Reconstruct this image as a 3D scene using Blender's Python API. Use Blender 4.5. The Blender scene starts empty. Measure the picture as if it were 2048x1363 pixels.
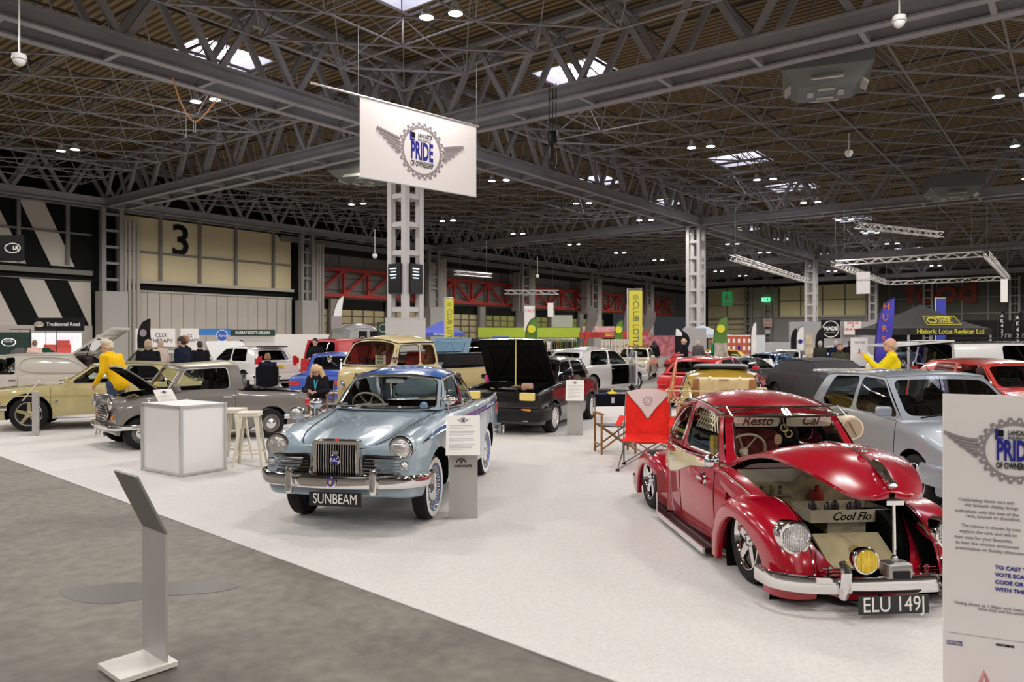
import bpy, bmesh, math, random
import numpy as np
from mathutils import Matrix, Vector
random.seed(7)
PI = math.pi
scene = bpy.context.scene
COL = scene.collection
# ---------------------------------------------------------------- camera, world, exposure
cam_d = bpy.data.cameras.new('camera'); cam = bpy.data.objects.new('camera', cam_d); COL.objects.link(cam)
cam.location = (0, 0, 1.8); cam.rotation_euler = (math.radians(90 - 0.2), 0, 0)
cam_d.lens = 26.02; cam_d.sensor_width = 36; cam_d.clip_end = 400; cam_d.clip_start = .05
cam_d.dof.use_dof = True; cam_d.dof.focus_distance = 7.5; cam_d.dof.aperture_fstop = 2.8
scene.camera = cam
scene.view_settings.view_transform = 'Standard'; scene.view_settings.look = 'None'
scene.view_settings.gamma = 1; scene.view_settings.exposure = 0.40
scene.cycles.adaptive_threshold = .02; scene.cycles.max_bounces = 7; scene.cycles.diffuse_bounces = 3; scene.cycles.glossy_bounces = 3; scene.cycles.transparent_max_bounces = 12
try: scene.view_settings.use_curve_mapping = False
except Exception: pass
w = bpy.data.worlds.new('world'); scene.world = w; w.use_nodes = True
w.node_tree.nodes['Background'].inputs[0].default_value = (.8, .85, 1, 1)
w.node_tree.nodes['Background'].inputs[1].default_value = .03
LAMP_W = 190.0
# ---------------------------------------------------------------- hall frame
AX, AY, HANG = -4.53, 31.49, math.radians(52.52)
HALL = Matrix.Translation((AX, AY, 0)) @ Matrix.Rotation(HANG, 4, 'Z')
def hp(u, v, z=0): return HALL @ Vector((u, v, z))
def gp(px, py): Y = 2664. / (py - 676.5); return ((px - 1024) / 1480. * Y, Y)
def at(px, Y): return ((px - 1024) / 1480. * Y, Y)
def zat(py, Y): return 1.8 - (py - 676.5) / 1480. * Y
# ---------------------------------------------------------------- materials
MATS = {}
def mat(name, col, rough=.5, metal=0, coat=0, emit=0, spec=.5, noise=None, bump=None, ecol=None):
    if name in MATS: return MATS[name]
    m = bpy.data.materials.new(name); m.use_nodes = True; nt = m.node_tree; b = nt.nodes['Principled BSDF']
    b.inputs['Base Color'].default_value = (*col, 1); b.inputs['Roughness'].default_value = rough
    b.inputs['Metallic'].default_value = metal; b.inputs['Coat Weight'].default_value = coat
    b.inputs['Coat Roughness'].default_value = .03; b.inputs['Specular IOR Level'].default_value = spec
    if emit:
        b.inputs['Emission Color'].default_value = (*(ecol or col), 1); b.inputs['Emission Strength'].default_value = emit
    tc = nt.nodes.new('ShaderNodeTexCoord')
    if noise:
        sc, amt = noise
        n = nt.nodes.new('ShaderNodeTexNoise'); n.inputs['Scale'].default_value = sc; n.inputs['Detail'].default_value = 5
        nt.links.new(tc.outputs['Object'], n.inputs['Vector'])
        r = nt.nodes.new('ShaderNodeMapRange'); r.inputs[1].default_value = .3; r.inputs[2].default_value = .7
        r.inputs[3].default_value = 1 - amt; r.inputs[4].default_value = 1 + amt
        nt.links.new(n.outputs[0], r.inputs[0])
        mx = nt.nodes.new('ShaderNodeVectorMath'); mx.operation = 'SCALE'; mx.inputs[0].default_value = col
        nt.links.new(r.outputs[0], mx.inputs['Scale']); nt.links.new(mx.outputs[0], b.inputs['Base Color'])
    if bump:
        sc, st = bump
        n = nt.nodes.new('ShaderNodeTexNoise'); n.inputs['Scale'].default_value = sc; n.inputs['Detail'].default_value = 3
        nt.links.new(tc.outputs['Object'], n.inputs['Vector'])
        bp = nt.nodes.new('ShaderNodeBump'); bp.inputs['Strength'].default_value = st; bp.inputs['Distance'].default_value = .01
        nt.links.new(n.outputs[0], bp.inputs['Height']); nt.links.new(bp.outputs[0], b.inputs['Normal'])
    MATS[name] = m; return m
def paint(name, col, rough=.28, metal=0): return mat('paint_' + name, col, rough, metal, coat=1.0, noise=(.7, .02))
def glassm(name, tint=(.86, .9, .88), refl=1.0):
    if name in MATS: return MATS[name]
    m = bpy.data.materials.new(name); m.use_nodes = True; nt = m.node_tree; nt.nodes.clear()
    o = nt.nodes.new('ShaderNodeOutputMaterial'); mx = nt.nodes.new('ShaderNodeMixShader')
    t = nt.nodes.new('ShaderNodeBsdfTransparent'); t.inputs[0].default_value = (*tint, 1)
    g = nt.nodes.new('ShaderNodeBsdfGlossy'); g.inputs['Roughness'].default_value = .02
    f = nt.nodes.new('ShaderNodeFresnel'); f.inputs[0].default_value = 1.55
    mt = nt.nodes.new('ShaderNodeMath'); mt.operation = 'MULTIPLY'; mt.inputs[1].default_value = refl; mt.use_clamp = True
    nt.links.new(f.outputs[0], mt.inputs[0]); nt.links.new(mt.outputs[0], mx.inputs[0])
    nt.links.new(t.outputs[0], mx.inputs[1]); nt.links.new(g.outputs[0], mx.inputs[2]); nt.links.new(mx.outputs[0], o.inputs[0])
    MATS[name] = m; return m
CHROME = mat('chrome', (.82, .81, .8), .07, 1); STEEL = mat('brushed_steel', (.45, .44, .42), .35, .9)
ALLOY = mat('alloy', (.72, .72, .73), .22, .9); BLACK = mat('black_trim', (.005, .005, .006), .4, spec=.35)
RUBBER = mat('tyre_rubber', (.008, .008, .009), .7, spec=.3, bump=(60, .2)); SEATB = mat('dark_upholstery', (.012, .012, .014), .75, spec=.2)
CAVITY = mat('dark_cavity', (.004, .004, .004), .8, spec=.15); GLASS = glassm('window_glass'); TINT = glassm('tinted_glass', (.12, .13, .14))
LENS = mat('lamp_lens', (.85, .85, .83), .12, .85, coat=1, bump=(55, .9)); AMBER = mat('amber_lens', (.9, .28, .02), .15, coat=1)
REDL = mat('red_lens', (.55, .02, .02), .15, coat=1); WHITE = mat('white_plastic', (.8, .79, .77), .5); CREAM = mat('cream_plastic', (.8, .71, .5), .45)
OFFW = mat('off_white_board', (.78, .74, .71), .6); PLB = mat('plate_black', (.02, .02, .02), .35); PLW = mat('plate_silver', (.85, .84, .8), .4)
PLY = mat('plate_yellow', (.85, .62, .05), .4); INK = mat('print_black', (.006, .006, .008), .6, spec=.2); NAVY = mat('print_blue', (.025, .025, .26), .6, spec=.2)
GREYP = mat('print_grey', (.28, .24, .25), .6); WHITEW = mat('white_sidewall', (.8, .77, .7), .6); SUEDE = mat('wood', (.3, .13, .04), .45, noise=(9, .2))
SKIN = mat('skin', (.62, .34, .24), .55, noise=(12, .05)); REDP = mat('print_red', (.6, .05, .04), .6)
# ---------------------------------------------------------------- mesh builder
class MB:
    def __init__(s, M=None): s.v = []; s.f = []; s.m = []; s.M = M
    def add(s, vs, fs, mi=0):
        k = len(s.v)
        if s.M is not None: vs = [tuple(s.M @ Vector(p)) for p in vs]
        s.v += [tuple(map(float, p)) for p in vs]; s.f += [tuple(k + i for i in f) for f in fs]; s.m += [mi] * len(fs)
    def box(s, c, d, mi=0, rz=0, R=None):
        x, y, z = d[0] / 2, d[1] / 2, d[2] / 2; vs = [Vector((a * x, b * y, e * z)) for e in (-1, 1) for b in (-1, 1) for a in (-1, 1)]
        if R is None: R = Matrix.Rotation(rz, 3, 'Z') if rz else None
        if R is not None: vs = [R @ q for q in vs]
        c = Vector(c); s.add([tuple(q + c) for q in vs], [(0, 2, 3, 1), (4, 5, 7, 6), (0, 1, 5, 4), (2, 6, 7, 3), (0, 4, 6, 2), (1, 3, 7, 5)], mi)
    def bar(s, a, b, w, h=None, mi=0, up=(0, 0, 1)):
        a, b = Vector(a), Vector(b); d = b - a; L = d.length
        if L < 1e-6: return
        d.normalize(); u = Vector(up)
        if abs(d.dot(u)) > .98: u = Vector((1, 0, 0))
        sx = d.cross(u).normalized(); uz = sx.cross(d); h = h or w
        vs = [p + sx * (i * w / 2) + uz * (j * h / 2) for p in (a, b) for i, j in ((-1, -1), (1, -1), (1, 1), (-1, 1))]
        s.add([tuple(q) for q in vs], [(0, 3, 2, 1), (4, 5, 6, 7), (0, 1, 5, 4), (1, 2, 6, 5), (2, 3, 7, 6), (3, 0, 4, 7)], mi)
    def tube(s, path, r, n=6, closed=False, mi=0, cap=True):
        P = [Vector(p) for p in path]; N = len(P)
        if N < 2: return
        rr = r if isinstance(r, (list, tuple)) else [r] * N
        T = []
        for i in range(N):
            if closed: t = P[(i + 1) % N] - P[i - 1]
            else: t = P[min(i + 1, N - 1)] - P[max(i - 1, 0)]
            T.append(t.normalized() if t.length > 1e-9 else Vector((0, 0, 1)))
        u = T[0].orthogonal().normalized(); rings = []
        for i in range(N):
            u = (u - T[i] * u.dot(T[i]))
            u = u.normalized() if u.length > 1e-6 else T[i].orthogonal().normalized()
            b = T[i].cross(u)
            rings.append([tuple(P[i] + (u * math.cos(2 * PI * k / n) + b * math.sin(2 * PI * k / n)) * rr[i]) for k in range(n)])
        s.rings(rings, closed, cap and not closed, mi)
    def rings(s, rings, closed=False, cap=True, mi=0, openring=False):
        n = len(rings[0]); N = len(rings); vs = [p for r in rings for p in r]; fs = []
        for i in range(N if closed else N - 1):
            j = (i + 1) % N
            for k in range(n - 1 if openring else n):
                l = (k + 1) % n; fs.append((i * n + k, j * n + k, j * n + l, i * n + l))
        if cap: fs.append(tuple(range(n))); fs.append(tuple((N - 1) * n + k for k in reversed(range(n))))
        s.add(vs, fs, mi)
    def sweep(s, path, prof, cap=True, mi=0):   # prof: list of (side, up)
        P = [Vector(p) for p in path]; R = []
        for i, p in enumerate(P):
            t = (P[min(i + 1, len(P) - 1)] - P[max(i - 1, 0)]).normalized(); sd = t.cross(Vector((0, 0, 1)))
            sd = sd.normalized() if sd.length > 1e-6 else Vector((1, 0, 0)); up = sd.cross(t)
            R.append([tuple(p + sd * a + up * b) for a, b in prof])
        s.rings(R, False, cap, mi)
    def lathe(s, prof, c=(0, 0, 0), axis='y', n=24, mi=0, sgn=1):   # prof: (axial, radius)
        R = []
        for a, r in prof:
            ring = []
            for k in range(n):
                A = 2 * PI * k / n; p, q = r * math.cos(A), r * math.sin(A); a_ = a * sgn
                ring.append((c[0] + p, c[1] + a_, c[2] + q) if axis == 'y' else (c[0] + a_, c[1] + p, c[2] + q) if axis == 'x' else (c[0] + p, c[1] + q, c[2] + a_))
            R.append(ring)
        s.rings(R, False, False, mi)
    def grid(s, P, ns, nt, mi=0):
        vs = [tuple(P(i / ns, j / nt)) for i in range(ns + 1) for j in range(nt + 1)]
        s.add(vs, [(i * (nt + 1) + j, (i + 1) * (nt + 1) + j, (i + 1) * (nt + 1) + j + 1, i * (nt + 1) + j + 1) for i in range(ns) for j in range(nt)], mi)
    def sbox(s, c, d, e=.35, n=12, mi=0, R=None):   # rounded cushion shape
        def sp(a, p): return math.copysign(abs(a) ** p, a)
        c = Vector(c)
        def P(i, j):
            th = -PI / 2 + PI * j; ph = 2 * PI * i
            q = Vector((sp(math.cos(th), e) * sp(math.cos(ph), e) * d[0] / 2, sp(math.cos(th), e) * sp(math.sin(ph), e) * d[1] / 2, sp(math.sin(th), e) * d[2] / 2))
            if R is not None: q = R @ q
            return q + c
        s.grid(P, n * 2, n, mi)
    def ell(s, c, r, n=10, mi=0): s.sbox(c, (2 * r[0], 2 * r[1], 2 * r[2]), 1, n, mi)
    def poly(s, pts, h, mi=0, M=None):   # 2D polygon prism, local xy plane, thickness h
        n = len(pts); a = [(x, y, 0) for x, y in pts]; b = [(x, y, h) for x, y in pts]; vs = a + b
        if M is not None: vs = [tuple(M @ Vector(p)) for p in vs]
        s.add(vs, [tuple(reversed(range(n))), tuple(range(n, 2 * n))] + [(i, (i + 1) % n, n + (i + 1) % n, n + i) for i in range(n)], mi)
    def mesh(s, name, mats, smooth=35):
        me = bpy.data.meshes.new(name); me.from_pydata(s.v, [], s.f)
        for m in (mats if isinstance(mats, (list, tuple)) else [mats]): me.materials.append(m)
        if any(s.m): me.polygons.foreach_set('material_index', s.m)
        bm = bmesh.new(); bm.from_mesh(me); bmesh.ops.remove_doubles(bm, verts=bm.verts, dist=1e-5)
        bmesh.ops.recalc_face_normals(bm, faces=bm.faces); bm.to_mesh(me); bm.free()
        if smooth:
            me.polygons.foreach_set('use_smooth', [True] * len(me.polygons)); me.set_sharp_from_angle(angle=math.radians(smooth))
        return me
    def build(s, name, mats, parent=None, smooth=35, label=None):
        me = s.mesh(name, mats, smooth); o = bpy.data.objects.new(name, me); COL.objects.link(o); o.parent = parent
        if label: o['label'] = label
        return o
def tag(o, label=None, cat=None, group=None, kind=None):
    if label: o['label'] = label
    if cat: o['category'] = cat
    if group: o['group'] = group
    if kind: o['kind'] = kind
    return o
def thing(name, label, cat, loc=(0, 0, 0), rz=0, group=None):
    o = bpy.data.objects.new(name, None); COL.objects.link(o); o.location = loc if len(loc) == 3 else (*loc, .009)
    o.rotation_euler = (0, 0, rz); o.empty_display_size = .2
    return tag(o, label, cat, group)
def kids(o): return [c for c in bpy.data.objects if c.parent is o]
def dup(root, loc=None, rz=None, label=None, scale=None):
    def rec(o, par):
        c = o.copy(); COL.objects.link(c); c.parent = par
        for ch in KIDS(o): rec(ch, c)
        return c
    allo = list(bpy.data.objects)
    def KIDS(o): return [c for c in allo if c.parent == o]
    r = rec(root, None)
    if loc is not None: r.location = loc if len(loc) == 3 else (*loc, 0)
    if rz is not None: r.rotation_euler[2] = rz
    if label: r['label'] = label
    if scale: r.scale = scale
    return r
def frame(o, right, up):
    r = Vector(right).normalized(); u = Vector(up); u = (u - r * u.dot(r)).normalized(); n = r.cross(u)
    return Matrix(((r.x, u.x, n.x, o[0]), (r.y, u.y, n.y, o[1]), (r.z, u.z, n.z, o[2]), (0, 0, 0, 1)))
def text(s, size, m, parent, M, name='lettering', bold=0, sx=1, ext=.001, align='CENTER', shear=0, label=None, res=3):
    cu = bpy.data.curves.new('t', 'FONT'); cu.body = s; cu.size = size; cu.align_x = align; cu.align_y = 'CENTER'
    cu.extrude = ext; cu.offset = bold; cu.shear = shear; cu.resolution_u = res
    t = bpy.data.objects.new('t', cu); COL.objects.link(t); dg = bpy.context.evaluated_depsgraph_get()
    me = bpy.data.meshes.new_from_object(t.evaluated_get(dg)); bpy.data.objects.remove(t); bpy.data.curves.remove(cu)
    me.transform(M @ Matrix.Diagonal((sx, 1, 1, 1))); me.name = name; me.materials.clear(); me.materials.append(m)
    o = bpy.data.objects.new(name, me); COL.objects.link(o); o.parent = parent
    if label: o['label'] = label
    return o
def cr(pts, n, closed=False):   # Catmull-Rom through rows
    P = np.array(pts, float); N = len(P); out = []
    for i in range(N if closed else N - 1):
        g = lambda k: P[k % N] if closed else P[min(max(k, 0), N - 1)]
        a, b, c, d = g(i - 1), g(i), g(i + 1), g(i + 2)
        for k in range(n):
            t = k / n; out.append(.5 * (2 * b + (c - a) * t + (2 * a - 5 * b + 4 * c - d) * t * t + (3 * b - a - 3 * c + d) * t ** 3))
    if not closed: out.append(P[-1])
    return np.array(out)
def lerp(a, b, t): return a + (b - a) * t
def applied(o):
    dg = bpy.context.evaluated_depsgraph_get(); me = bpy.data.meshes.new_from_object(o.evaluated_get(dg)); o.modifiers.clear(); o.data = me; return o
DBG = False
def vol(me):
    bm = bmesh.new(); bm.from_mesh(me); v = bm.calc_volume(), sum(not e.is_manifold for e in bm.edges); bm.free(); return v
def cut(o, cutters):
    obs = []
    for me in cutters:
        c = bpy.data.objects.new('cut', me); COL.objects.link(c); c.parent = o.parent; obs.append(c)
        m = o.modifiers.new('b', 'BOOLEAN'); m.operation = 'DIFFERENCE'; m.object = c; m.solver = 'EXACT'
    if DBG: v0 = vol(o.data)
    bpy.context.view_layer.update(); applied(o)
    if DBG: print('CUT', o.parent and o.parent.name, v0, vol(o.data))
    for c in obs: bpy.data.objects.remove(c)
    me = o.data; me.polygons.foreach_set('use_smooth', [True] * len(me.polygons)); me.set_sharp_from_angle(angle=math.radians(32))
    return o
# ================================================================ the hall: floor, ceiling, walls, trusses
def hobj(mb, name, mats, parent=None, smooth=0, kind='structure'):
    o = mb.build(name, mats, parent, smooth)
    if parent is None: o.matrix_world = HALL
    if kind and parent is None: o['kind'] = kind
    return o
conc = mat('concrete_floor', (.17, .155, .135), .6)
def dirty_concrete():
    nt = conc.node_tree; b = nt.nodes['Principled BSDF']; tc = nt.nodes.new('ShaderNodeTexCoord')
    n1 = nt.nodes.new('ShaderNodeTexNoise'); n1.inputs['Scale'].default_value = .55; n1.inputs['Detail'].default_value = 8; n1.inputs['Roughness'].default_value = .62
    n2 = nt.nodes.new('ShaderNodeTexNoise'); n2.inputs['Scale'].default_value = 9; n2.inputs['Detail'].default_value = 8
    r1 = nt.nodes.new('ShaderNodeValToRGB'); e = r1.color_ramp.elements; e[0].position = .30; e[0].color = (.085, .073, .058, 1); e[1].position = .52; e[1].color = (.19, .168, .138, 1)
    r2 = nt.nodes.new('ShaderNodeMapRange'); r2.inputs[1].default_value = .3; r2.inputs[2].default_value = .7; r2.inputs[3].default_value = .74; r2.inputs[4].default_value = 1.14
    m = nt.nodes.new('ShaderNodeVectorMath'); m.operation = 'SCALE'
    for n in (n1, n2): nt.links.new(tc.outputs['Object'], n.inputs['Vector'])
    nt.links.new(n1.outputs[0], r1.inputs[0]); nt.links.new(r1.outputs[0], m.inputs[0]); nt.links.new(n2.outputs[0], r2.inputs[0])
    nt.links.new(r2.outputs[0], m.inputs['Scale']); nt.links.new(m.outputs[0], b.inputs['Base Color'])
dirty_concrete()
fl = MB(); fl.add([(-45, -62, 0), (96, -62, 0), (96, 60, 0), (-45, 60, 0)], [(0, 1, 2, 3)]); hobj(fl, 'floor', conc)
carpm = mat('white_carpet', (.7, .675, .65), .9, noise=(45, .07), bump=(160, .6), spec=.1)
f0, f1 = Vector((-7.79, 11.26)), Vector((.527, 3.88)); fd = (f1 - f0).normalized(); bk = Vector((4.3, 25.3)); 
c = MB(); q = [f0 - fd * 26, f1 + fd * 9, bk + fd * 24, bk - fd * 34]
c.add([(*p, z) for z in (.0, .008) for p in q], [(4, 5, 6, 7), (0, 1, 5, 4), (1, 2, 6, 5), (2, 3, 7, 6), (3, 0, 4, 7)])
tag(c.build('carpet', carpm, None, 0), 'white exhibition carpet laid over the concrete under the show cars', 'carpet')
c = MB(); x, y = 11.6, 29.6; c.box((x, y, .004), (7.5, 6.5, .008), rz=-.65)
tag(c.build('carpet', mat('blue_carpet', (.05, .07, .4), .9), None, 0), 'bright blue carpet under the metallic blue coupe', 'carpet')
def stain():
    mb = MB(); x, y = gp(236, 1185)
    for k, (dx, dy, rx, ry) in enumerate(((0, 0, .42, .2), (.42, .1, .38, .15))):
        ring = [(x + dx + rx * math.cos(a) * (1 + .1 * math.sin(3 * a)), y + dy + ry * math.sin(a) * (1 + .12 * math.cos(4 * a + k)), .0015 + .0006 * k) for a in [2 * PI * i / 32 for i in range(32)]]
        mb.add(ring, [tuple(range(32))])
    tag(mb.build('floor_stain', mat('damp_stain', (.055, .045, .035), .4, noise=(6, .12)), None, 0), 'dark damp stain on the concrete beside the lectern pole', 'stain')
stain()
TW = mat('truss_paint', (.33, .325, .33), .5, noise=(.8, .12)); TUBE = mat('tube_paint', (.25, .245, .25), .4); DARKM = mat('dark_steel', (.05, .052, .05), .6)
deckm = mat('roof_deck', (.2, .14, .06), .75)
def corr():
    nt = deckm.node_tree; b = nt.nodes['Principled BSDF']; tc = nt.nodes.new('ShaderNodeTexCoord')
    wv = nt.nodes.new('ShaderNodeTexWave'); wv.wave_type = 'BANDS'; wv.bands_direction = 'X'; wv.inputs['Scale'].default_value = 1.05
    nt.links.new(tc.outputs['Object'], wv.inputs['Vector'])
    r = nt.nodes.new('ShaderNodeValToRGB'); e = r.color_ramp.elements; e[0].position = .35; e[0].color = (.08, .055, .022, 1); e[1].position = .6; e[1].color = (.27, .185, .075, 1)
    nt.links.new(wv.outputs['Fac'], r.inputs[0]); nt.links.new(r.outputs[0], b.inputs['Base Color'])
    bp = nt.nodes.new('ShaderNodeBump'); bp.inputs['Strength'].default_value = .8; bp.inputs['Distance'].default_value = .06
    nt.links.new(wv.outputs['Fac'], bp.inputs['Height']); nt.links.new(bp.outputs[0], b.inputs['Normal'])
corr()
ZD = 13.33; SK = 1.6
cols_u = (-30, 0, 30, 60, 90); cols_v = (0, -30)
us = sorted({-45, 96} | {cu + s * 5.43 + e for cu in cols_u for s in (-1, 1) for e in (-SK, SK) if -45 < cu + s * 5.43 < 94})
vs_ = sorted({-62, 27.6} | {cv + s * 5.43 + e for cv in cols_v for s in (-1, 1) for e in (-SK, SK)})
def is_hole(a, b):
    return any(abs(a - (cu + s * 5.43)) < 1 for cu in cols_u for s in (-1, 1)) and any(abs(b - (cv + t * 5.43)) < 1 for cv in cols_v for t in (-1, 1))
dk = MB(); sky_sites = []
for i in range(len(us) - 1):
    for j in range(len(vs_) - 1):
        a, b = (us[i] + us[i + 1]) / 2, (vs_[j] + vs_[j + 1]) / 2
        if is_hole(a, b): sky_sites.append((a, b)); continue
        dk.add([(us[i], vs_[j], ZD), (us[i + 1], vs_[j], ZD), (us[i + 1], vs_[j + 1], ZD), (us[i], vs_[j + 1], ZD)], [(0, 3, 2, 1)])
        dk.add([(us[i], vs_[j], ZD + .7), (us[i + 1], vs_[j], ZD + .7), (us[i + 1], vs_[j + 1], ZD + .7), (us[i], vs_[j + 1], ZD + .7)], [(0, 3, 2, 1)])
hobj(dk, 'ceiling', deckm)
SKYG = mat('skylight_pane', (.8, .82, 1), .4, emit=3.2, ecol=(.86, .84, 1))
sk0 = None
for n, (a, b) in enumerate(sky_sites):
    p = hp(a, b, ZD)
    if sk0 is None:
        sk0 = thing('skylight', 'square roof skylight', 'skylight', tuple(p), HANG, 'square skylights in the roof around the columns')
        g = MB(); g.box((0, 0, .72), (3.2, 3.2, .03)); g.build('pane', SKYG, sk0, 0)
        g = MB()
        for s in (-1, 1):
            g.box((s * 1.6, 0, .36), (.06, 3.26, .76)); g.box((0, s * 1.6, .36), (3.26, .06, .76))
        for k in range(1, 6): g.box((-1.6 + k * 3.2 / 6, 0, .66), (.05, 3.2, .07))
        for k in range(1, 3): g.box((0, -1.6 + k * 3.2 / 3, .66), (3.2, .05, .07))
        g.build('frame', mat('skylight_frame', (.6, .6, .62), .5), sk0, 0); o = sk0
    else: o = dup(sk0, tuple(p))
    o['label'] = 'bright square skylight with white glazing bars set in the brown corrugated roof'
def truss(u0, v0, u1, v1, label):
    L = math.hypot(u1 - u0, v1 - v0); ang = math.atan2(v1 - v0, u1 - u0)
    p = hp(u0, v0, 0); t = thing('roof_truss', label, 'truss', (p.x, p.y, 10.1), HANG + ang, 'steel lattice roof trusses between the columns')
    b = MB(); n = max(2, round(L / 2.95)); st = L / n
    for s in (-1, 1):
        for dz in (.03, .5): b.box((L / 2, s * .62, dz), (L, .3, .06))
        b.box((L / 2, s * .62, .26), (L, .05, .46))
    for k in range(n + 1): b.box((k * st, 0, .12), (.14, 1.0, .2))
    b.build('bottom_chord', TW, t, 0)
    b = MB()
    for s in (-1, 1): b.box((L / 2, s * .62, 2.9), (L, .22, .2))
    b.build('top_chord', TW, t, 0)
    b = MB()
    for s in (-1, 1):
        for k in range(n):
            x = k * st
            b.bar((x + .12, s * .62, .5), (x + st / 2, s * .62, 2.85), .2, .16, up=(0, 1, 0)); b.bar((x + st / 2, s * .62, 2.85), (x + st - .12, s * .62, .5), .2, .16, up=(0, 1, 0))
    for k in range(n): b.bar((k * st + st / 2, -.62, 2.85), (k * st + st / 2, .62, 2.85), .1)
    b.build('web', TW, t, 0); return t
for v in (0, -30):
    for a, b in ((-30, 0), (0, 30), (30, 60), (60, 90)):
        nm = {-30: 'from the top left corner to the nearest column', 0: 'between the nearest and second columns', 30: 'between the second and third columns', 60: 'between the third column and the end wall'}[a]
        truss(a, v, b, v, 'grey lattice roof truss ' + nm if v == 0 else 'far right roof truss parallel to one ' + nm.replace('from the top left corner', 'from the corner'))
for u in (-30, 0, 30, 60, 90):
    nm = {-30: 'spot above the camera', 0: 'nearest column', 30: 'second column', 60: 'third column', 90: 'farthest column'}[u]
    truss(u, 0, u, 26.4, 'grey lattice roof truss from the %s across to the left wall' % nm)
    truss(u, -30, u, 0, 'grey lattice roof truss from the %s across to the right' % nm)
for a, b in ((-30, 0), (0, 30), (30, 60), (60, 90)): truss(a, 26.7, b, 26.7, 'grey lattice truss along the top of the left wall, ' + {-30: 'above the black and white stripes', 0: 'above the wall number', 30: 'above the middle red girders', 60: 'above the farthest red girders'}[a])
def space_frame(u0, v0, nu, nv, label, step=3.0):
    t = thing('space_frame', label, 'roof frame', tuple(hp(u0, v0, 10.9)), HANG, 'white tubular space frames under the roof')
    m = MB(); e = MB()
    for i in range(nu + 1):
        for j in range(nv + 1):
            x, y = i * step, j * step
            if i < nu: m.tube([(x, y, 0), (x + step, y, 0)], 0.036, 5, cap=False)
            if j < nv: m.tube([(x, y, 0), (x, y + step, 0)], 0.036, 5, cap=False)
            if i < nu and j > 0: m.tube([(x, y, 0), (x + step, y - step, 0)], .04, 5, cap=False)
            for a, b in ((-1, -1), (1, -1), (-1, 1), (1, 1)): e.bar((x, y, 0), (x + a * step / 2, y + b * step / 2, 1.75), .035)
    m.build('lower_grid', TUBE, t, 0); e.build('diagonal_webs', TUBE, t, 0)
    m = MB()
    for i in range(nu + 2): m.bar(((i - .5) * step, -.5 * step, 1.78), ((i - .5) * step, (nv + .5) * step, 1.78), .06, .1)
    for j in range(nv + 2): m.bar((-.5 * step, (j - .5) * step, 1.95), ((nu + .5) * step, (j - .5) * step, 1.95), .06, .1)
    m.build('upper_grid', mat('purlin_paint', (.1, .09, .075), .6), t, 0)
for u0 in (-27, 3, 33, 63):
    space_frame(u0, 3, 8, 7, 'white tube space frame in the %s roof bay left of the column line' % {-27: 'nearest', 3: 'second', 33: 'third', 63: 'farthest'}[u0])
    space_frame(u0, -27, 8, 8, 'white tube space frame in the %s roof bay right of the column line' % {-27: 'nearest', 3: 'second', 33: 'third', 63: 'farthest'}[u0])
space_frame(33, -57, 8, 8, 'white tube space frame over the far right of the hall'); space_frame(63, -57, 8, 8, 'white tube space frame at the far right end')
def column(u, v, label, base=True, zb=2.62):
    t = thing('lattice_column', label, 'column', tuple(hp(u, v, 0)), HANG, 'grey lattice steel columns')
    m = MB()
    for a in (-1, 1):
        for b in (-1, 1): m.box((a * .42, b * .42, 5.06), (.25, .25, 10.06))
    m.build('posts', mat('column_paint', (.5, .48, .47), .55), t, 0); m = MB()
    for k in range(8 if not base else 7):
        z = (zb if base else .3) + k * 1.19 + .4
        if z > 9.9: break
        for s in (-1, 1): m.box((s * .42, 0, z), (.16, .6, .2)); m.box((0, s * .42, z), (.6, .16, .2))
    m.build('cross_bars', MATS['column_paint'], t, 0)
    m = MB(); m.tube([(.2, 0, zb), (.2, 0, 10)], .05); m.tube([(.05, .1, zb), (.05, .1, 10)], .03); m.build('conduit', mat('conduit_paint', (.35, .34, .33), .5), t)
    if base:
        m = MB(); m.box((0, 0, zb / 2 + .012), (1.2, 1.2, zb)); m.box((0, 0, zb + .02), (1.23, 1.23, .05)); m.build('plinth_boxing', mat('plinth_grey', (.5, .47, .46), .6), t, 0)
    return t
column(0, 0, 'nearest grey lattice column, standing behind the hanging white banner')
column(30, 0, 'second lattice column, right of the hanging yellow club banner')
column(60, 0, 'third lattice column, in front of the round black sign')
column(90, 0, 'farthest lattice column, beside the lit yellow end wall', False)
# ---- lamps
lam0 = None
def lamp_pair(u, v):
    global lam0
    for s in (-1, 1):
        p = hp(u, v, 0); p = Vector((p.x * .914 + .40 * s, p.y * .914 - .12 * s, 0)); z = 10.45
        if lam0 is None:
            lam0 = thing('high_bay_lamp', 'round high bay lamp', 'ceiling lamp', (p.x, p.y, z), 0, 'round high bay lamps hanging from the roof')
            m = MB(); m.lathe([(0, .19), (.05, .2), (.12, .12), (.3, .09), (.3, .001)], axis='z', n=16); m.tube([(0, 0, .3), (0, 0, .36)], .012); m.build('housing', mat('lamp_housing', (.55, .55, .55), .4), lam0)
            m = MB(); m.lathe([(0.001, .001), (0.001, .18)], axis='z', n=16); m.build('lens', mat('lamp_light', (1, .97, 1), .5, emit=25.0, ecol=(1, .95, .97)), lam0); o = lam0
        else: o = dup(lam0, (p.x, p.y, z))
        o['label'] = 'lit round high bay lamp hanging under the roof grid'
        ld = bpy.data.lights.new('high_bay_light', 'SPOT'); ld.spot_size = math.radians(172); ld.spot_blend = .25; ld.shadow_soft_size = .17; ld.energy = LAMP_W; ld.color = (1, .955, .91)
        l = bpy.data.objects.new('high_bay_light', ld); COL.objects.link(l); l.parent = o; l.location = (0, 0, -.19)
for i in range(-3, 11):
    for j in range(-3, 3):
        u, v = -6.235 + 9.408 * i, -7.861 + 12.778 * j
        if abs(v) > 48: continue
        lamp_pair(u, v)
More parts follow.
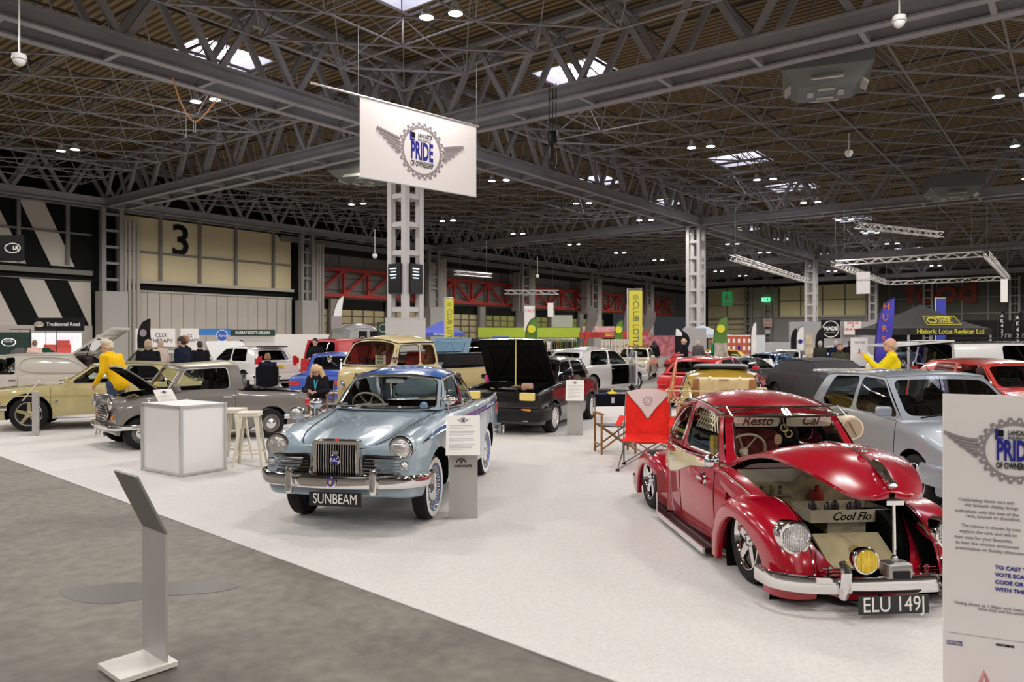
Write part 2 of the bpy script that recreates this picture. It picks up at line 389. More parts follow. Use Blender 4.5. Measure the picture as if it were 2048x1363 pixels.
# ---- walls
beige = mat('beige_panel', (.72, .62, .38), .6, noise=(.4, .06)); lowp = mat('low_panel', (.54, .49, .43), .6, noise=(.6, .06)); frm = mat('wall_steel', (.2, .19, .17), .6)
blk = mat('wall_black', (.005, .006, .006), .7, spec=.2); wht = mat('wall_white', (.62, .57, .5), .7); dark = mat('cladding_dark', (.012, .014, .013), .7, spec=.2); greyw = mat('grey_render', (.33, .315, .3), .7)
def quad(mb, u0, z0, u1, z1, v, mi=0): mb.add([(u0, v, z0), (u1, v, z0), (u1, v, z1), (u0, v, z1)], [(0, 1, 2, 3)], mi)
WL = 27.6
m = MB()
m.box((26, WL + .25, 7), (142, .3, 0.01))
# striped part u -45..-.8
quad(m, -45, 0, -.9, 10.4, WL, 0)
for z0, z1 in ((2.6, 5.4), (6.3, 10.2)):
    for k in range(-1, 14):
        x = -3.7 - (k - 1) * 2.7 - 2.7; w_ = 1.35; sl = .45 * (z1 - z0)
        pts = [(min(x + sl, -.95), z0), (min(x + sl - w_, -.95), z0), (x - w_, z1), (x, z1)]
        if x > -.9: pts = [(min(a, -.95), b) for a, b in pts]
        if x - w_ + sl > -.95: continue
        m.add([(a, WL - .03, b) for a, b in pts] + [(a, WL - .01, b) for a, b in pts], [(0, 3, 2, 1), (0, 1, 5, 4), (1, 2, 6, 5), (2, 3, 7, 6), (3, 0, 4, 7)], 1)
quad(m, -45, 0, -.9, 2.6, WL - .04, 2); m.box((-23, WL - .2, 5.95), (44, .35, .3), 3); m.box((-23, WL - .1, 5.45), (44, .1, .06), 3)
for u in (-2.4, -5.1, -9.2, -13.5): m.box((u, WL - .12, 8.4), (.2, .2, 4), 3)
m.box((-23, WL - .12, 8.4), (44, .12, .12), 3)
# beige part with the number
quad(m, .9, 5.6, 14.2, 10.0, WL, 4); quad(m, .9, 0, 14.2, 5.0, WL - .1, 2); quad(m, .9, 5.0, 14.2, 5.6, WL + .1, 0); quad(m, -1, 10, 15, 10.4, WL, 5); quad(m, -.95, 0, .95, 10.2, WL + .1, 0); quad(m, 14, 0, 15.7, 10.2, WL + .1, 0)
m.box((7.5, WL - .15, 5.62), (13.6, .3, .22), 6); m.box((7.5, WL - .06, 7.65), (13.4, .1, .14), 3)
for k in range(5): m.box((.65 + k * 2.87 + (.4 if k == 4 else 0), WL - .08, 7.8), (.2, .16, 4.6), 3)
m.box((7.5, WL - .16, 5.0), (13.4, .1, .12), 6)
for k in range(1, 16): m.box((.9 + k * .85, WL - .11, 2.5), (.03, .02, 5), 3)
# upper cladding beyond u=15
m.box((55, WL - .2, 11.6), (84, .3, 3.6), 0)
m.box((55, WL - .4, 9.7), (84, .2, .45), 3); m.box((20, WL, 12.6), (150, .3, 4.4), 0)
for k in range(150): m.box((15.5 + k * .53, WL - .38, 11.6), (.06, .05, 3.4), 5)
hobj(m, 'wall_left', [blk, wht, lowp, frm, beige, dark, mat('pale_rail', (.5, .47, .4), .5)])
text('3', 3.0, INK, None, HALL @ frame((5.0, WL - .05, 8.6), (1, 0, 0), (0, 0, 1)), 'wall_number', bold=.05)
tag(bpy.data.objects['wall_number'], 'large black number 3 on the beige wall panels', 'sign')
def wall_post(u, label, w_=1.1, lad=True):
    t = thing('wall_pier', label, 'column', tuple(hp(u, 26.9, 0)), HANG, 'grey piers along the left wall'); m = MB()
    for s in (-1, 1): m.box((s * w_ / 2, 0, 7.4), (.28, .4, 5.5))
    for k in range(5): m.box((0, 0, 5.6 + k * 1.05), (w_ - .2, .2, .16))
    m.build('ladder_frame', mat('pier_steel', (.3, .29, .27), .6), t, 0); m = MB(); m.box((0, 0, 2.4), (w_ + .5, 1.0, 4.85)); m.build('lower_casing', mat('pier_casing', (.42, .4, .37), .6), t, 0)
    m = MB(); 
    for k in range(4): m.tube([(w_ / 2 + .35 + .28 * k, .1, 0), (w_ / 2 + .35 + .28 * k, .1, 9.6)], .11, 8)
    m.build('pipes', mat('pipe_paint', (.45, .42, .37), .5), t)
wall_post(0, 'wide grey wall pier between the striped wall and the beige wall')
wall_post(15.2, 'grey wall pier with tall pipes right of the beige numbered wall', 1.0)
wall_post(30, 'grey wall pier behind the blue canopy tent', 1.3); wall_post(45, 'grey wall pier behind the white roller banner', 1.3)
wall_post(60, 'grey wall pier behind the teardrop flags', 1.3); wall_post(75, 'grey wall pier right of the teardrop flags', 1.2); wall_post(90, 'farthest grey wall pier near the hall corner', 1.2)
# adjoining concourse seen through the openings
m = MB(); quad(m, 15, 0, 100, 12, 47, 0); quad(m, 15, 5.4, 100, 9.4, 31.2, 1)
m.add([(15, 27.6, 9.5), (100, 27.6, 9.5), (100, 47, 9.5), (15, 47, 9.5)], [(0, 1, 2, 3)], 0); m.add([(15.5, 27.6, 0), (15.5, 47, 0), (15.5, 47, 12), (15.5, 27.6, 12)], [(0, 1, 2, 3)], 0)
for k in range(9):
    quad(m, 17 + k * 9, 0, 24 + k * 9, 5.2, 46.8, 2 if k < 5 else 3)
    for j in range(1, 6): m.box((20.5 + k * 9, 46.7, j * .9), (7, .08, .07), 4)
    for j in range(5): m.box((17 + k * 9 + j * 1.75, 46.7, 2.6), (.1, .1, 5.2), 4)
    m.box((15.8 + k * 9, 46.5, 4), (1.2, .5, 8), 5)
for k in range(30): m.box((16 + k * 3, 31.15, 7.4), (.05, .04, 4), 4)
hobj(m, 'wall_concourse', [dark, greyw, beige, mat('green_light_wall', (.45, .5, .14), .6), frm, MATS['pier_casing']])
for k in range(7):
    p = hp(20 + 12 * k, 39, 0); t = thing('concourse_downlight', 'round downlight in the concourse beyond the red girders', 'ceiling lamp', (p.x, p.y, 9.2), 0, 'concourse downlights'); b = MB(); b.lathe([(0, .25), (.2, .25), (.2, .001)], axis='z', n=14); b.build('housing', DARKM, t); b = MB(); b.lathe([(-.002, .001), (-.002, .23)], axis='z', n=14); b.build('lens', MATS['lamp_light'], t)
    ld = bpy.data.lights.new('downlight', 'SPOT'); ld.spot_size = math.radians(160); ld.energy = 900; ld.shadow_soft_size = .22; ld.color = (1, .93, .82); l = bpy.data.objects.new('downlight', ld); COL.objects.link(l); l.parent = t; l.location = (0, 0, -.05)
redm = mat('red_steel', (.62, .05, .035), .5)
for k in range(5):
    L = 15; t = thing('red_truss', ('first', 'second', 'third', 'fourth', 'fifth')[k] + ' red steel lattice girder from the left in the wall openings', 'girder', tuple(hp(16 + k * L, 30.6, 0)), HANG, 'red lattice girders beyond the left wall')
    m = MB(); m.box((L / 2, 0, 8.05), (L - .2, .3, .3)); m.box((L / 2, 0, 5.7), (L - .2, .35, .3)); m.build('chords', redm, t, 0); m = MB()
    for j in range(5): m.box((j * 2.9 + .3, 0, 6.85), (.28, .25, 2.3)); m.bar((j * 2.9 + .3, 0, 5.8 if k < 1 or j % 2 else 7.95), (j * 2.9 + 3.1, 0, 7.95 if k < 1 or j % 2 else 5.8), .26, .2, up=(0, 1, 0))
    m.build('bracing', redm, t, 0)
    t = thing('air_duct', 'white square ventilation duct hanging beside the red girder, number %s from the left' % ('one', 'two', 'three', 'four', 'five')[k], 'duct', tuple(hp(17.3 + k * L, 29.6, 0)), HANG, 'white ducts along the red girders'); m = MB()
    m.box((0, 0, 7.6), (1.1, .9, 4.6)); m.box((-.5, 0, 9.75), (3, .8, .5)); m.build('shaft', mat('duct_white', (.58, .55, .52), .5), t, 0); m = MB(); m.box((0, 0, 5.2), (1.3, 1.1, .35)); m.build('outlet', MATS['duct_white'], t, 0)
# far end wall (u = 95.4)
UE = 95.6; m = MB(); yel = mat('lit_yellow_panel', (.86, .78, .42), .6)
def vq(mb, v0, z0, v1, z1, u, mi): mb.add([(u, v0, z0), (u, v1, z0), (u, v1, z1), (u, v0, z1)], [(0, 1, 2, 3)], mi)
vq(m, 27.6, 0, -62, 14, UE + .1, 0)
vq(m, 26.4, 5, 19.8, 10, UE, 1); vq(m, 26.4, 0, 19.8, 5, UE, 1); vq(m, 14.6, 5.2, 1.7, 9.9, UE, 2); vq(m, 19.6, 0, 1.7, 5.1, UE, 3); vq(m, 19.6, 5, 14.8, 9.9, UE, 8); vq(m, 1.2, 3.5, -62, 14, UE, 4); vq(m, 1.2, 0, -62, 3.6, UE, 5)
for k in range(5): m.box((UE - .06, 14.6 - k * 3.2, 7.6), (.12, .16, 5), 6)
m.box((UE - .06, 8, 7.6), (.12, 13, .14), 6); m.box((UE - .2, 8, 5.15), (.4, 13, .3), 7); m.box((UE - .06, 23, 7.2), (.1, 6.5, .12), 6); m.box((UE - .06, 23.1, 7.4), (.1, .14, 5), 6); m.box((UE - .3, 23, 5), (.4, 6.5, .2), 6)
for k in range(5): m.box((UE - .06, 23, .9 + k * .8), (.12, 6.4, .14), 6)
for k in range(14): m.box((UE - .06, -1 - k * 3, 7), (.12, .2, 7), 6)
m.box((UE - .06, -30, 5.2), (.12, 58, .16), 6); m.box((UE - .06, -30, 7.4), (.12, 58, .14), 6)
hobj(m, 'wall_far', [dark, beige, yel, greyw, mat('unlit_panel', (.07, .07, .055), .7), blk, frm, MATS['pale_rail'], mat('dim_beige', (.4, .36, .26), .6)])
for v, lb in ((19.3, 'grey steel pier left of the fire point sign'), (16.2, 'grey steel pier behind the fire point sign'), (1.4, 'grey ladder pier at the edge of the dark end wall'), (-6, 'dark ladder pier on the end wall behind the black tent'), (-16, 'dark ladder pier at the right end wall')):
    t = thing('wall_pier', lb, 'column', tuple(hp(UE - .8, v, 0)), HANG); m = MB()
    for s in (-1, 1): m.box((0, s * .5, 5), (.35, .25, 10))
    for k in range(9): m.box((0, 0, .8 + k * 1.1), (.2, 1, .16))
    m.build('ladder_frame', MATS['pier_steel'], t, 0)
m = MB(); vq(m, -62, 0, 60, 14, -45, 0); quad(m, -45, 0, 96, 14, -62, 0); hobj(m, 'wall_right', [mat('back_wall', (.2, .19, .17), .7)])
def sign_on(name, label, cat, p, right, wdt, hgt, m, texts=(), th=.05, up=(0, 0, 1), group=None, post=None):
    t = thing(name, label, cat, (0, 0, 0), 0, group); F = frame(p, right, up); t.matrix_world = F
    b = MB(); b.box((0, 0, -th / 2), (wdt, hgt, th)); b.build('panel', m, t, 0)
    for tx in texts:
        s, x, y, sz, mm = tx[:5]; text(s, sz, mm, t, Matrix.Translation((x, y, .003)), bold=tx[5] if len(tx) > 5 else 0, sx=tx[6] if len(tx) > 6 else 1, shear=tx[7] if len(tx) > 7 else 0, align=tx[8] if len(tx) > 8 else 'CENTER')
    return t
RV = tuple((HALL.to_3x3() @ Vector((0, -1, 0)))); RU = tuple((HALL.to_3x3() @ Vector((1, 0, 0))))
GREEN = mat('sign_green', (.03, .3, .1), .5, emit=.35); LITG = mat('lit_exit_green', (.1, .8, .3), .5, emit=1.6)  # faint emission added to the EXIT sign's green to brighten it
s = sign_on('exit_sign', 'green EXIT sign with white down arrow high on the beige end wall', 'sign', tuple(hp(UE - .4, 23, 8.3)), RV, 1.6, 2.3, GREEN, [('EXIT', 0, -.85, .62, PLW, .02)])
b = MB(); b.box((0, .55, .02), (.25, .7, .03)); b.poly([(-.45, .3), (.45, .3), (0, -.35)], .03); b.build('arrow', PLW, s, 0)
s = sign_on('exit_sign', 'lit green running man exit sign on the grey pier', 'sign', tuple(hp(UE - 1.2, 16.4, 7.9)), RV, 1.3, .6, LITG); b = MB(); b.box((-.2, 0, .02), (.12, .4, .02)); b.box((.3, 0, .02), (.25, .42, .02)); b.build('symbol', PLW, s, 0)
sign_on('fire_point_sign', 'white and red Fire point sign on the grey pier', 'sign', tuple(hp(UE - 1.2, 16.1, 4.3)), RV, 1.35, 1.3, mat('sign_pink', (.8, .62, .55), .6), [('Fire', 0, .28, .58, REDP), ('point', 0, -.3, .58, REDP)])
sign_on('notice_sign', 'small white notice below the Fire point sign', 'sign', tuple(hp(UE - 1.2, 16.1, 2.85)), RV, .75, .65, WHITE)
t = text('food', 4.7, mat('food_red', (.22, .03, .012), .7), None, HALL @ frame((UE - .3, -7.5, 8.2), (0, -1, 0), (0, 0, 1)), 'food_lettering', bold=.12, ext=.1)
tag(t, 'giant dark red word food across the unlit end wall', 'sign')
# ================================================================ vehicles
class Body:   # lower body lofted from stations: x, w, zs, zm, zsh, ysh, yv, zv, zc
    def __init__(s, st, n=5, m=4):
        s.st = cr(sorted(st, key=lambda r: r[0]), n); s.m = m
        s.prof = [s.ring(r) for r in s.st]
    def ring(s, r):
        x, w, zs, zm, zsh, ysh, yv, zv, zc = r
        c = [(0, zs), (w * .5, zs), (w * .86, zs), (w * .965, zs + .05), (w, zm), (w * .992, lerp(zm, zsh, .55)), (lerp(w, ysh, .35), lerp(zm, zsh, .93)), (ysh, zsh), (yv, zv), (yv * .5, lerp(zv, zc, .8)), (0, zc)]
        return cr(c, s.m)
    def at(s, x):
        X = s.st[:, 0]; i = int(np.clip(np.searchsorted(X, x) - 1, 0, len(X) - 2)); t = float(np.clip((x - X[i]) / (X[i + 1] - X[i] + 1e-9), 0, 1))
        return s.prof[i] * (1 - t) + s.prof[i + 1] * t
    def y(s, x, z):   # outer side at height z
        p = s.at(x); k = int(np.argmax(p[:, 0])); best = p[k, 0]
        for i in range(6, len(p) - 1):
            a, b = p[i], p[i + 1]
            if min(a[1], b[1]) <= z <= max(a[1], b[1]) and a[0] > p[:, 0].max() * .55 and abs(b[1] - a[1]) > 1e-6:
                best = a[0] + (b[0] - a[0]) * (z - a[1]) / (b[1] - a[1]); break
        return float(best)
    def top(s, x, y):
        p = s.at(x); y = abs(y)
        for i in range(len(p) - 1, 1, -1):
            a, b = p[i], p[i - 1]
            if a[0] <= y <= b[0]: return float(a[1] + (b[1] - a[1]) * (y - a[0]) / (b[0] - a[0] + 1e-9))
        return float(p[:, 1].max())
    def mb(s, dz=0):
        mb = MB(); R = []
        for r, p in zip(s.st, s.prof):
            L = [(r[0], a, b + dz) for a, b in p]; Rr = [(r[0], -a, b + dz) for a, b in p[-2:0:-1]]
            R.append(L + Rr)
        mb.rings(R, False, True); return mb
def cyl_me(c, r, L, n=40):
    m = MB(); R = []
    for s in (-1, 1): R.append([(c[0] + r * math.cos(2 * PI * k / n), c[1] + s * L / 2, c[2] + r * math.sin(2 * PI * k / n)) for k in range(n)])
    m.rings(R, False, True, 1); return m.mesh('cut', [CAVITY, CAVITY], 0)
def box_me(x0, x1, y, z0, z1, mi=1, y0=None):
    m = MB(); m.box(((x0 + x1) / 2, 0 if y0 is None else (y + y0) / 2, (z0 + z1) / 2), (x1 - x0, 2 * y if y0 is None else y - y0, z1 - z0), mi); return m.mesh('cut', [CAVITY, CAVITY], 0)
def wheel(parent, x, y, r, wd, style, side, colr=None, rr=None):
    n = 32; rr = rr or r * .64; o = side
    t = MB(); h = wd / 2
    t.lathe([(h * .72, rr), (h * .95, rr + .012), (h, rr + (r - rr) * .45), (h * .93, r - .02), (h * .72, r - .003), (0, r), (-h * .72, r - .003), (-h * .93, r - .02), (-h, rr + (r - rr) * .4), (-h * .9, rr)], (x, y, r), n=n, sgn=o)
    tyre = t.build('tyre', RUBBER, parent, 40)
    if style == 'whitewall':
        m = MB(); m.lathe([(h * .97, rr + .012), (h * 1.03, rr + .02), (h * 1.03, rr + .06), (h * .99, rr + .065)], (x, y, r), n=n, sgn=o); m.build('whitewall_band', WHITEW, tyre)
    m = MB(); C = (x, y, r)
    m.lathe([(h * .95, rr + .008), (h * .98, rr), (h * .8, rr - .012), (h * .35, rr - .02), (-h * .8, rr - .02)], C, n=n, sgn=o)
    m.lathe([(-h * .1, rr - .02), (-h * .1, .001)], C, n=n, sgn=o, mi=1)
    if style in ('whitewall', 'cap'):
        m.lathe([(h * .5, rr - .02), (h * .6, rr * .7), (h * .55, rr * .62)], C, n=n, sgn=o, mi=2)
        rim = m.build('rim', [colr or CHROME, BLACK, colr or CHROME], tyre); m = MB()
        m.lathe([(h * .55, rr * .68), (h * .85, rr * .6), (h * .9, rr * .4), (h * 1.05, rr * .2), (h * 1.1, .001)], C, n=n, sgn=o)
        if style == 'whitewall':
            for k in range(36):
                a = 2 * PI * k / 36; m.bar((x + rr * .62 * math.cos(a), y + o * h * .72, r + rr * .62 * math.sin(a)), (x + rr * .88 * math.cos(a), y + o * h * .82, r + rr * .88 * math.sin(a)), .008, .014, up=(0, 1, 0))
            m.lathe([(h * .74, rr * .9), (h * .84, rr * .9), (h * .84, rr * .84), (h * .74, rr * .84)], C, n=n, sgn=o)
        m.build('hub_cap', CHROME, rim)
    else:
        ns = {'five': 5, 'mesh': 14, 'ten': 10, 'six': 6}.get(style, 5); w0, w1 = {'five': (.07, .05), 'mesh': (.012, .02), 'ten': (.035, .03), 'six': (.05, .06)}[style]
        sk = 0 if style != 'mesh' else .18
        for k in range(ns):
            for g in ((0,) if not sk else (-1, 1)):
                a = 2 * PI * (k + .25) / ns; a2 = a + g * sk; P = lambda q, A, d: Vector((x + q * math.cos(A), y + o * d, r + q * math.sin(A)))
                p0, p1 = P(rr * .16, a, h * .62), P(rr * .97, a2, h * .8); tn = Vector((-math.sin(a), 0, math.cos(a))); bk = Vector((0, -o * .03, 0))
                vs = [p0 + tn * w0 / 2, p0 - tn * w0 / 2, p1 - tn * w1 / 2, p1 + tn * w1 / 2]; vs = vs + [q + bk for q in vs]
                m.add([tuple(q) for q in vs], [(0, 1, 2, 3), (7, 6, 5, 4), (0, 4, 5, 1), (1, 5, 6, 2), (2, 6, 7, 3), (3, 7, 4, 0)], 2)
        m.lathe([(h * .5, rr * .3), (h * .72, rr * .26), (h * .8, rr * .12), (h * .82, .001)], C, n=20, sgn=o, mi=2)
        for k in range(5): a = 2 * PI * k / 5; m.ell((x + rr * .2 * math.cos(a), y + o * h * .76, r + rr * .2 * math.sin(a)), (.012, .012, .012), 4)
        m.build('rim', [CHROME if colr is CHROME else ALLOY, STEEL if colr is CHROME else BLACK, colr or ALLOY], tyre)
    return tyre
def rhole(l, r, b, t, rs, rt, n=6, k=None):   # rounded rect in unit square; optional corner skew function
    P = []
    for cx, cy, a0 in ((1 - r - rs, 1 - t - rt, 0), (l + rs, 1 - t - rt, 90), (l + rs, b + rt, 180), (1 - r - rs, b + rt, 270)):
        for i in range(n + 1): a = math.radians(a0 + 90 * i / n); P.append((cx + rs * math.cos(a), cy + rt * math.sin(a)))
    D = []   # densify straight parts
    for i in range(len(P)):
        a, b_ = P[i], P[(i + 1) % len(P)]; D.append(a)
        d = max(abs(a[0] - b_[0]), abs(a[1] - b_[1]))
        for q in range(1, int(d / .12)): f = q / int(d / .12); D.append((lerp(a[0], b_[0], f), lerp(a[1], b_[1], f)))
    return [k(*p) for p in D] if k else D
def panel(fr, gl, tr, P, hole, trim_r=.008, inset=.008, outer=None):
    if hole is None: fr.grid(P, 8, 8); return
    n = len(hole); cx = sum(h[0] for h in hole) / n; cy = sum(h[1] for h in hole) / n; out = []
    for h in hole:
        dx, dy = h[0] - cx, h[1] - cy; k = 1e9
        if dx > 1e-9: k = min(k, (1 - cx) / dx)
        if dx < -1e-9: k = min(k, -cx / dx)
        if dy > 1e-9: k = min(k, (1 - cy) / dy)
        if dy < -1e-9: k = min(k, -cy / dy)
        out.append((cx + dx * k, cy + dy * k))
    for c in ((0, 0), (1, 0), (1, 1), (0, 1)):
        i = min(range(n), key=lambda j: (out[j][0] - c[0]) ** 2 + (out[j][1] - c[1]) ** 2); out[i] = c
    R = [[tuple(P(lerp(a[0], b[0], f), lerp(a[1], b[1], f))) for a, b in zip(out, hole)] for f in (0, .5, 1)]
    fr.rings(R, False, False)
    if gl is not None:
        G = [[tuple(P(lerp(cx, b[0], f), lerp(cy, b[1], f))) for b in hole] for f in (1, .66, .33, .02)]
        gl.rings(G, False, False); gl.add(G[-1], [tuple(range(n))])
    if tr is not None: tr.tube([P(*h) for h in hole], trim_r, 5, closed=True)
def bil(a, b, c, d, bow=(0, 0, 0), bowt=None):   # a,b bottom (s=0,1), c,d top
    a, b, c, d, bw = map(Vector, (a, b, c, d, bow)); bt = Vector(bowt) if bowt is not None else bw
    def P(s, t): return a.lerp(b, s).lerp(c.lerp(d, s), t) + bw.lerp(bt, t) * (4 * s * (1 - s)) 
    return P
def greenhouse(root, body_m, roof_m, posts, zb, zr, crown=.07, ws=(.05, .05, .07, .09), wsbow=(.10, .07), rs=(.08, .08, .1, .12), rsbow=(-.06, -.05), panes=None, trim=None, glass=None, bulge=.03, roofn=14, rail=.012, sideglass=None, frame_m=None, wsglass=None, roofext=(0, 0), sep_roof=True):
    # posts: (xb, yb, xt, yt) front to back; zb/zr lists or numbers
    n = len(posts); zb = zb if isinstance(zb, (list, tuple)) else [zb] * n; zr = zr if isinstance(zr, (list, tuple)) else [zr] * n
    fr, tr = MB(), MB(); glass = glass or GLASS; objs = {}
    for sd in (1, -1):
        for i in range(n - 1):
            a, b = posts[i], posts[i + 1]
            P = bil((a[0], a[1] * sd, zb[i]), (b[0], b[1] * sd, zb[i + 1]), (a[2], a[3] * sd, zr[i]), (b[2], b[3] * sd, zr[i + 1]))
            Q = (lambda P, sd: lambda s, t: P(s, t) + Vector((0, sd * bulge * 4 * t * (1 - t) * .6, 0)))(P, sd)
            pn = panes[i] if panes else (.06, .06, .06, .1, .1, .15)
            if pn is None: fr.grid(Q, 6, 8); continue
            gl = MB(); k = pn[6] if len(pn) > 6 else None
            panel(fr, gl, tr if trim else None, Q, rhole(*pn[:6], k=k), .009)
            gl.build('side_window', sideglass or glass, root)
    a, z0, z1 = posts[0], zb[0], zr[0]
    P = bil((a[0], -a[1], z0), (a[0], a[1], z0), (a[2], -a[3], z1), (a[2], a[3], z1), (wsbow[0], 0, 0), (wsbow[1], 0, crown * .55)); gl = MB()
    panel(fr, gl, tr if trim else None, P, rhole(*ws, .06, .14), .01); wso = gl.build('windscreen', wsglass or glass, root)
    a, z0, z1 = posts[-1], zb[-1], zr[-1]
    P = bil((a[0], a[1], z0), (a[0], -a[1], z0), (a[2], a[3], z1), (a[2], -a[3], z1), (rsbow[0], 0, 0), (rsbow[1], 0, crown * .5)); gl = MB()
    if rs is None: fr.grid(P, 10, 8)
    else: panel(fr, gl, tr if trim else None, P, rhole(*rs, .08, .16), .01); gl.build('rear_window', glass, root)
    # roof
    rx = cr([(p[2], p[3], z) for p, z in zip(posts, zr)], 6); m = MB(); N = len(rx) - 1
    def Rf(s, t):
        f = s * N; i = min(int(f), N - 1); q = rx[i] * (1 - (f - i)) + rx[i + 1] * (f - i); u = 2 * t - 1
        k = math.sin(PI * min(max(s, 0), 1)) ** .45; e = (wsbow[1] * (1 - s) ** 4 + rsbow[1] * s ** 4) * (1 - u * u)
        return (q[0] + e, q[1] * u, q[2] + crown * (1 - abs(u) ** 2.4) * (.5 + .5 * k) + (crown * .05 * (1 - u * u)))
    m.grid(Rf, max(roofn, 12), 16); ro = m.build('roof', roof_m, root, 40)
    if rail:
        g = MB()
        for sd in (-1, 1): g.tube([(q[0], q[1] * sd + .004 * sd, q[2]) for q in rx], rail, 5)
        g.tube([Rf(0, t / 14) for t in range(15)], rail, 5); g.build('drip_rail', trim or roof_m, root)
    fo = fr.build('window_frame', frame_m or body_m, root, 40)
    if trim: tr.build('window_trim', trim, root)
    return Rf
def seats(root, xs, y, z, m, w=.5, h=.55, bench=None, d=.5, head=True):
    for sd in (-1, 1):
        for x in xs:
            b = MB(); b.sbox((x, sd * y, z), (d, w, .16), .3, 8); b.sbox((x - d * .5, sd * y, z + h * .5), (.14, w, h), .35, 8, R=Matrix.Rotation(-.2, 3, 'Y'))
            if head: b.sbox((x - d * .5 - .12, sd * y, z + h * 1.12), (.09, w * .5, .16), .5, 6)
            b.build('seat', m, root)
    if bench: b = MB(); b.sbox((bench, 0, z), (.45, y * 3.6, .16), .25, 8); b.sbox((bench - .25, 0, z + .28), (.14, y * 3.6, .5), .25, 8, R=Matrix.Rotation(-.2, 3, 'Y')); b.build('rear_seat', m, root)
def steering(root, x, y, z, r, m, tilt=.5):
    b = MB(); R = Matrix.Rotation(-PI / 2 + tilt, 3, 'Y'); pts = [Vector((x, y, z)) + R @ Vector((r * math.cos(2 * PI * k / 28), r * math.sin(2 * PI * k / 28), 0)) for k in range(28)]
    b.tube(pts, .012, 6, closed=True)
    for k in (2, 14, 26): b.tube([pts[k], (x, y, z)], .008, 5)
    b.ell((x, y, z), (.04, .04, .04), 6); b.tube([(x, y, z), (x + .3, y, z - .2)], .02, 6); b.build('steering_wheel', m, root)
def round_lamp(root, c, r, m=None, d=.05, bezel=.014, lens=None, ribs=False, tilt=0, name='headlamp', ax=None):
    # faces +x in local frame
    M = Matrix.Translation(c) @ Matrix.Rotation(tilt, 4, 'Y')
    if ax: M = Matrix.Translation(c) @ Matrix.Rotation(ax, 4, 'Z') @ Matrix.Rotation(tilt, 4, 'Y')
    b = MB(M); b.lathe([(-d, r * .95), (0, r + bezel), (.012, r + bezel * .7), (.014, r), (.004, r - .004)], axis='x', n=28); o = b.build(name, m or CHROME, root)
    b = MB(M); b.lathe([(.004, r), (.018, r * .7), (.026, r * .35), (.028, .001)], axis='x', n=28)
    if ribs:
        for k in range(-7, 8):
            y = k * r / 8; hh = math.sqrt(max(r * r - y * y, 0)) * .9; b.box((.022, y, 0), (.012, .006, 2 * hh))
    b.build('lens', lens or LENS, o); return o
def mirror(root, x, y, z, m, s=1.0, stalk=True, round_=False):
    b = MB(); sd = 1 if y > 0 else -1
    if stalk: b.tube([(x, y, z - .12 * s), (x, y + .02 * sd, z)], .008, 5)
    if round_: b.ell((x, y + .03 * sd, z), (.035 * s, .055 * s, .05 * s), 8)
    else: b.sbox((x, y + .07 * sd, z + .02), (.07 * s, .17 * s, .11 * s), .4, 8)
    b.build('mirror', m, root)
def bumper(root, pts, h, d, m, name='bumper'):
    prof = [(d / 2 * math.copysign(abs(math.cos(a)) ** .6, math.cos(a)), h / 2 * math.copysign(abs(math.sin(a)) ** .6, math.sin(a))) for a in [2 * PI * k / 12 for k in range(12)]]
    b = MB(); b.sweep(cr(pts, 6), prof); return b.build(name, m, root)
def plate(root, x, y, z, s, yellow=False, w_=.52, h=.11, black=False, tilt=0, facing=1, sx=1.0, size=None):
    M = Matrix.Translation((x, y, z)) @ Matrix.Rotation(tilt * facing, 4, 'Y') @ (frame((0, 0, 0), (0, facing, 0), (0, 0, 1)))
    b = MB(M); b.box((0, 0, 0), (w_, h, .008)); o = b.build('number_plate', PLB if black else PLY if yellow else PLW, root, 0)
    text(s, size or h * 1.15, PLW if black else INK, o, M @ Matrix.Translation((0, 0, .005)), 'characters', bold=0, sx=sx, res=6); return o
def seam(b, body, x0, x1, z0, z1, dz=0, r=.004, n=10):   # door line on both sides
    for sd in (-1, 1):
        P = []
        for k in range(n + 1): z = lerp(z0, z1, k / n); x = lerp(x0, x1, k / n); P.append((x, sd * (body.y(x, z) + .001), z + dz))
        b.tube(P, r, 4)
def sidebar(body, xs, zs, dz, hgt, th, sides=(-1, 1)):
    b = MB()
    for sd in sides:
        for k in range(len(xs) - 1): b.bar((xs[k], sd * (body.y(xs[k], zs[k]) + th * .3), zs[k] + dz), (xs[k + 1], sd * (body.y(xs[k + 1], zs[k + 1]) + th * .3), zs[k + 1] + dz), th, hgt)
    return b
def st(x, w, zs, zm, zsh, zc, r=.08, v=None): 
    ysh = w - r; return (x, w, zs, zm, zsh, ysh, ysh * .62, lerp(zsh, zc, .55) if v is None else v, zc)
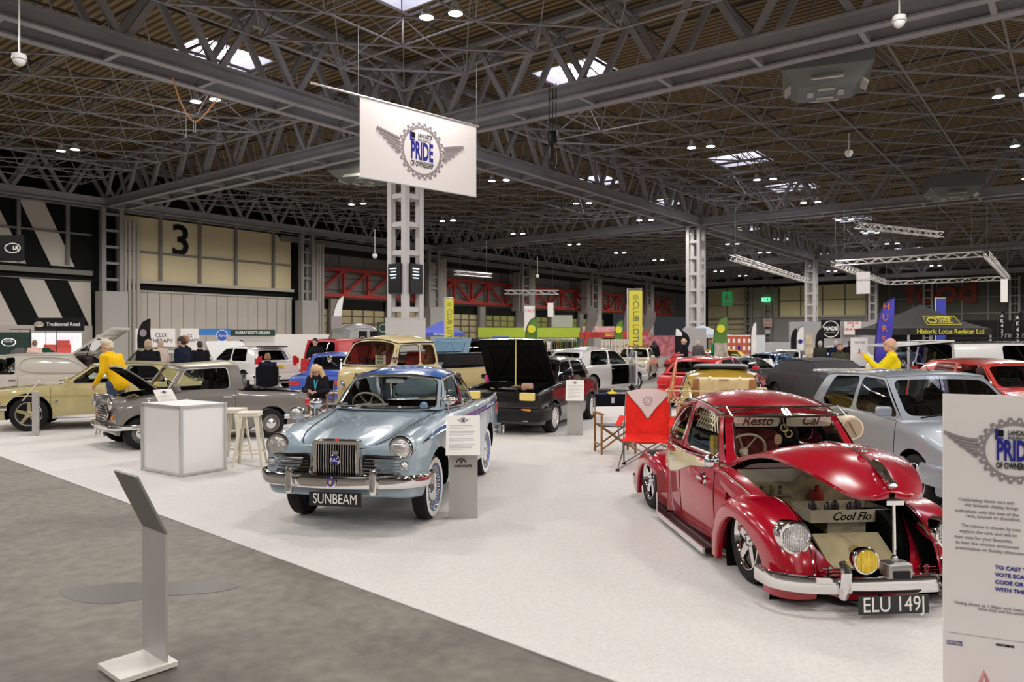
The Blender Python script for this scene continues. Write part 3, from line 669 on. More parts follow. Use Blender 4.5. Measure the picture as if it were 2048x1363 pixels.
def bonnet_panel(root, m, x0, x1, w0, w1, z0, ang, crown=.03, curve=.05, name='bonnet', under=None, rib=True):
    # hinged at x0 (rear), free edge x1, lifted by ang
    M = Matrix.Translation((x0, 0, z0)) @ Matrix.Rotation(-ang, 4, 'Y'); L = x1 - x0
    def P(s, t, d=0): y = (2 * t - 1) * lerp(w0, w1, s); return (L * s, y, crown * (1 - (2 * t - 1) ** 2) - curve * s * s - d)
    b = MB(M); b.grid(lambda s, t: P(s, t), 12, 14); b.grid(lambda s, t: P(s, t, .025), 12, 14, 1)
    for t in (0, 1): b.add([P(k / 12, t, d) for k in range(13) for d in (0, .025)], [(2 * k, 2 * k + 2, 2 * k + 3, 2 * k + 1) for k in range(12)])
    for s in (0, 1): b.add([P(s, k / 14, d) for k in range(15) for d in (0, .025)], [(2 * k, 2 * k + 2, 2 * k + 3, 2 * k + 1) for k in range(14)])
    o = b.build(name, [m, under or m], root, 40)
    if rib:
        b = MB(M)
        for q in ((.12, .15, .85, .5), (.12, .85, .85, .5), (.9, .12, .9, .88), (.1, .12, .1, .88), (.1, .12, .9, .12), (.1, .88, .9, .88)):
            a, c = P(q[0], q[1], .035), P(q[2], q[3], .035); b.bar(a, c, .06, .02)
        b.build('bonnet_ribs', under or m, o)
    return o
def generic_car(label, cat, name, loc, H, p, group=None):
    """box-body car from a dict of measurements"""
    rz = math.atan2(H[1], H[0]); root = thing(name, label, cat, loc, rz, group); g = p.get
    F, R, w, zs = p['F'], p['R'], p['w'], g('zs', .19); zb = p['zb']; zh = g('zh', zb - .18); zcw = g('zcw', zb - .02); xc = p['xc']; zd = g('zd', zb); rf = g('r', .07); nose = g('nose', .93)
    zt = g('zt', zd - .03)
    S = [st(F, w * nose * .96, zs + .12, .48, zh - .09, zh - .07, rf), st(F - .03, w * nose, zs + .05, .48, zh - .05, zh - .035, rf), st(F - .25, w * .975, zs + .01, .5, zh, zh + .02, rf), st(lerp(F, xc, .6), w, zs, .52, lerp(zh, zcw, .6), lerp(zh, zcw, .65) + .03, rf),
         st(xc, w, zs, .52, zb - .02, zcw + .02, rf), st(xc - .5, w, zs, .52, zb, zb, rf), st(p['xd'] + .1, w, zs, .52, zb, zb, rf), st(p['xd'] - .15, w, zs, .52, lerp(zb, zd, .7), zd, rf), st(-R + .3, w * .985, zs + .02, .5, zt, zt + .02, rf), st(-R + .04, w * .95, zs + .06, .5, zt - .03, zt - .02, rf), st(-R, w * .92, zs + .12, .5, zt - .08, zt - .07, rf)]
    B = Body(S, 4, 3); m = p['paint']; o = B.mb().build('body', [m, CAVITY], root, 0)
    xf, xr, tr, wr, ww = p['xf'], p['xr'], g('track', w - .11), p['wr'], g('ww', .19)
    ar = g('arch', wr + .055); cs = []
    for x in (xf, xr):
        for sd in (-1, 1): cs.append(cyl_me((x, sd * (w - .12), wr + g('lift', .0)), ar, .5, 28))
    if g('cabin', True): cs.append(box_me(p['xd'] + .12, xc - .12, w - .13, .36, zb + .3))
    if g('bay'): cs.append(box_me(xc + .05, F - .14, w - .2, .42, zb + .3))
    for q in g('cuts', ()): cs.append(box_me(*q))
    cut(o, cs)
    for x in (xf, xr):
        for sd in (-1, 1): wheel(root, x, sd * tr, wr, ww, p['rim'], sd, g('rimcol'), wr * g('rimf', .66))
    trim = g('trim'); gm = g('glass', GLASS)
    Rf = greenhouse(root, m, g('roof', m), p['posts'], g('zbs', zb - .01), p['zr'], g('crown', .05), panes=g('panes'), trim=trim, glass=gm, rs=g('rs', (.08, .08, .12, .12)), ws=g('ws', (.045, .045, .1, .1)), rsbow=g('rsbow', (-.06, -.04)), wsbow=g('wsbow', (.09, .06)), frame_m=g('frame_m'), sideglass=g('sglass'))
    if g('seats', True): seats(root, [g('sx', .0)], w * .43, zb - .42, g('seatm', SEATB), bench=g('bench', p['xd'] + .45)); steering(root, xc - .42, -w * .45, zb - .02, .18, BLACK)
    b = MB(); b.sbox((xc - .2, 0, zb - .1), (.34, 2 * w - .3, .2), .3, 8); b.build('dashboard', BLACK, root)
    b = MB(); zz0 = zs + .06
    for xa in g('doors', ()): seam(b, B, xa, xa, zz0 + .05, zb - .02)
    if g('doors'): b.build('door_seams', BLACK, root)
    b = MB()
    for sd in (-1, 1):
        for x in g('handles', ()): b.box((x, sd * (B.y(x, zb - .12) + .012), zb - .12), (.16, .025, .035))
    if g('handles'): b.build('door_handle', g('handlem', CHROME), root)
    bm = g('bumperm', BLACK); bh, zbm = g('bh', .14), g('zbm', .45)
    if bm:
        for s, x in ((1, F), (-1, -R)):
            bumper(root, [(x - s * .5, w + .0, zbm), (x - s * .2, w * .99, zbm), (x + s * .03, w * .9, zbm), (x + s * .07, w * .5, zbm), (x + s * .08, 0, zbm), (x + s * .07, -w * .5, zbm), (x + s * .03, -w * .9, zbm), (x - s * .2, -w * .99, zbm), (x - s * .5, -w, zbm)], bh, .07, bm)
    hl = g('lamp', 'rect'); zl = g('zl', zh - .17)
    if hl == 'rect':
        for sd in (-1, 1):
            b = MB(); b.sbox((F - .02, sd * w * .66, zl), (.09, .36, .15), .25, 8); b.build('headlamp', LENS, root)
            b = MB(); b.sbox((F - .07, sd * w * .88, zl), (.12, .1, .15), .25, 8); b.build('indicator', AMBER, root)
    elif hl == 'round':
        for sd in (-1, 1): round_lamp(root, (F + .01, sd * w * .74, zl), .088)
    if g('grille', True):
        b = MB(); b.box((F + .0, 0, zl), (.03, w * .8, .13)); 
        for k in range(5): b.box((F + .02, 0, zl - .05 + k * .026), (.012, w * .8, .01), 1)
        b.build('grille', [BLACK, g('grillem', BLACK)], root)
    zt2 = g('ztl', zt - .2)
    for sd in (-1, 1):
        b = MB(); b.sbox((-R + .02, sd * w * .76, zt2), (.09, g('tlw', .3), g('tlh', .13)), .2, 8); t = b.build('tail_lamp', REDL, root)
        b = MB(); b.sbox((-R + .025, sd * w * .90, zt2), (.09, .07, g('tlh', .13) * .6), .25, 8); b.build('indicator_lens', g('indm', AMBER), t)
    if g('pf') is not None: plate(root, F + .1, 0, g('zpf', .42), p['pf'], black=g('pblk', False))
    if g('pr') is not None: plate(root, -R - (.11 if g('zpr', .5) < .6 else .025), 0, g('zpr', .5), p['pr'], yellow=not g('pblk', False), black=g('pblk', False), facing=-1)
    if g('mirrors', True):
        for sd in (-1, 1): mirror(root, p['posts'][0][0] - .1, sd * (w - .02), zb + .06, g('mirm', m), 1, False)
    if g('strip'):
        sidebar(B, [F - .35, xf + .45, 0, xr + .45], [.5] * 4, 0, .05, .03).build('side_strip', g('stripm', BLACK), root, 0)
        b = MB()
    if g('lips'):
        for x in (xf, xr):
            for sd in (-1, 1):
                b = MB(); b.tube([(x + (ar + .01) * math.cos(a), sd * (max(B.y(x + ar * math.cos(a), max(wr + ar * math.sin(a), zs + .1)), w * .97)), wr + (ar + .01) * math.sin(a)) for a in [PI * (k / 20) for k in range(21)]], .022, 6); b.build('arch_trim', g('lipm', m), root)
    b = MB(); 
    for y0 in (-.55, .1): b.bar((xc + .03, y0 * w / .8, zb + .03), (p['posts'][0][0] - .02, (y0 + .5) * w / .8, zb + .075), .015)
    if g('wipers', True): b.build('wipers', BLACK, root)
    if g('bay'):
        eng(root, lerp(xc, F, .45), zb, w)
    if g('bonnet') is not None: bonnet_panel(root, g('bonnetm', m), xc + .03, F - .05, w - .1, w - .16, zb, g('bonnet'), under=g('under', m))
    return root, B, Rf
def eng(root, x, zb, w, m=None):
    b = MB(); b.box((x, 0, zb - .3), (.55, .5, .3)); b.box((x, 0, zb - .13), (.4, .22, .06)); b.tube([(x, -.3, zb - .15), (x + .2, -.1, zb - .1), (x + .25, .2, zb - .12)], .035, 8); b.build('engine_block', mat('engine_metal', (.18, .17, .16), .4, .7), root)
    b = MB(); b.box((x + .1, w * .55, zb - .2), (.22, .18, .2)); b.build('battery', BLACK, root); b = MB(); b.tube([(x - .2, .3, zb - .16), (x, .1, zb - .05), (x + .2, -.2, zb - .16), (x + .1, -w * .5, zb - .1)], .018, 6); b.tube([(x - .3, -.1, zb - .1), (x - .1, .2, zb - .08), (x + .2, .3, zb - .15)], .012, 6); b.build('hoses', mat('hose', (.3, .2, .08), .6), root)
# ================================================================ rounded two-door saloon (air-cooled)
def script_mark(parent, M, s, size, m, sx=.8): return text(s, size, m, parent, M, 'script_badge', sx=sx, shear=.35, bold=.001)
def bug(label, loc, H, m, two, drop, opened, rims, rimc, hero=True, name='classic_saloon', trackf=.64):
    root = thing(name, label, 'car', loc, math.atan2(H[1], H[0]))
    S = [(.66, .62, .27, .55, .90, .53, .4, .965, .975), (.35, .665, .26, .6, .93, .58, .4, .97, .98), (-.3, .69, .26, .62, .955, .60, .4, .98, .99), (-.8, .66, .26, .62, .94, .55, .4, .97, .99), (-1.15, .56, .28, .62, .92, .45, .3, .96, .98),
         (-1.45, .46, .30, .6, .82, .36, .25, .88, .92), (-1.7, .36, .34, .55, .66, .27, .18, .72, .75), (-1.88, .24, .38, .5, .52, .18, .1, .56, .58)]
    B = Body(S, 6, 4); o = B.mb().build('body', [m, CAVITY], root, 0); cut(o, [box_me(-1.0, .52, .56, .42, 1.2)])
    sus = -drop
    for x, y in ((1.2, trackf), (-1.2, .645)):
        for sd in (-1, 1): wheel(root, x, sd * y, .305, .155 if x > 0 else .18, rims, sd, rimc, .205)
    # glasshouse
    posts = [(.60, .585, .31, .49), (-.27, .655, -.22, .535), (-1.0, .575, -.74, .495), (-1.38, .40, -1.05, .37)]
    kq = lambda s, t: (lerp(s, s * (.97 - .38 * t * t), 1), t)
    greenhouse(root, m, m, posts, [.965, .975, .965, .95], [1.345, 1.42, 1.355, 1.17], .085, panes=[(.13, .07, .07, .09, .12, .18), (.07, .03, .08, .12, .22, .38, kq), None], trim=CHROME, ws=(.07, .07, .06, .12), wsbow=(.03, .02), rs=(.16, .16, .22, .2), rsbow=(-.10, -.08), rail=.011)
    def fender(cx, Rf_, Rr, Rz, ra, name_, yo, yi, cz, tail):
        for sd in (-1, 1):
            rows = []
            for i in range(41):
                f = i / 40; ph = math.radians(lerp(-14, 190, f)); c, s_ = math.cos(ph), math.sin(ph); Rx = Rf_ if c > 0 else Rr
                sx, sz = cx + Rx * math.copysign(abs(c) ** .85, c), cz + (Rz if s_ > 0 else .34) * s_; lx, lz = cx + ra * c, cz - .03 + ra * s_ * (1.0 if s_ > 0 else .7)
                k = 1 - .10 * max(0, c) ** 2; ye = yo * k
                ctl = [(lerp(cx, sx, .99), yi, lerp(cz, sz, 1.0)), (sx, yi + .10, sz), (lerp(sx, lx, .10), lerp(yi, ye, .72), lerp(sz, lz, .07)), (lerp(sx, lx, .42), ye - .012, lerp(sz, lz, .40)), (lerp(sx, lx, .85), ye + .002, lerp(sz, lz, .85)), (lx, ye - .004, lz), (lx, ye - .05, lz)]
                rows.append([(a, sd * b, z) for a, b, z in cr(ctl, 4)])
            mb = MB(); mb.rings(rows, False, False, openring=True); g = mb.build(name_, m, root, 50)
            b = MB(); b.tube([r[1] for r in rows[3:-3]], .007, 4); b.build('fender_piping', CHROME if hero else m, g)
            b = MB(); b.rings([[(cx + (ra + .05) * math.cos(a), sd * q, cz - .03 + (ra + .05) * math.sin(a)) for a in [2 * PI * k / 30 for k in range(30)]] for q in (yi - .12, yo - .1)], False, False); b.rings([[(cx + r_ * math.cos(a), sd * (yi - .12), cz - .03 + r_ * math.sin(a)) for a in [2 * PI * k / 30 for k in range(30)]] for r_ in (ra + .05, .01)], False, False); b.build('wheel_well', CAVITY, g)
    fender(1.2, .60, .58, .47, .35, 'front_fender', .765, .43, .345, 0)
    fender(-1.2, .53, .66, .44, .335, 'rear_fender', .765, .52, .36, 0)
    for sd in (-1, 1):
        b = MB(); b.box((-.02, sd * .715, .262), (1.28, .13, .035)); r = b.build('running_board', BLACK, root, 0)
        b = MB(); b.box((-.02, sd * .785, .262), (1.3, .018, .05)); b.box((-.02, sd * .70, .282), (1.2, .008, .006)); b.build('chrome_edge', CHROME, r, 0)
        if hero:
            b = MB(); b.add([(-.665 + .1 * math.sin(q * 1.5) * 0 - .06 * q, sd * lerp(.70, .785, e), .25 + .42 * q) for q in (0, .25, .5, .75, 1) for e in (0, 1)] , [(2 * k, 2 * k + 2, 2 * k + 3, 2 * k + 1) for k in range(4)])
            b.box((-.675, sd * .745, .36), (.03, .1, .22)); b.build('gravel_guard', CHROME, root)
    # nose: side strips, apron, bay
    G = cr([(.60, .575, .955), (.9, .54, .90), (1.2, .475, .80), (1.45, .40, .665), (1.63, .325, .52), (1.73, .23, .41), (1.765, .1, .375), (1.77, 0, .37)], 5)
    O = cr([(.60, .64, .80), (.9, .60, .68), (1.2, .53, .56), (1.45, .46, .43), (1.66, .40, .33), (1.76, .30, .27), (1.80, .14, .25), (1.81, 0, .25)], 5)
    b = MB()
    for sd in (-1, 1): b.rings([[(lerp(g[0], q[0], t), sd * (lerp(g[1], q[1], t) + .03 * math.sin(PI * t)), lerp(g[2], q[2], t) + .02 * math.sin(PI * t)) for t in (0, .2, .4, .6, .8, 1)] for g, q in zip(G, O)], False, False, openring=True)
    b.rings([[(.66 - .06 * t, -.575 + 1.15 * k / 10, .955 + .02 * (1 - (k / 5 - 1) ** 2)) for k in range(11)] for t in (0, 1, 2)], False, False, openring=True)
    b.build('front_quarter_panel', m, root, 50)
    if opened:
        b = MB()
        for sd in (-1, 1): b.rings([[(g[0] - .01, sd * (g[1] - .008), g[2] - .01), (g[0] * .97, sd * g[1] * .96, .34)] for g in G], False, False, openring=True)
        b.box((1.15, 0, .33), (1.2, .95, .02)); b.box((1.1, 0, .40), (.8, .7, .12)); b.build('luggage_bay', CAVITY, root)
        creamp = paint('cream', (.62, .52, .3)); b = MB(); b.box((.678, 0, .68), (.02, 1.04, .50)); b.build('bulkhead', creamp, root, 0)
        b = MB(); b.box((1.50, 0, .49), (.32, .50, .02), R=Matrix.Rotation(.55, 3, 'Y')); q = b.build('spare_wheel_cover', creamp, root, 0); b = MB(Matrix.Translation((1.52, 0, .492)) @ Matrix.Rotation(.55, 4, 'Y')); b.lathe([(.012, .045), (.016, .04), (.016, .001)], axis='z', n=20); b.build('roundel', mat('gold_badge', (.5, .3, .08), .4), q)
        b = MB()
        for k in range(4): b.tube([(.71, -.42 + k * .08, .55), (.71, -.42 + k * .08, .80)], .012, 5); b.ell((.71, -.42 + k * .08, .6), (.03, .03, .03), 5)
        b.tube([(.71, -.5, .72), (.71, -.1, .72)], .014, 5); b.build('fuel_pipes', CHROME, root)
        b = MB(); b.lathe([(0, .001), (0, .05), (.22, .05), (.25, .02), (.28, .02)], (.74, .12, .52), axis='z', n=14); b.build('fire_extinguisher', REDP, root)
        cm = mat('tray_cream', (.66, .58, .4), .5); b = MB(); b.box((1.08, .12, .64), (.30, .60, .02)); b.box((1.23, .12, .67), (.02, .62, .09)); b.box((.93, .12, .67), (.02, .62, .09))
        for s in (-1, 1): b.box((1.08, .12 + s * .30, .67), (.3, .02, .09))
        b.box((1.08, .12, .58), (.2, .3, .1)); t = b.build('tray', cm, root, 0); text('Cool Flo', .085, INK, t, frame((1.242, .12, .668), (0, 1, 0), (0, 0, 1)), 'tray_lettering', shear=.4, bold=.001)
        b = MB(); [b.lathe([(0, .03), (.07, .03), (.1, .012), (.1, .001)], (1.05 + .06 * (k % 2), -.08 + k * .09, .65), axis='z', n=10) for k in range(5)]; b.build('bottles', mat('bottle_dark', (.06, .04, .05), .3), t)
    bw = cr([(.0, .985, .575, .03), (.25, .99, .55, .05), (.55, .945, .50, .085), (.82, .82, .43, .12), (1.0, .68, .35, .13), (1.13, .505, .25, .10), (1.185, .41, .13, .04), (1.19, .385, .02, .0)], 5)
    BM = Matrix.Translation((.60, 0, 0)) @ Matrix.Translation((0, 0, .985)) @ Matrix.Rotation(-(.47 if opened else 0), 4, 'Y') @ Matrix.Translation((0, 0, -.985))
    b = MB(BM); ev = lambda r, u, d=0: (r[0] - d * .6, r[2] * u, r[1] - r[3] * abs(u) ** 2.3 - d)
    U = [-1 + k / 10 for k in range(21)]
    b.rings([[ev(r, u) for u in U] for r in bw], False, False, openring=True); b.rings([[ev(r, u * .97, .03) for u in U] for r in bw], False, False, 1, openring=True)
    for u in (-1, 1): b.rings([[ev(r, u), ev(r, u * .97, .03)] for r in bw], False, False, openring=True)
    bo = b.build('bonnet', [m, CAVITY], root, 50)
    b = MB(BM); b.tube([(r[0], 0, r[1] + .006) for r in bw[3:-12]], .009, 5); b.build('bonnet_strip', CHROME, bo)
    b = MB(BM); r1, r2 = bw[-14], bw[-6]; b.tube([(bw[k][0] + .03, 0, bw[k][1] + .02) for k in range(len(bw) - 14, len(bw) - 4)], [.02, .03, .034, .03, .025, .022, .022, .03, .035, .03], 8); b.build('bonnet_handle', CHROME, bo)
    if hero:
        b = MB(BM); b.ell((bw[-17][0] + .02, 0, bw[-17][1] + .02), (.03, .035, .02), 6); b.build('bonnet_badge', CHROME, bo)
        rr = bw[-17]; text('Volkswagen', .05, CHROME, bo, BM @ frame((rr[0] + .055, .16, rr[1] - .02), (.0, 1, -.12), (-.8, 0, .62)), 'badge_lettering', sx=.9)
    for sd in (-1, 1):
        l = round_lamp(root, (1.72, sd * .55, .655), .095, d=.24, bezel=.02, ribs=True, tilt=-.08)
        b = MB()
        for k in range(3): b.box((1.79, sd * .34, .44 + (k - 1) * .022), (.02, .15 - .03 * abs(k - 1), .007))
        b.box((1.785, sd * .34, .44), (.015, .02, .07)); b.build('horn_grille', CHROME, root)
        b = MB(); b.tube([(1.96, sd * .345, .33), (1.99, sd * .345, .40), (2.0, sd * .345, .50), (1.96, sd * .345, .56)], [.028, .034, .034, .028], 8); b.tube([(1.7, sd * .32, .38), (1.96, sd * .32, .40)], .02); b.build('overrider', CHROME, root)
        if not opened:
            b = MB(); b.ell((-1.82, sd * .62, .55), (.06, .06, .1), 8); b.build('tail_lamp', REDL, root)
    for s, xx in ((1, 1.94), (-1, -1.98)):
        bumper(root, [(xx - s * .34, .76, .40), (xx - s * .16, .72, .40), (xx - s * .04, .55, .40), (xx, .3, .40), (xx + s * .01, 0, .40), (xx, -.3, .40), (xx - s * .04, -.55, .40), (xx - s * .16, -.72, .40), (xx - s * .34, -.76, .40)], .115, .045, CHROME)
    b = MB(); 
    seam(b, B, .50, .47, .33, .93); seam(b, B, -.27, -.30, .33, .93); b.build('door_seams', BLACK, root)
    b = MB(); b.tube([(x, -(B.y(x, .945) + .006), .948) for x in np.linspace(-.9, .62, 14)], .007, 4); b.tube([(x, (B.y(x, .945) + .006), .948) for x in np.linspace(-.9, .62, 14)], .007, 4)
    b.tube([(q[0], q[1] + .035, q[2]) for q in [(lerp(g[0], o_[0], .25), lerp(g[1], o_[1], .25), lerp(g[2], o_[2], .25) + .0) for g, o_ in zip(G, O)][1:12]], .007, 4); b.tube([(q[0], -q[1] - .035, q[2]) for q in [(lerp(g[0], o_[0], .25), lerp(g[1], o_[1], .25), lerp(g[2], o_[2], .25)) for g, o_ in zip(G, O)][1:12]], .007, 4)
    b.build('belt_trim', CHROME, root)
    if two:
        for sd in (-1, 1):
            b = MB(); X = np.linspace(-.98, .50, 24); R = []
            for k, x in enumerate(X):
                f = k / 23; z1 = .935; z0 = lerp(.72, .90, f ** 1.3) - (.06 * math.sin(PI * min(f * 1.6, 1))) + .02
                R.append([(x, sd * (B.y(x, lerp(z0, z1, q)) + .0045), lerp(z0, z1, q)) for q in (0, .33, .66, 1)])
            b.rings(R, False, False, openring=True); q = b.build('side_flash', two, root, 50, 'cream side flash')
            b = MB(); b.tube([r[0] for r in R], .005, 4); b.build('flash_trim', CHROME, q)
        for sd in (-1, 1):
            b = MB(); b.lathe([(.0, .06), (.012, .055), (.014, .05)], (.28, sd * (B.y(.28, .78) - .0), .78), axis='y', n=20, sgn=sd); b.box((.28, sd * (B.y(.28, .78) + .03), .79), (.13, .02, .022)); b.build('door_handle', CHROME, root)
            script_mark(root, frame((-.55, sd * (B.y(-.55, .84) + .012), .84), (-sd, 0, 0), (0, 0, 1)), 'Kustom', .09, CHROME)
    return root, B, posts
RED = paint('deep_red', (.40, .003, .018), .2)
bp_, H_ = (2.285, 6.711), (math.sin(.09), -math.cos(.09))
rb, RB, rposts = bug('gleaming deep red classic saloon with its rounded bonnet propped open and ELU149J plate', bp_, H_, RED, paint('cream', (.62, .52, .3)), .197, True, 'five', CHROME, True, 'classic_saloon', .60)
steering(rb, .22, -.28, 1.0, .19, CREAM, .55); seats(rb, [-.15], .28, .62, SEATB, .5, .55, bench=-.65, head=False)
b = MB(); b.sbox((.45, 0, .94), (.2, 1.05, .12), .3, 8); b.build('dashboard', RED, rb)
plate(rb, 2.0, -.03, .29, 'ELU 149J', black=True, w_=.47, h=.115, sx=.84, size=.135, tilt=-.05)
for s_, y, tx in ((-1, -.235, 'Resto'), (1, .23, 'Cal')):
    b = MB(); b.sbox((.38, y, 1.285), (.015, .40, .10), .2, 8); v = b.build('sun_visor_board', mat('visor_cream', (.72, .62, .48), .5), rb); text(tx, .115, mat('maroon_print', (.12, .01, .02), .6), v, frame((.392, y, 1.285), (0, 1, 0), (0, 0, 1)), 'board_lettering', shear=.4)
b = MB(); ch = []
for k in range(-4, 9):
    for d in (1, -1):
        a = Vector((.30 - k * .06, -.66, 1.30)); c = a + Vector((d * .12, 0, -.17))
        if -.2 < a.x < .36 and -.2 < c.x < .36: b.bar((a.x, -.53, 1.33), (c.x, -.565, 1.18), .006, .014)
for k in range(3): b.bar((-.17, -.545 - k * .012, 1.29 - k * .05), (.26, -.545 - k * .012, 1.29 - k * .05), .005, .008)
b.build('window_lattice', CREAM, rb)
b = MB(); b.tube([(.36 + .16 * math.sin(PI * (k / 16)) ** .6, -.58 + 1.16 * k / 16, 1.335) for k in range(17)], .011, 6); b.tube([(.24 + .14 * math.sin(PI * (k / 16)) ** .6, -.55 + 1.1 * k / 16, 1.40) for k in range(17)], .009, 6)
for y in (-.5, 0, .5): b.tube([(.36, y, 1.41), (.50, y, 1.34)], .007, 5)
v = b.build('sun_visor', CHROME, rb); b = MB(); b.rings([[(.36 + .16 * math.sin(PI * (k / 16)) ** .6, -.58 + 1.16 * k / 16, 1.335) for k in range(17)], [(.24 + .14 * math.sin(PI * (k / 16)) ** .6, -.55 + 1.1 * k / 16, 1.40) for k in range(17)]], False, False, openring=True); b.build('visor_blade', GLASS, v)
b = MB(); b.lathe([(-.2, .001), (-.2, .09), (-.12, .105), (.12, .11), (.17, .10), (.17, .001)], (.12, .68, 1.2), axis='x', n=26); v = b.build('window_cooler', CREAM, rb); b = MB(); b.lathe([(.172, .085), (.178, .08), (.178, .001)], (.12, .68, 1.2), axis='x', n=20); b.box((.31, .68, 1.2), (.01, .02, .14), R=Matrix.Rotation(.5, 3, 'X')); b.build('cooler_grille', mat('cream_dark', (.45, .38, .25), .5), v)
b = MB()
for y, z in ((.02, 1.22), (.06, 1.17)): b.lathe([(-.006, .026), (.006, .026), (.006, .034), (-.006, .034), (-.006, .026)], (.36, y, z), axis='x', n=16)
b.tube([(.37, .0, 1.31), (.36, .03, 1.22)], .004); b.build('hanging_goggles', mat('goggle_gold', (.75, .55, .25), .4), rb)
b = MB(); b.sbox((.35, -.03, 1.12), (.02, .07, .09), .8, 6); b.build('hanging_charm', mat('charm_tan', (.6, .38, .2), .6), rb)
b = MB(); b.sbox((.1, -.5, 1.03), (.1, .06, .2), .3, 6); b.build('yellow_bottle', PLY, rb)
b = MB(); b.sbox((-.2, 0, 1.02), (.25, .4, .25), .4, 8); b.build('luggage', mat('tartan', (.3, .05, .05), .8, noise=(20, .5)), rb)
b = MB(); b.ell((.62, -.71, .99), (.08, .07, .06), 10); b.tube([(.62, -.66, .93), (.62, -.70, .97)], .014); b.build('mirror', CHROME, rb)
mirror(rb, .55, .66, .99, CHROME, .8, True, True)
fl_ = round_lamp(rb, (1.97, -.20, .565), .075, d=.07, bezel=.014, lens=mat('yellow_lens', (.85, .6, .02), .12, coat=1), ribs=True, name='fog_lamp')
b = MB(); b.sbox((1.93, .03, .495), (.12, .17, .10), .25, 8); b.build('battery_pack', STEEL, rb); b = MB(); b.box((1.995, .03, .475), (.01, .11, .05)); b.build('pack_panel', BLACK, kids(rb)[-1] if False else rb)
b = MB(); b.tube([(1.9, .04, .53), (1.84, .07, .905)], .011, 8); b.ell((1.90, .04, .55), (.025, .025, .03), 6); b.box((1.83, .07, .905), (.06, .12, .03)); b.build('bonnet_prop', CHROME, rb)
for c_ in [c for c in bpy.data.objects if c.parent is rb or c.parent == rb]:
    if not c_.name.startswith('tyre'): c_.location.z -= .197
GOLD = paint('gold', (.42, .27, .025), .25)
gb, GB, _ = bug('gold classic saloon seen from behind with a cream luggage rack, suitcase and folded black sunroof', (3.42, 12.1), (.30, .954), GOLD, None, .18, False, 'five', CHROME, False)
seats(gb, [-.1], .28, .62, SEATB, .5, .55, bench=-.65); steering(gb, .22, -.28, 1.0, .19, BLACK, .55)
b = MB(); b.sbox((-.15, 0, 1.52), (.8, .86, .07), .4, 10); b.build('folded_sunroof', BLACK, gb)
b = MB()
for k in range(9): f = k / 8; b.box((-1.42 + .30 * f - .09, 0, .97 + .2 * f), (.03, .62 - .1 * f, .006), R=Matrix.Rotation(.5, 3, 'Y'))
b.build('window_louvres', CREAM, gb)
RK = mat('rack_cream', (.68, .56, .3), .5); b = MB(); z = 1.10
for zz, e in ((z, 0), (z + .16, .06)):
    b.tube([(-1.5 + e, .6 + e, zz), (-2.25 - e, .6 + e, zz), (-2.25 - e, -.6 - e, zz), (-1.5 + e, -.6 - e, zz)], .012, 6, closed=True)
for k in range(13): y = -.55 + k * 1.1 / 12; b.tube([(-1.5, y, z), (-2.25, y, z)], .009, 5)
for x in (-1.5, -1.9, -2.25):
    for y in (-.6, .6): b.tube([(x, y, z), (x, y * 1.1, z + .16)], .009, 5)
for y in (-.5, .5): b.tube([(-2.0, y, .38), (-2.2, y, z)], .014, 6); b.tube([(-1.5, y, z), (-1.75, y * .8, .6)], .012, 6)
b.build('luggage_rack', RK, gb)
for c_ in [c for c in bpy.data.objects if c.parent == gb]:
    if not c_.name.startswith('tyre'): c_.location.z -= .18
def on(root, lx, ly, lz): 
    M = Matrix.Translation(root.location) @ Matrix.Rotation(root.rotation_euler[2], 4, 'Z'); return M @ Vector((lx, ly, lz))
p = on(gb, -1.85, -.1, .93); t = thing('suitcase', 'cream leather suitcase with tan corners strapped on the gold car rack', 'suitcase', tuple(p), gb.rotation_euler[2]); b = MB(); b.sbox((0, 0, .16), (.5, .82, .3), .15, 10); b.build('shell', mat('suitcase_cream', (.66, .5, .25), .5, noise=(8, .1)), t)
b = MB(); [b.sbox((x, y, .16), (.1, .1, .31), .3, 6) for x in (-.21, .21) for y in (-.37, .37)]; b.build('corners', SUEDE, t); b = MB(); [b.box((0, y, .16), (.515, .03, .315)) for y in (-.2, .2)]; b.build('straps', RK, t); b = MB(); b.tube([(-.26, -.06, .3), (-.31, -.05, .3), (-.31, .05, .3), (-.26, .06, .3)], .01); b.build('handle', SUEDE, t)
p0 = on(gb, -2.45, .6, .95); p1 = on(gb, -1.2, .62, 1.45); t = thing('surfboard', 'long wooden board with an orange nose leaning over the gold car rack', 'board', tuple(p0), 0); b = MB(); d = (p1 - p0); Mx = frame((0, 0, 0), tuple(d), (.3, 0, 1)); L = d.length
b = MB(Mx); b.sbox((L / 2, 0, 0), (L, .22, .04), .7, 14); b.build('deck', mat('orange_wood', (.5, .12, .02), .3, noise=(5, .2)), t); b = MB(Mx); [b.box((L * f, 0, .022), (.02, .16, .004)) for f in (.2, .35, .5, .65)]; b.build('pinstripes', CREAM, t, 0)
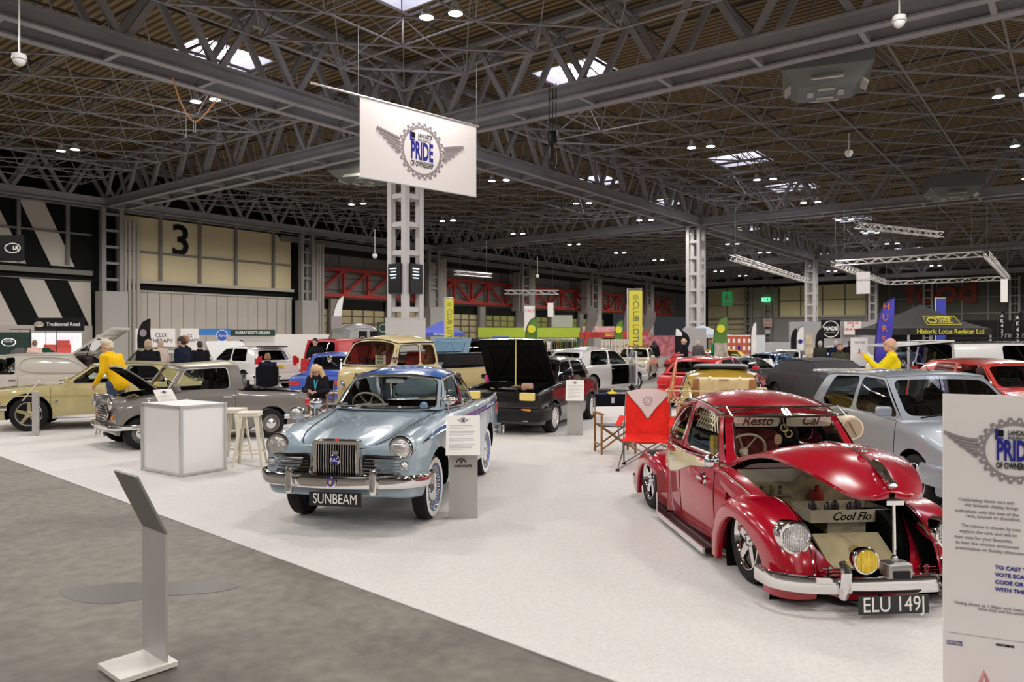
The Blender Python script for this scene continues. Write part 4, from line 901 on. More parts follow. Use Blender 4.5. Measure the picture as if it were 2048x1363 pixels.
# ================================================================ pale blue finned coupe (front of picture)
LB = paint('pale_blue', (.30, .39, .45), .25); DB = paint('strong_blue', (.01, .12, .46), .22)
sb = thing('classic_coupe', 'pale blue fifties coupe with blue roof, white sidewall tyres and black plate', 'car', (-1.264, 8.696), math.atan2(-math.cos(-.1769), math.sin(-.1769)))
S = [(1.93, .62, .42, .55, .74, .42, .25, .76, .775), (1.91, .70, .36, .56, .81, .50, .28, .80, .82), (1.80, .735, .32, .56, .88, .57, .33, .82, .865), (1.5, .76, .28, .56, .935, .60, .38, .88, .92), (1.2, .77, .27, .56, .955, .60, .40, .92, .955),
     (.8, .775, .26, .58, .985, .62, .42, .97, 1.0), (.5, .775, .26, .60, 1.0, .64, .42, 1.02, 1.035), (0, .775, .26, .60, .985, .68, .4, 1.0, 1.0), (-.7, .775, .26, .60, .975, .70, .42, .985, .99), (-1.2, .77, .27, .60, .985, .71, .45, .97, .985), (-1.7, .74, .30, .60, 1.0, .70, .5, .93, .94), (-2.05, .70, .36, .6, 1.02, .67, .5, .87, .87), (-2.15, .66, .42, .6, .98, .62, .4, .80, .8)]
SB = Body(S, 6, 5); o = SB.mb().build('body', [LB, CAVITY], sb, 0)
cut(o, [cyl_me((x, sd * .68, .33), .385 if x > 0 else .36, .4) for x in (1.22, -1.22) for sd in (-1, 1)] + [box_me(-1.0, .42, .62, .4, 1.2)])
for x in (1.22, -1.22):
    for sd in (-1, 1): wheel(sb, x, sd * .645, .315, .155, 'whitewall', sd, paint('wheel_blue', (.08, .2, .5)), .225)
sp = [(.60, .60, .24, .515), (-.25, .64, -.12, .545), (-.95, .60, -.66, .50), (-1.12, .54, -.80, .45)]
greenhouse(sb, LB, DB, sp, [1.02, .99, .98, .99], [1.335, 1.37, 1.34, 1.30], .095, panes=[(.16, .02, .04, .06, .10, .14), (.02, .06, .04, .06, .14, .3), None], trim=CHROME, ws=(.035, .035, .03, .05), wsbow=(.17, .12), rs=(.02, .02, .04, .06), rsbow=(-.22, -.16), rail=.014)
b = MB()
for sd in (-1, 1): b.tube([(-.2, sd * .625, 1.0), (-.14, sd * .555, 1.35)], .010, 5); b.tube([(.25, sd * .615, 1.0), (.17, sd * .55, 1.33)], .008, 5)
b.build('window_pillars', BLACK, sb)
seats(sb, [-.1], .32, .46, mat('navy_upholstery', (.02, .03, .06), .6), .52, .5, bench=None, head=False)
b = MB(); b.sbox((-.7, 0, .46), (.45, 1.15, .16), .25, 8); b.sbox((-.92, 0, .70), (.12, 1.15, .42), .25, 8); b.build('rear_seat', MATS['navy_upholstery'], sb); steering(sb, .30, -.32, 1.02, .19, CREAM, .6)
b = MB(); b.sbox((.50, 0, .96), (.26, 1.2, .14), .3, 8); b.build('dashboard', MATS['navy_upholstery'], sb)
b = MB(); b.sbox((.33, .0, 1.31), (.03, .22, .055), .4, 8); b.tube([(.33, 0, 1.32), (.30, 0, 1.40)], .006); b.build('interior_mirror', PLW, sb)
b = MB(); b.lathe([(0, .045), (.004, .045), (.004, .001)], (.60, .42, 1.06), axis='x', n=20); b.build('tax_disc', mat('disc_blue', (.35, .5, .75), .5), sb)
# bonnet shut lines, crease and motif
b = MB()
for sd in (-1, 1):
    P = [(x, sd * y, SB.top(x, y) + .001) for x, y in [(1.87, .36), (1.80, .40), (1.6, .46), (1.3, .50), (1.0, .53), (.75, .56), (.62, .585)]]; P = [tuple(q) for q in cr(P, 4)]; P = [(x, y, SB.top(x, y) + .001) for x, y, z in P]; b.tube([(1.905, sd * .33, .79)] + P, .007, 4)
b.tube([(1.915, -.33, .79), (1.925, -.22, .785)], .0045, 4); b.tube([(1.915, .33, .79), (1.925, .22, .785)], .0045, 4)
b.build('bonnet_seam', BLACK, sb)
b = MB(); b.sbox((1.90, 0, .845), (.10, .44, .035), .5, 10); b.build('grille_header', CHROME, sb); b = MB(); b.ell((1.945, 0, .862), (.018, .018, .018), 6); b.build('red_badge', REDP, sb)
b = MB(); b.box((1.925, 0, .66), (.05, .42, .34), 1)
for k in range(17): y = -.19 + k * .38 / 16; b.tube([(1.965, y, .835), (1.972, y, .66), (1.962, y, .50)], .0065, 6)
for sd in (-1, 1): b.bar((1.955, sd * .215, .84), (1.955, sd * .205, .485), .03, .025)
b.bar((1.96, -.21, .488), (1.96, .21, .488), .03, .025); b.bar((1.955, -.22, .838), (1.955, .22, .838), .03, .03)
gr = b.build('grille', [CHROME, BLACK], sb)
b = MB(); b.lathe([(0, .05), (.012, .05), (.016, .042)], (1.98, 0, .685), axis='x', n=24); b.lathe([(.014, .042), (.016, .001)], (1.98, 0, .685), axis='x', n=24, mi=1)
for k in range(3): b.box((1.985, (k - 1) * .018, .752), (.012, .012, .03))
b.box((1.985, 0, .74), (.012, .05, .012)); o = b.build('club_badge', [CHROME, NAVY], sb); text('RAC', .05, PLW, o, frame((1.998, 0, .685), (0, 1, 0), (0, 0, 1)), 'badge_letters', sx=.8)
for sd in (-1, 1):
    b = MB(); pts = [(1.95, sd * .26, .72), (1.945, sd * .45, .72), (1.92, sd * .62, .715), (1.87, sd * .70, .68), (1.88, sd * .69, .60), (1.935, sd * .56, .545), (1.96, sd * .3, .535), (1.96, sd * .25, .60)]
    pc = [tuple(q) for q in cr(pts, 4, True)]; b.tube(pc, .013, 6, closed=True); cc = (1.905, sd * .46, .63); b.rings([pc, [tuple(np.array(cc) * .98 + np.array(q) * .02) for q in pc]], False, False, 1)
    for k in range(5):
        z = .575 + k * .03; b.tube([(1.965, sd * (.265 + .006 * abs(k - 1)), z), (1.955, sd * .48, z), (1.92, sd * .62, z)], .0075, 5)
    b.build('side_grille', [CHROME, BLACK], sb)
    round_lamp(sb, (1.935, sd * .645, .645), .036, lens=LENS, name='side_lamp', bezel=.008)
    hd = MB(); hd.lathe([(-.35, .05), (-.22, .10), (-.06, .122), (.01, .118)], (1.90, sd * .60, .79), axis='x', n=28); hd.build('headlamp_pod', LB, sb)
    round_lamp(sb, (1.915, sd * .60, .79), .092, d=.06, bezel=.018)
    b = MB(); b.sbox((2.07, sd * .40, .51), (.075, .07, .24), .45, 10); b.build('overrider', CHROME, sb)
bumper(sb, [(1.62, .80, .50), (1.80, .79, .50), (1.94, .66, .50), (2.0, .4, .495), (2.03, 0, .49), (2.0, -.4, .495), (1.94, -.66, .50), (1.80, -.79, .50), (1.62, -.80, .50)], .125, .07, CHROME)
bumper(sb, [(-1.8, .80, .52), (-2.1, .76, .52), (-2.22, .5, .52), (-2.25, 0, .52), (-2.22, -.5, .52), (-2.1, -.76, .52), (-1.8, -.80, .52)], .12, .06, CHROME)
b = MB(); b.sbox((1.88, 0, .42), (.1, 1.2, .16), .4, 8); b.build('valance', LB, sb)
b = MB(); b.lathe([(0, .05), (.012, .05), (.016, .04)], (2.07, 0, .50), axis='x', n=20); b.lathe([(.014, .042), (.016, .001)], (2.07, 0, .50), axis='x', n=20, mi=1); b.box((2.09, 0, .50), (.008, .02, .03), 2); b.build('bumper_badge', [CHROME, mat('badge_violet', (.1, .06, .4), .4), PLY], sb)
plate(sb, 2.03, .02, .335, 'SUNBEAM', black=True, w_=.50, h=.125, size=.13, sx=.74)
b = MB()
for sd in (-1, 1):
    for zz, dz in ((.86, 0), (.90, 0)): pass
    lo = [(1.66, .815), (1.3, .845), (.9, .86), (.3, .865), (-.6, .87), (-1.3, .89), (-2.0, .925)]; hi = [(1.66, .82), (1.3, .875), (.9, .905), (.3, .915), (-.6, .92), (-1.3, .945), (-2.0, .985)]
    R = []
    for (x0, z0), (x1, z1) in zip(cr(lo, 5), cr(hi, 5)): R.append([(x0, sd * (SB.y(x0, lerp(z0, z1, q)) + .006), lerp(z0, z1, q)) for q in (0, .5, 1)])
    m_ = MB(); m_.rings(R, False, False, openring=True); q = m_.build('side_flash', DB, sb, 50, 'blue side flash edged in chrome'); m_ = MB(); m_.tube([(r[0][0], r[0][1] + sd * .004, r[0][2]) for r in R], .008, 5); m_.tube([(r[2][0], r[2][1] + sd * .003, r[2][2]) for r in R], .005, 5); m_.build('flash_trim', CHROME, q)
b = MB(); seam(b, SB, .62, .56, .34, .95); seam(b, SB, -.42, -.40, .34, .95); b.build('door_seams', BLACK, sb)
b = MB(); [b.box((-.22, sd * (SB.y(-.22, .83) + .03), .835), (.16, .02, .022)) for sd in (-1, 1)]; b.build('door_handle', CHROME, sb)
b = MB()
for y in (-.28, .18): b.ell((.70, y, 1.045), (.03, .03, .025), 6); b.bar((.70, y, 1.055), (.74, y - .42, 1.075), .012, .012); b.bar((.74, y - .42, 1.075), (.73, y - .12, 1.085), .008, .02)
b.build('wipers', CHROME, sb)
for sd, xx, yy in ((-1, .98, -.66), (1, .62, .70)):
    b = MB(); z0 = SB.top(xx, abs(yy) - .06) - .01; b.tube([(xx, yy, z0), (xx + .01, yy, z0 + .10)], .008, 6); b.ell((xx - .02, yy, z0 + .14), (.07, .075, .055), 10); b.build('wing_mirror', CHROME, sb)
round_lamp(sb, (1.42, -.66, 1.035), .062, d=.09, bezel=.01, name='spot_lamp'); b = MB(); b.tube([(1.38, -.66, .93), (1.38, -.66, .99)], .01); b.build('lamp_stem', CHROME, sb)
for sd in (-1, 1): b = MB(); b.sbox((-2.16, sd * .64, .78), (.06, .09, .2), .4, 8); b.build('tail_lamp', REDL, sb)
# ================================================================ the other cars
def hatch(x=0, zb=.9, zr=1.34, yb=.70, yt=.58, A=.80, At=.22, C=-1.3, Ct=-1.05, D=-1.62, Dt=-1.32, Bx=-.28):
    return dict(posts=[(A, yb, At, yt), (Bx, yb + .03, Bx + .05, yt + .03), (C, yb, Ct, yt), (D, yb - .03, Dt, yt - .02)], zr=[zr, zr + .02, zr - .01, zr - .04])
def setd(base, **k): d = dict(base); d.update(k); return d
P2 = [(.05, .05, .05, .08, .10, .16), (.05, .06, .05, .08, .10, .18)]
SILV = paint('silver_blue', (.34, .38, .43), .3, .35)
HB = dict(F=1.86, R=1.80, w=.81, zb=.90, zh=.72, xc=.88, xd=-1.45, xf=1.18, xr=-1.22, wr=.29, rim='six', panes=P2 + [None], zt=.86, zd=.88, doors=(.82, -.30), handles=(-.18,), **hatch())
r3, b3, _ = generic_car('silver-blue eighties hatchback with amber indicators parked behind the red saloon', 'car', 'hatchback', (4.98, 8.95), (.02, -1), setd(HB, paint=SILV, lamp='rect', bumperm=SILV, bh=.22, zbm=.42, strip=False, seatm=SEATB, mirm=SILV, glass=GLASS, nose=.95, grille=True))
b = MB(); b.sbox((-1.60, 0, 1.335), (.42, 1.25, .05), .4, 10); b.build('roof_spoiler', SILV, r3)
b = MB(); b.tube([(.1, 0, 1.40), (-.12, 0, 1.62)], .005); b.build('aerial', BLACK, r3)
b = MB()
for k in range(6): b.box((1.45 - k * .03, -.42, b3.top(1.45 - k * .03, .42) + .004), (.012, .30, .006))
b.build('bonnet_vent', mat('vent_dark', (.12, .13, .14), .5), r3)
b = MB(); bp = [(1.62, .82, .50), (1.86, .76, .50), (1.95, .4, .50), (1.96, 0, .50), (1.95, -.4, .50), (1.86, -.76, .50), (1.62, -.82, .50)]; b.tube(cr(bp, 5), .008); b.build('red_pinstripe', REDP, r3)
round_lamp(r3, (1.93, -.5, .30), .05, name='fog_lamp')
# grey pickup with cream roof
GREY = paint('dove_grey', (.17, .155, .14), .3); CRR = paint('roof_cream', (.62, .53, .33), .3)
mp = dict(F=1.45, R=1.82, w=.70, zb=.90, zh=.80, xc=.70, xd=-.52, zd=.84, zt=.80, xf=1.07, xr=-1.09, wr=.26, rim='cap', rimcol=GREY, rimf=.58, track=.60, paint=GREY, roof=CRR, posts=[(.66, .61, .38, .53), (-.44, .63, -.38, .55), (-.62, .62, -.55, .54)], zr=[1.30, 1.32, 1.31], panes=[(.06, .06, .05, .08, .08, .14), None], rs=(.12, .12, .2, .2), trim=STEEL, lamp=None, grille=False, bumperm=CHROME, bh=.09, zbm=.37, bay=True, bonnet=.72, under=CAVITY, doors=(.62, -.44), handles=(-.30,), bench=-.3, sx=-.05, cuts=[(-1.74, -.70, .58, .52, 1.0)], nose=.93, rsbow=(-.02, -.02), crown=.06, r=.10, lift=0)
r4, b4, _ = generic_car('small grey classic pickup with cream roof and open bonnet behind the white counter', 'car', 'classic_pickup', (-5.62, 13.15), (-.744, -.668), mp)
for sd in (-1, 1):
    hd = MB(); hd.lathe([(-.3, .05), (-.15, .105), (.0, .118), (.02, .11)], (1.48, sd * .50, .745), axis='x', n=24); hd.build('headlamp_pod', GREY, r4); round_lamp(r4, (1.50, sd * .50, .745), .095)
    b = MB(); b.ell((1.46, sd * .50, .52), (.03, .035, .035), 8); b.build('indicator', AMBER, r4)
b = MB(); ov = [(1.49, .36 * math.cos(a), .58 + .13 * math.sin(a)) for a in [2 * PI * k / 28 for k in range(28)]]; b.tube(ov, .014, 6, closed=True, mi=1); b.add([(1.485, y, z) for _, y, z in ov], [tuple(range(28))], 0)
for k in range(9): y = -.28 + k * .07; h = .11 * math.sqrt(max(0, 1 - (y / .34) ** 2)); b.bar((1.495, y, .58 - h), (1.495, y, .58 + h), .014, mi=1)
for k in range(5): z = .50 + k * .04; h = .33 * math.sqrt(max(0, 1 - ((z - .58) / .12) ** 2)); b.bar((1.50, -h, z), (1.50, h, z), .013, mi=1)
b.build('grille', [BLACK, CHROME], r4)
plate(r4, 1.55, 0, .26, 'LJC 279', w_=.5, h=.11)
b = MB(); [b.sbox((.52, sd * .72, .95), (.05, .10, .08), .5, 6) for sd in (-1, 1)]; b.build('chrome_mirror', CHROME, r4)
# pale yellow muscle car
YEL = paint('pale_yellow', (.50, .42, .19), .28)
mu = dict(F=2.22, R=2.38, w=.88, zb=.90, zh=.80, xc=.95, xd=-1.45, zd=.90, zt=.88, xf=1.37, xr=-1.37, wr=.335, rim='five', rimcol=mat('gold_spoke', (.45, .38, .2), .3, .6), track=.76, ww=.21, paint=YEL, posts=[(.82, .74, .32, .60), (-.35, .77, -.28, .62), (-1.15, .75, -.85, .60), (-1.55, .70, -1.1, .56)], zr=[1.24, 1.27, 1.25, 1.2], panes=[(.10, .03, .05, .08, .08, .14), (.03, .10, .05, .08, .10, .2), None], trim=CHROME, lamp='round', bumperm=CHROME, bh=.09, zbm=.46, doors=(1.0, -.35), handles=(-.22,), r=.10, zs=.22, seatm=SEATB, arch=.40)
r5, b5, _ = generic_car('pale yellow sixties muscle coupe with five spoke wheels at left', 'car', 'classic_coupe', (-8.35, 15.55), (-.93, -.367), mu)
sidebar(b5, list(np.linspace(2.0, -1.2, 9)), list(np.linspace(.69, .66, 9)), 0, .02, .012).build('side_crease', YEL, r5, 0)
sidebar(b5, list(np.linspace(.95, -.9, 7)), [.27] * 7, 0, .05, .02).build('sill_trim', CHROME, r5, 0)
b = MB(); [b.sbox((1.98, sd * .86, .55), (.36, .05, .05), .6, 8) for sd in (-1, 1)]; b.build('bumper_corner', CHROME, r5)
b = MB(); b.lathe([(0, .04), (.01, .035), (.012, .001)], (.80 + .1, .885, .56), axis='y', n=6); b.build('badge', CHROME, r5)
# cream panel van with raised tailgate
CVAN = paint('van_cream', (.55, .51, .44), .35)
va = dict(F=1.95, R=2.05, w=.80, zb=.90, zh=.80, xc=1.0, xd=-1.75, xf=1.25, xr=-1.25, wr=.29, rim='six', paint=CVAN, posts=[(.9, .70, .40, .60), (-.2, .73, -.12, .63), (-1.95, .71, -1.35, .61)], zr=[1.34, 1.38, 1.38], panes=[(.06, .06, .05, .1, .08, .14), None], rs=(.06, .06, .06, .06), zt=.88, zd=.9, doors=(.95, -.22), handles=(-.10,), rsbow=(-.03, -.02), seatm=SEATB)
r6, b6, _ = generic_car('cream panel van with raised glass tailgate behind the yellow coupe', 'van', 'panel_van', (-12.3, 18.7), (-.99, -.12), va)
M = frame((-1.0, 0, 1.14), (-1, 0, 0), (0, 0, 1)); b = MB()
for sd in (-1, 1): q = [(-.35 - .0, sd * .74, 1.0), (-.35, sd * .68, 1.3), (-1.28, sd * .68, 1.3), (-1.72, sd * .745, 1.0)]; b.tube(cr(q, 4, True), .012, 6, closed=True)
b.build('panel_pressing', CVAN, r6)
def gate(root, x, z, wd, L, ang, m, name='tailgate', gl=True, th=.05):
    Mx = Matrix.Translation((x, 0, z)) @ Matrix.Rotation(-ang, 4, 'Y') @ Matrix.Rotation(PI, 4, 'Z') if False else Matrix.Translation((x, 0, z)) @ Matrix.Rotation(ang, 4, 'Y')
    P = lambda s, t: (-L * s, (2 * t - 1) * wd * (1 - .08 * s), .04 * math.sin(PI * s)); b = MB(Mx); g = MB(Mx); panel(b, g if gl else None, None, lambda s, t: Vector(P(s, t)), rhole(.08, .35, .1, .1, .06, .08) if gl else None); 
    for t in (0, 1): b.bar(P(0, t), P(1, t), .05, .05)
    b.bar(P(1, 0), P(1, 1), .06, .06); b.bar(P(0, 0), P(0, 1), .05, .05); b.bar(P(.65, 0), P(.65, 1), .05, .06)
    o = b.build(name, m, root, 30)
    if not gl: b = MB(Mx); b.grid(lambda s, t: Vector(P(s, t)) + Vector((0, 0, -.1 * math.sin(PI * min(s * 1.1, 1)) - .04)), 8, 8); b.build('tailgate_lining', BLACK, o)
    if gl: g.build('tailgate_glass', GLASS, o)
    b = MB(); [b.tube([(x - .15, sd * wd * .9, z - .45), Mx @ Vector((-L * .45, sd * wd * .9, 0))], .012) for sd in (-1, 1)]; b.build('gas_strut', BLACK, root); return o
gate(r6, -1.42, 1.42, .62, 1.05, .62, CVAN)
# green and navy cars far left
GRN = paint('leaf_green', (.17, .27, .12), .3); NAVYP = paint('navy', (.01, .02, .05), .3)
SD = dict(F=2.05, R=2.1, w=.80, zb=.92, zh=.82, xc=.95, xd=-1.25, zd=.90, zt=.88, xf=1.25, xr=-1.25, wr=.30, rim='cap', panes=P2 + [None], posts=[(.85, .70, .40, .58), (-.22, .72, -.15, .60), (-1.1, .70, -.85, .57), (-1.35, .66, -1.0, .54)], zr=[1.34, 1.38, 1.36, 1.32], trim=CHROME, lamp='round', bumperm=CHROME, bh=.09, doors=(.9, -.25), handles=(-.12,))
generic_car('mid green classic saloon behind the man in the yellow shirt', 'car', 'classic_saloon', (-12.2, 25.2), (-.85, -.5), setd(SD, paint=GRN, zr=[1.42, 1.46, 1.44, 1.4]))
generic_car('dark navy saloon at the left edge behind the cream van', 'car', 'classic_saloon', (-17.2, 23.5), (.98, -.2), setd(SD, paint=NAVYP, zr=[1.36, 1.4, 1.38, 1.34]))
generic_car('olive green saloon half hidden behind the men in dark tops', 'car', 'classic_saloon', (-11.6, 30.5), (.95, -.3), setd(SD, paint=GRN))
# white hatchback seen from the rear
WP = paint('white', (.72, .71, .70), .25)
r8, b8, _ = generic_car('white modern hatchback with R5 EUL yellow plate and raised bonnet', 'car', 'hatchback', (-9.75, 27.3), (-.75, .66), setd(HB, F=2.1, R=2.05, w=.90, zb=.98, zh=.78, xc=1.05, xd=-1.6, wr=.33, ww=.22, rim='ten', xf=1.3, xr=-1.32, paint=WP, posts=[(1.0, .78, .40, .62), (-.3, .82, -.25, .65), (-1.35, .78, -1.2, .62), (-1.85, .74, -1.55, .58)], zr=[1.42, 1.47, 1.45, 1.40], zt=.96, zd=.98, glass=TINT, bumperm=WP, bh=.2, bay=True, bonnet=.85, under=WP, tlw=.14, tlh=.35, ztl=1.0, indm=REDL, zpr=.80, pr='R5 EUL', doors=(.95, -.32)))
b = MB(); b.sbox((-1.68, 0, 1.50), (.35, 1.15, .05), .4, 8); b.build('roof_spoiler', BLACK, r8); b = MB(); b.sbox((-2.07, 0, .38), (.06, 1.1, .2), .3, 8); b.build('diffuser', BLACK, r8)
# bright blue boxy saloon from the rear
BL = paint('french_blue', (.05, .11, .50), .28)
r9, b9, _ = generic_car('bright blue boxy saloon seen from behind with grey stripes', 'car', 'classic_saloon', (-4.75, 20.7), (.10, .99), setd(SD, F=2.0, R=2.0, w=.76, paint=BL, posts=[(.95, .66, .55, .57), (-.1, .68, -.08, .59), (-.95, .66, -.72, .57)], zr=[1.34, 1.38, 1.35], panes=P2, xd=-1.0, zd=.86, zt=.84, ztl=.66, tlw=.28, tlh=.1, r=.07, bumperm=CHROME, zpr=.62, pr='BOC 1', pblk=True, trim=CHROME))
b = MB(); [b.box((-2.09, .3 * s_, .46), (.08, .05, .22)) for s_ in (-1, 1)]; b.build('overrider', BLACK, r9)
# forward-control cream pickup
CP = paint('pickup_cream', (.66, .53, .25), .3)
def fwd_pickup():
    H = (-.61, -.79); root = thing('classic_pickup', 'cream forward-control pickup with open side windows and black drop-side bed', 'car', (-1.93, 17.1), math.atan2(H[1], H[0]))
    S = [st(2.02, .74, .42, .7, .98, 1.06, .2), st(1.99, .80, .34, .7, 1.06, 1.14, .18), st(1.9, .86, .30, .7, 1.16, 1.22, .15), st(1.6, .88, .28, .7, 1.22, 1.24, .1), st(.55, .88, .28, .7, 1.22, 1.24, .1), st(.5, .88, .30, .7, 1.22, 1.24, .1)]
    B = Body(S, 5, 4); o = B.mb().build('cab_body', [CP, CAVITY], root, 0); cut(o, [cyl_me((1.3, sd * .75, .34), .40, .5) for sd in (-1, 1)] + [box_me(.6, 1.75, .78, .5, 1.5)])
    greenhouse(root, CP, CP, [(1.86, .80, 1.62, .70), (1.12, .84, 1.05, .73), (.54, .82, .58, .72)], 1.215, [1.68, 1.70, 1.70], .17, panes=[(.10, .04, .06, .08, .1, .14), (.06, .14, .06, .1, .14, .16)], trim=BLACK, ws=(.05, .05, .05, .07), wsbow=(.10, .06), rs=(.2, .2, .2, .2), rsbow=(0, 0))
    S2 = [st(.45, .86, .55, .8, 1.12, 1.14, .03), st(.40, .88, .52, .8, 1.12, 1.14, .03), st(-2.1, .88, .52, .8, 1.12, 1.14, .03), st(-2.14, .86, .55, .8, 1.12, 1.14, .03)]
    B2 = Body(S2, 3, 3); o = B2.mb().build('load_bed', [CP, BLACK], root, 0); cut(o, [cyl_me((-1.1, sd * .80, .34), .40, .5) for sd in (-1, 1)] + [box_me(-2.05, .35, .80, .75, 1.4)])
    b = MB()
    for sd in (-1, 1): b.box((-.85, sd * .86, 1.30), (2.5, .04, .22)); b.tube([(.4, sd * .86, 1.45), (-2.1, sd * .86, 1.45)], .02)
    b.box((-2.1, 0, 1.30), (.04, 1.7, .22)); b.build('bed_rail', BLACK, root, 0)
    for x in (1.3, -1.1):
        for sd in (-1, 1): wheel(root, x, sd * .76, .34, .17, 'cap', sd, WHITE)
    for sd in (-1, 1): round_lamp(root, (2.03, sd * .58, .80), .085, d=.1)
    b = MB(); b.box((2.035, 0, 1.02), (.02, .34, .07)); [b.box((2.05, 0, 1.0 + .02 * k), (.008, .34, .006), 1) for k in range(3)]; b.build('front_vent', [BLACK, STEEL], root)
    bumper(root, [(1.9, .88, .42), (2.08, .7, .42), (2.12, 0, .42), (2.08, -.7, .42), (1.9, -.88, .42)], .12, .05, CP)
    seats(root, [1.1], .4, 1.0, mat('red_seat', (.45, .02, .02), .5), .5, .5, head=False); steering(root, 1.5, -.4, 1.30, .2, BLACK, 1.1)
    b = MB(); b.box((-.02 + 1.72, .25, 1.33), (.01, .32, .22)); o = b.build('sign_card', CREAM, root, 0); text('LOOK\nINSIDE\nBACK', .07, INK, o, frame((1.712, .25, 1.36), (0, 1, 0), (0, 0, 1)), 'card_lettering')
    b = MB(); b.lathe([(0, .07), (.012, .07), (.012, .001)], (.82, .885, .92), axis='y', n=4); b.build('diamond_emblem', GREYP, root)
    text('FORD WORKS\nAND\nSERVICES\nLONDON', .15, mat('sign_ochre', (.22, .15, .04), .6), root, frame((1.0, .892, .86), (-1, 0, 0), (0, 0, 1)), 'side_lettering', bold=.003)
    b = MB()
    for sd in (-1, 1): b.tube([(1.95, sd * .86, 1.2), (2.02, sd * 1.02, 1.32)], .008); b.ell((2.02, sd * 1.03, 1.36), (.02, .08, .09), 8)
    b.build('mirror', CHROME, root)
fwd_pickup()
# red cab and grey van behind
RD = paint('signal_red', (.52, .015, .02), .25)
BOXV = dict(F=2.0, R=2.2, w=.86, zb=1.12, zh=1.0, xc=1.0, xd=-2.0, xf=1.35, xr=-1.3, wr=.35, rim='six', panes=[P2[0], P2[1], None], posts=[(.95, .76, .62, .68), (-.1, .80, -.08, .70), (-1.5, .80, -1.45, .70), (-2.1, .78, -2.0, .68)], zr=[1.72, 1.74, 1.74, 1.72], rs=(.08, .08, .1, .1), zt=1.1, zd=1.12, zs=.35, r=.06)
generic_car('red off-road estate behind the cream pickup', 'car', 'estate_car', (-5.3, 26.4), (.5, .85), setd(BOXV, paint=RD))
gv = paint('van_grey', (.26, .26, .25), .35)
r12, _, _ = generic_car('big grey rounded van behind the white hatchback', 'van', 'grey_van', (-8.3, 38.0), (-.5, .86), setd(BOXV, F=2.3, R=2.6, w=1.05, zb=1.3, zr=[2.2, 2.28, 2.28, 2.15], paint=gv, panes=[P2[0], None, None], crown=.25, rs=None, posts=[(1.3, .95, .8, .75), (.2, 1.0, .2, .8), (-1.8, 1.0, -1.6, .8), (-2.5, .9, -2.2, .65)], mirrors=False))
b = MB(); b.lathe([(0, .16), (.02, .16), (.02, .001)], (-2.3, .3, 1.75), axis='x', n=16, sgn=-1); b.build('poppy_badge', REDP, r12)
# black hatch with raised bonnet
BP = paint('black', (.003, .003, .004), .2)
r13, b13, _ = generic_car('black eighties hatchback with its bonnet raised high and white mesh wheels', 'car', 'hatchback', (.53, 15.6), (-.386, -.923), setd(HB, F=1.95, R=1.85, w=.83, zb=.93, zh=.84, xc=.85, xd=-1.5, wr=.285, xf=1.25, xr=-1.22, arch=.345, rim='mesh', rimcol=mat('white_alloy', (.75, .74, .72), .3, .2), ww=.21, track=.75, paint=BP, bay=True, bonnet=1.02, under=CAVITY, lamp=None, lips=True, lipm=BLACK, bumperm=BLACK, bh=.24, zbm=.38, zr=[1.33, 1.36, 1.35, 1.31], strip=True, seatm=SEATB, zs=.16))
for sd in (-1, 1):
    b = MB(); b.sbox((1.95, sd * .55, .72), (.08, .30, .15), .25, 8); b.build('headlamp', mat('yellow_headlamp', (.85, .65, .2), .15, coat=1), r13)
    b = MB(); b.sbox((2.02, sd * .55, .47), (.05, .20, .06), .3, 6); b.build('indicator', AMBER, r13); b = MB(); b.sbox((2.02, sd * .52, .31), (.05, .16, .08), .3, 6); b.build('fog_lamp', LENS, r13)
b = MB(); b.tube([(1.80, .25, .90), (1.42, .1, 1.80)], .012, 6); b.build('bonnet_stay', mat('stay_yellow', (.6, .45, .08), .4), r13)
b = MB(); b.sbox((1.45, .35, .86), (.2, .2, .16), .4, 8); b.build('washer_bottle', mat('bottle_brown', (.5, .3, .2), .5), r13); b = MB(); b.sbox((.95, -.72, .98), (.12, .06, .14), .3, 6); b.build('pink_cloth', mat('pink_cloth', (.8, .05, .3), .8), r13)
# silver hatch with doors open
SV = paint('satin_silver', (.50, .49, .48), .35, .3)
r14, b14, _ = generic_car('silver hatchback with its driver door standing open on multispoke wheels', 'car', 'hatchback', (2.75, 24.6), (.67, .74), setd(HB, F=2.0, R=1.95, w=.86, zb=.94, zh=.74, xc=.95, xd=-1.5, wr=.32, xf=1.25, xr=-1.25, arch=.37, rim='ten', paint=SV, bumperm=SV, bh=.2, zr=[1.40, 1.44, 1.43, 1.38], posts=[(.9, .75, .25, .62), (-.3, .78, -.25, .65), (-1.35, .74, -1.15, .62), (-1.75, .70, -1.4, .58)], cuts=[(-.25, .75, -.70, .30, .92, 1, -.90)]))
def open_door(root, x, y, zb, L, ang, m, sd):
    Mx = Matrix.Translation((x, y, 0)) @ Matrix.Rotation(sd * ang, 4, 'Z'); b = MB(Mx); b.sbox((-L / 2, 0, (zb + .28) / 2), (L, .07, zb - .28), .15, 8); b.tube([(0, 0, zb), (-.35, 0, zb + .42), (-L * .85, 0, zb + .44), (-L, 0, zb)], .02, 6); o = b.build('open_door', m, root); b = MB(Mx); b.add([(-.05, 0, zb), (-.36, 0, zb + .41), (-L * .85, 0, zb + .43), (-L + .03, 0, zb)], [(0, 1, 2, 3)]); b.build('door_glass', GLASS, o)
open_door(r14, .85, -.86, .94, 1.1, .75, SV, 1)
CRM = paint('ivory', (.62, .56, .42), .28)
r15, _, _ = generic_car('ivory sixties two-door saloon facing the camera by the yellow banner', 'car', 'classic_saloon', (5.6, 33.4), (-.3, -.95), setd(SD, paint=CRM, trim=CHROME, w=.79, rsbow=(-.04, -.03)))
b = MB(); b.box((2.06, 0, .62), (.03, 1.0, .05)); b.build('grille_bar', BLACK, r15)
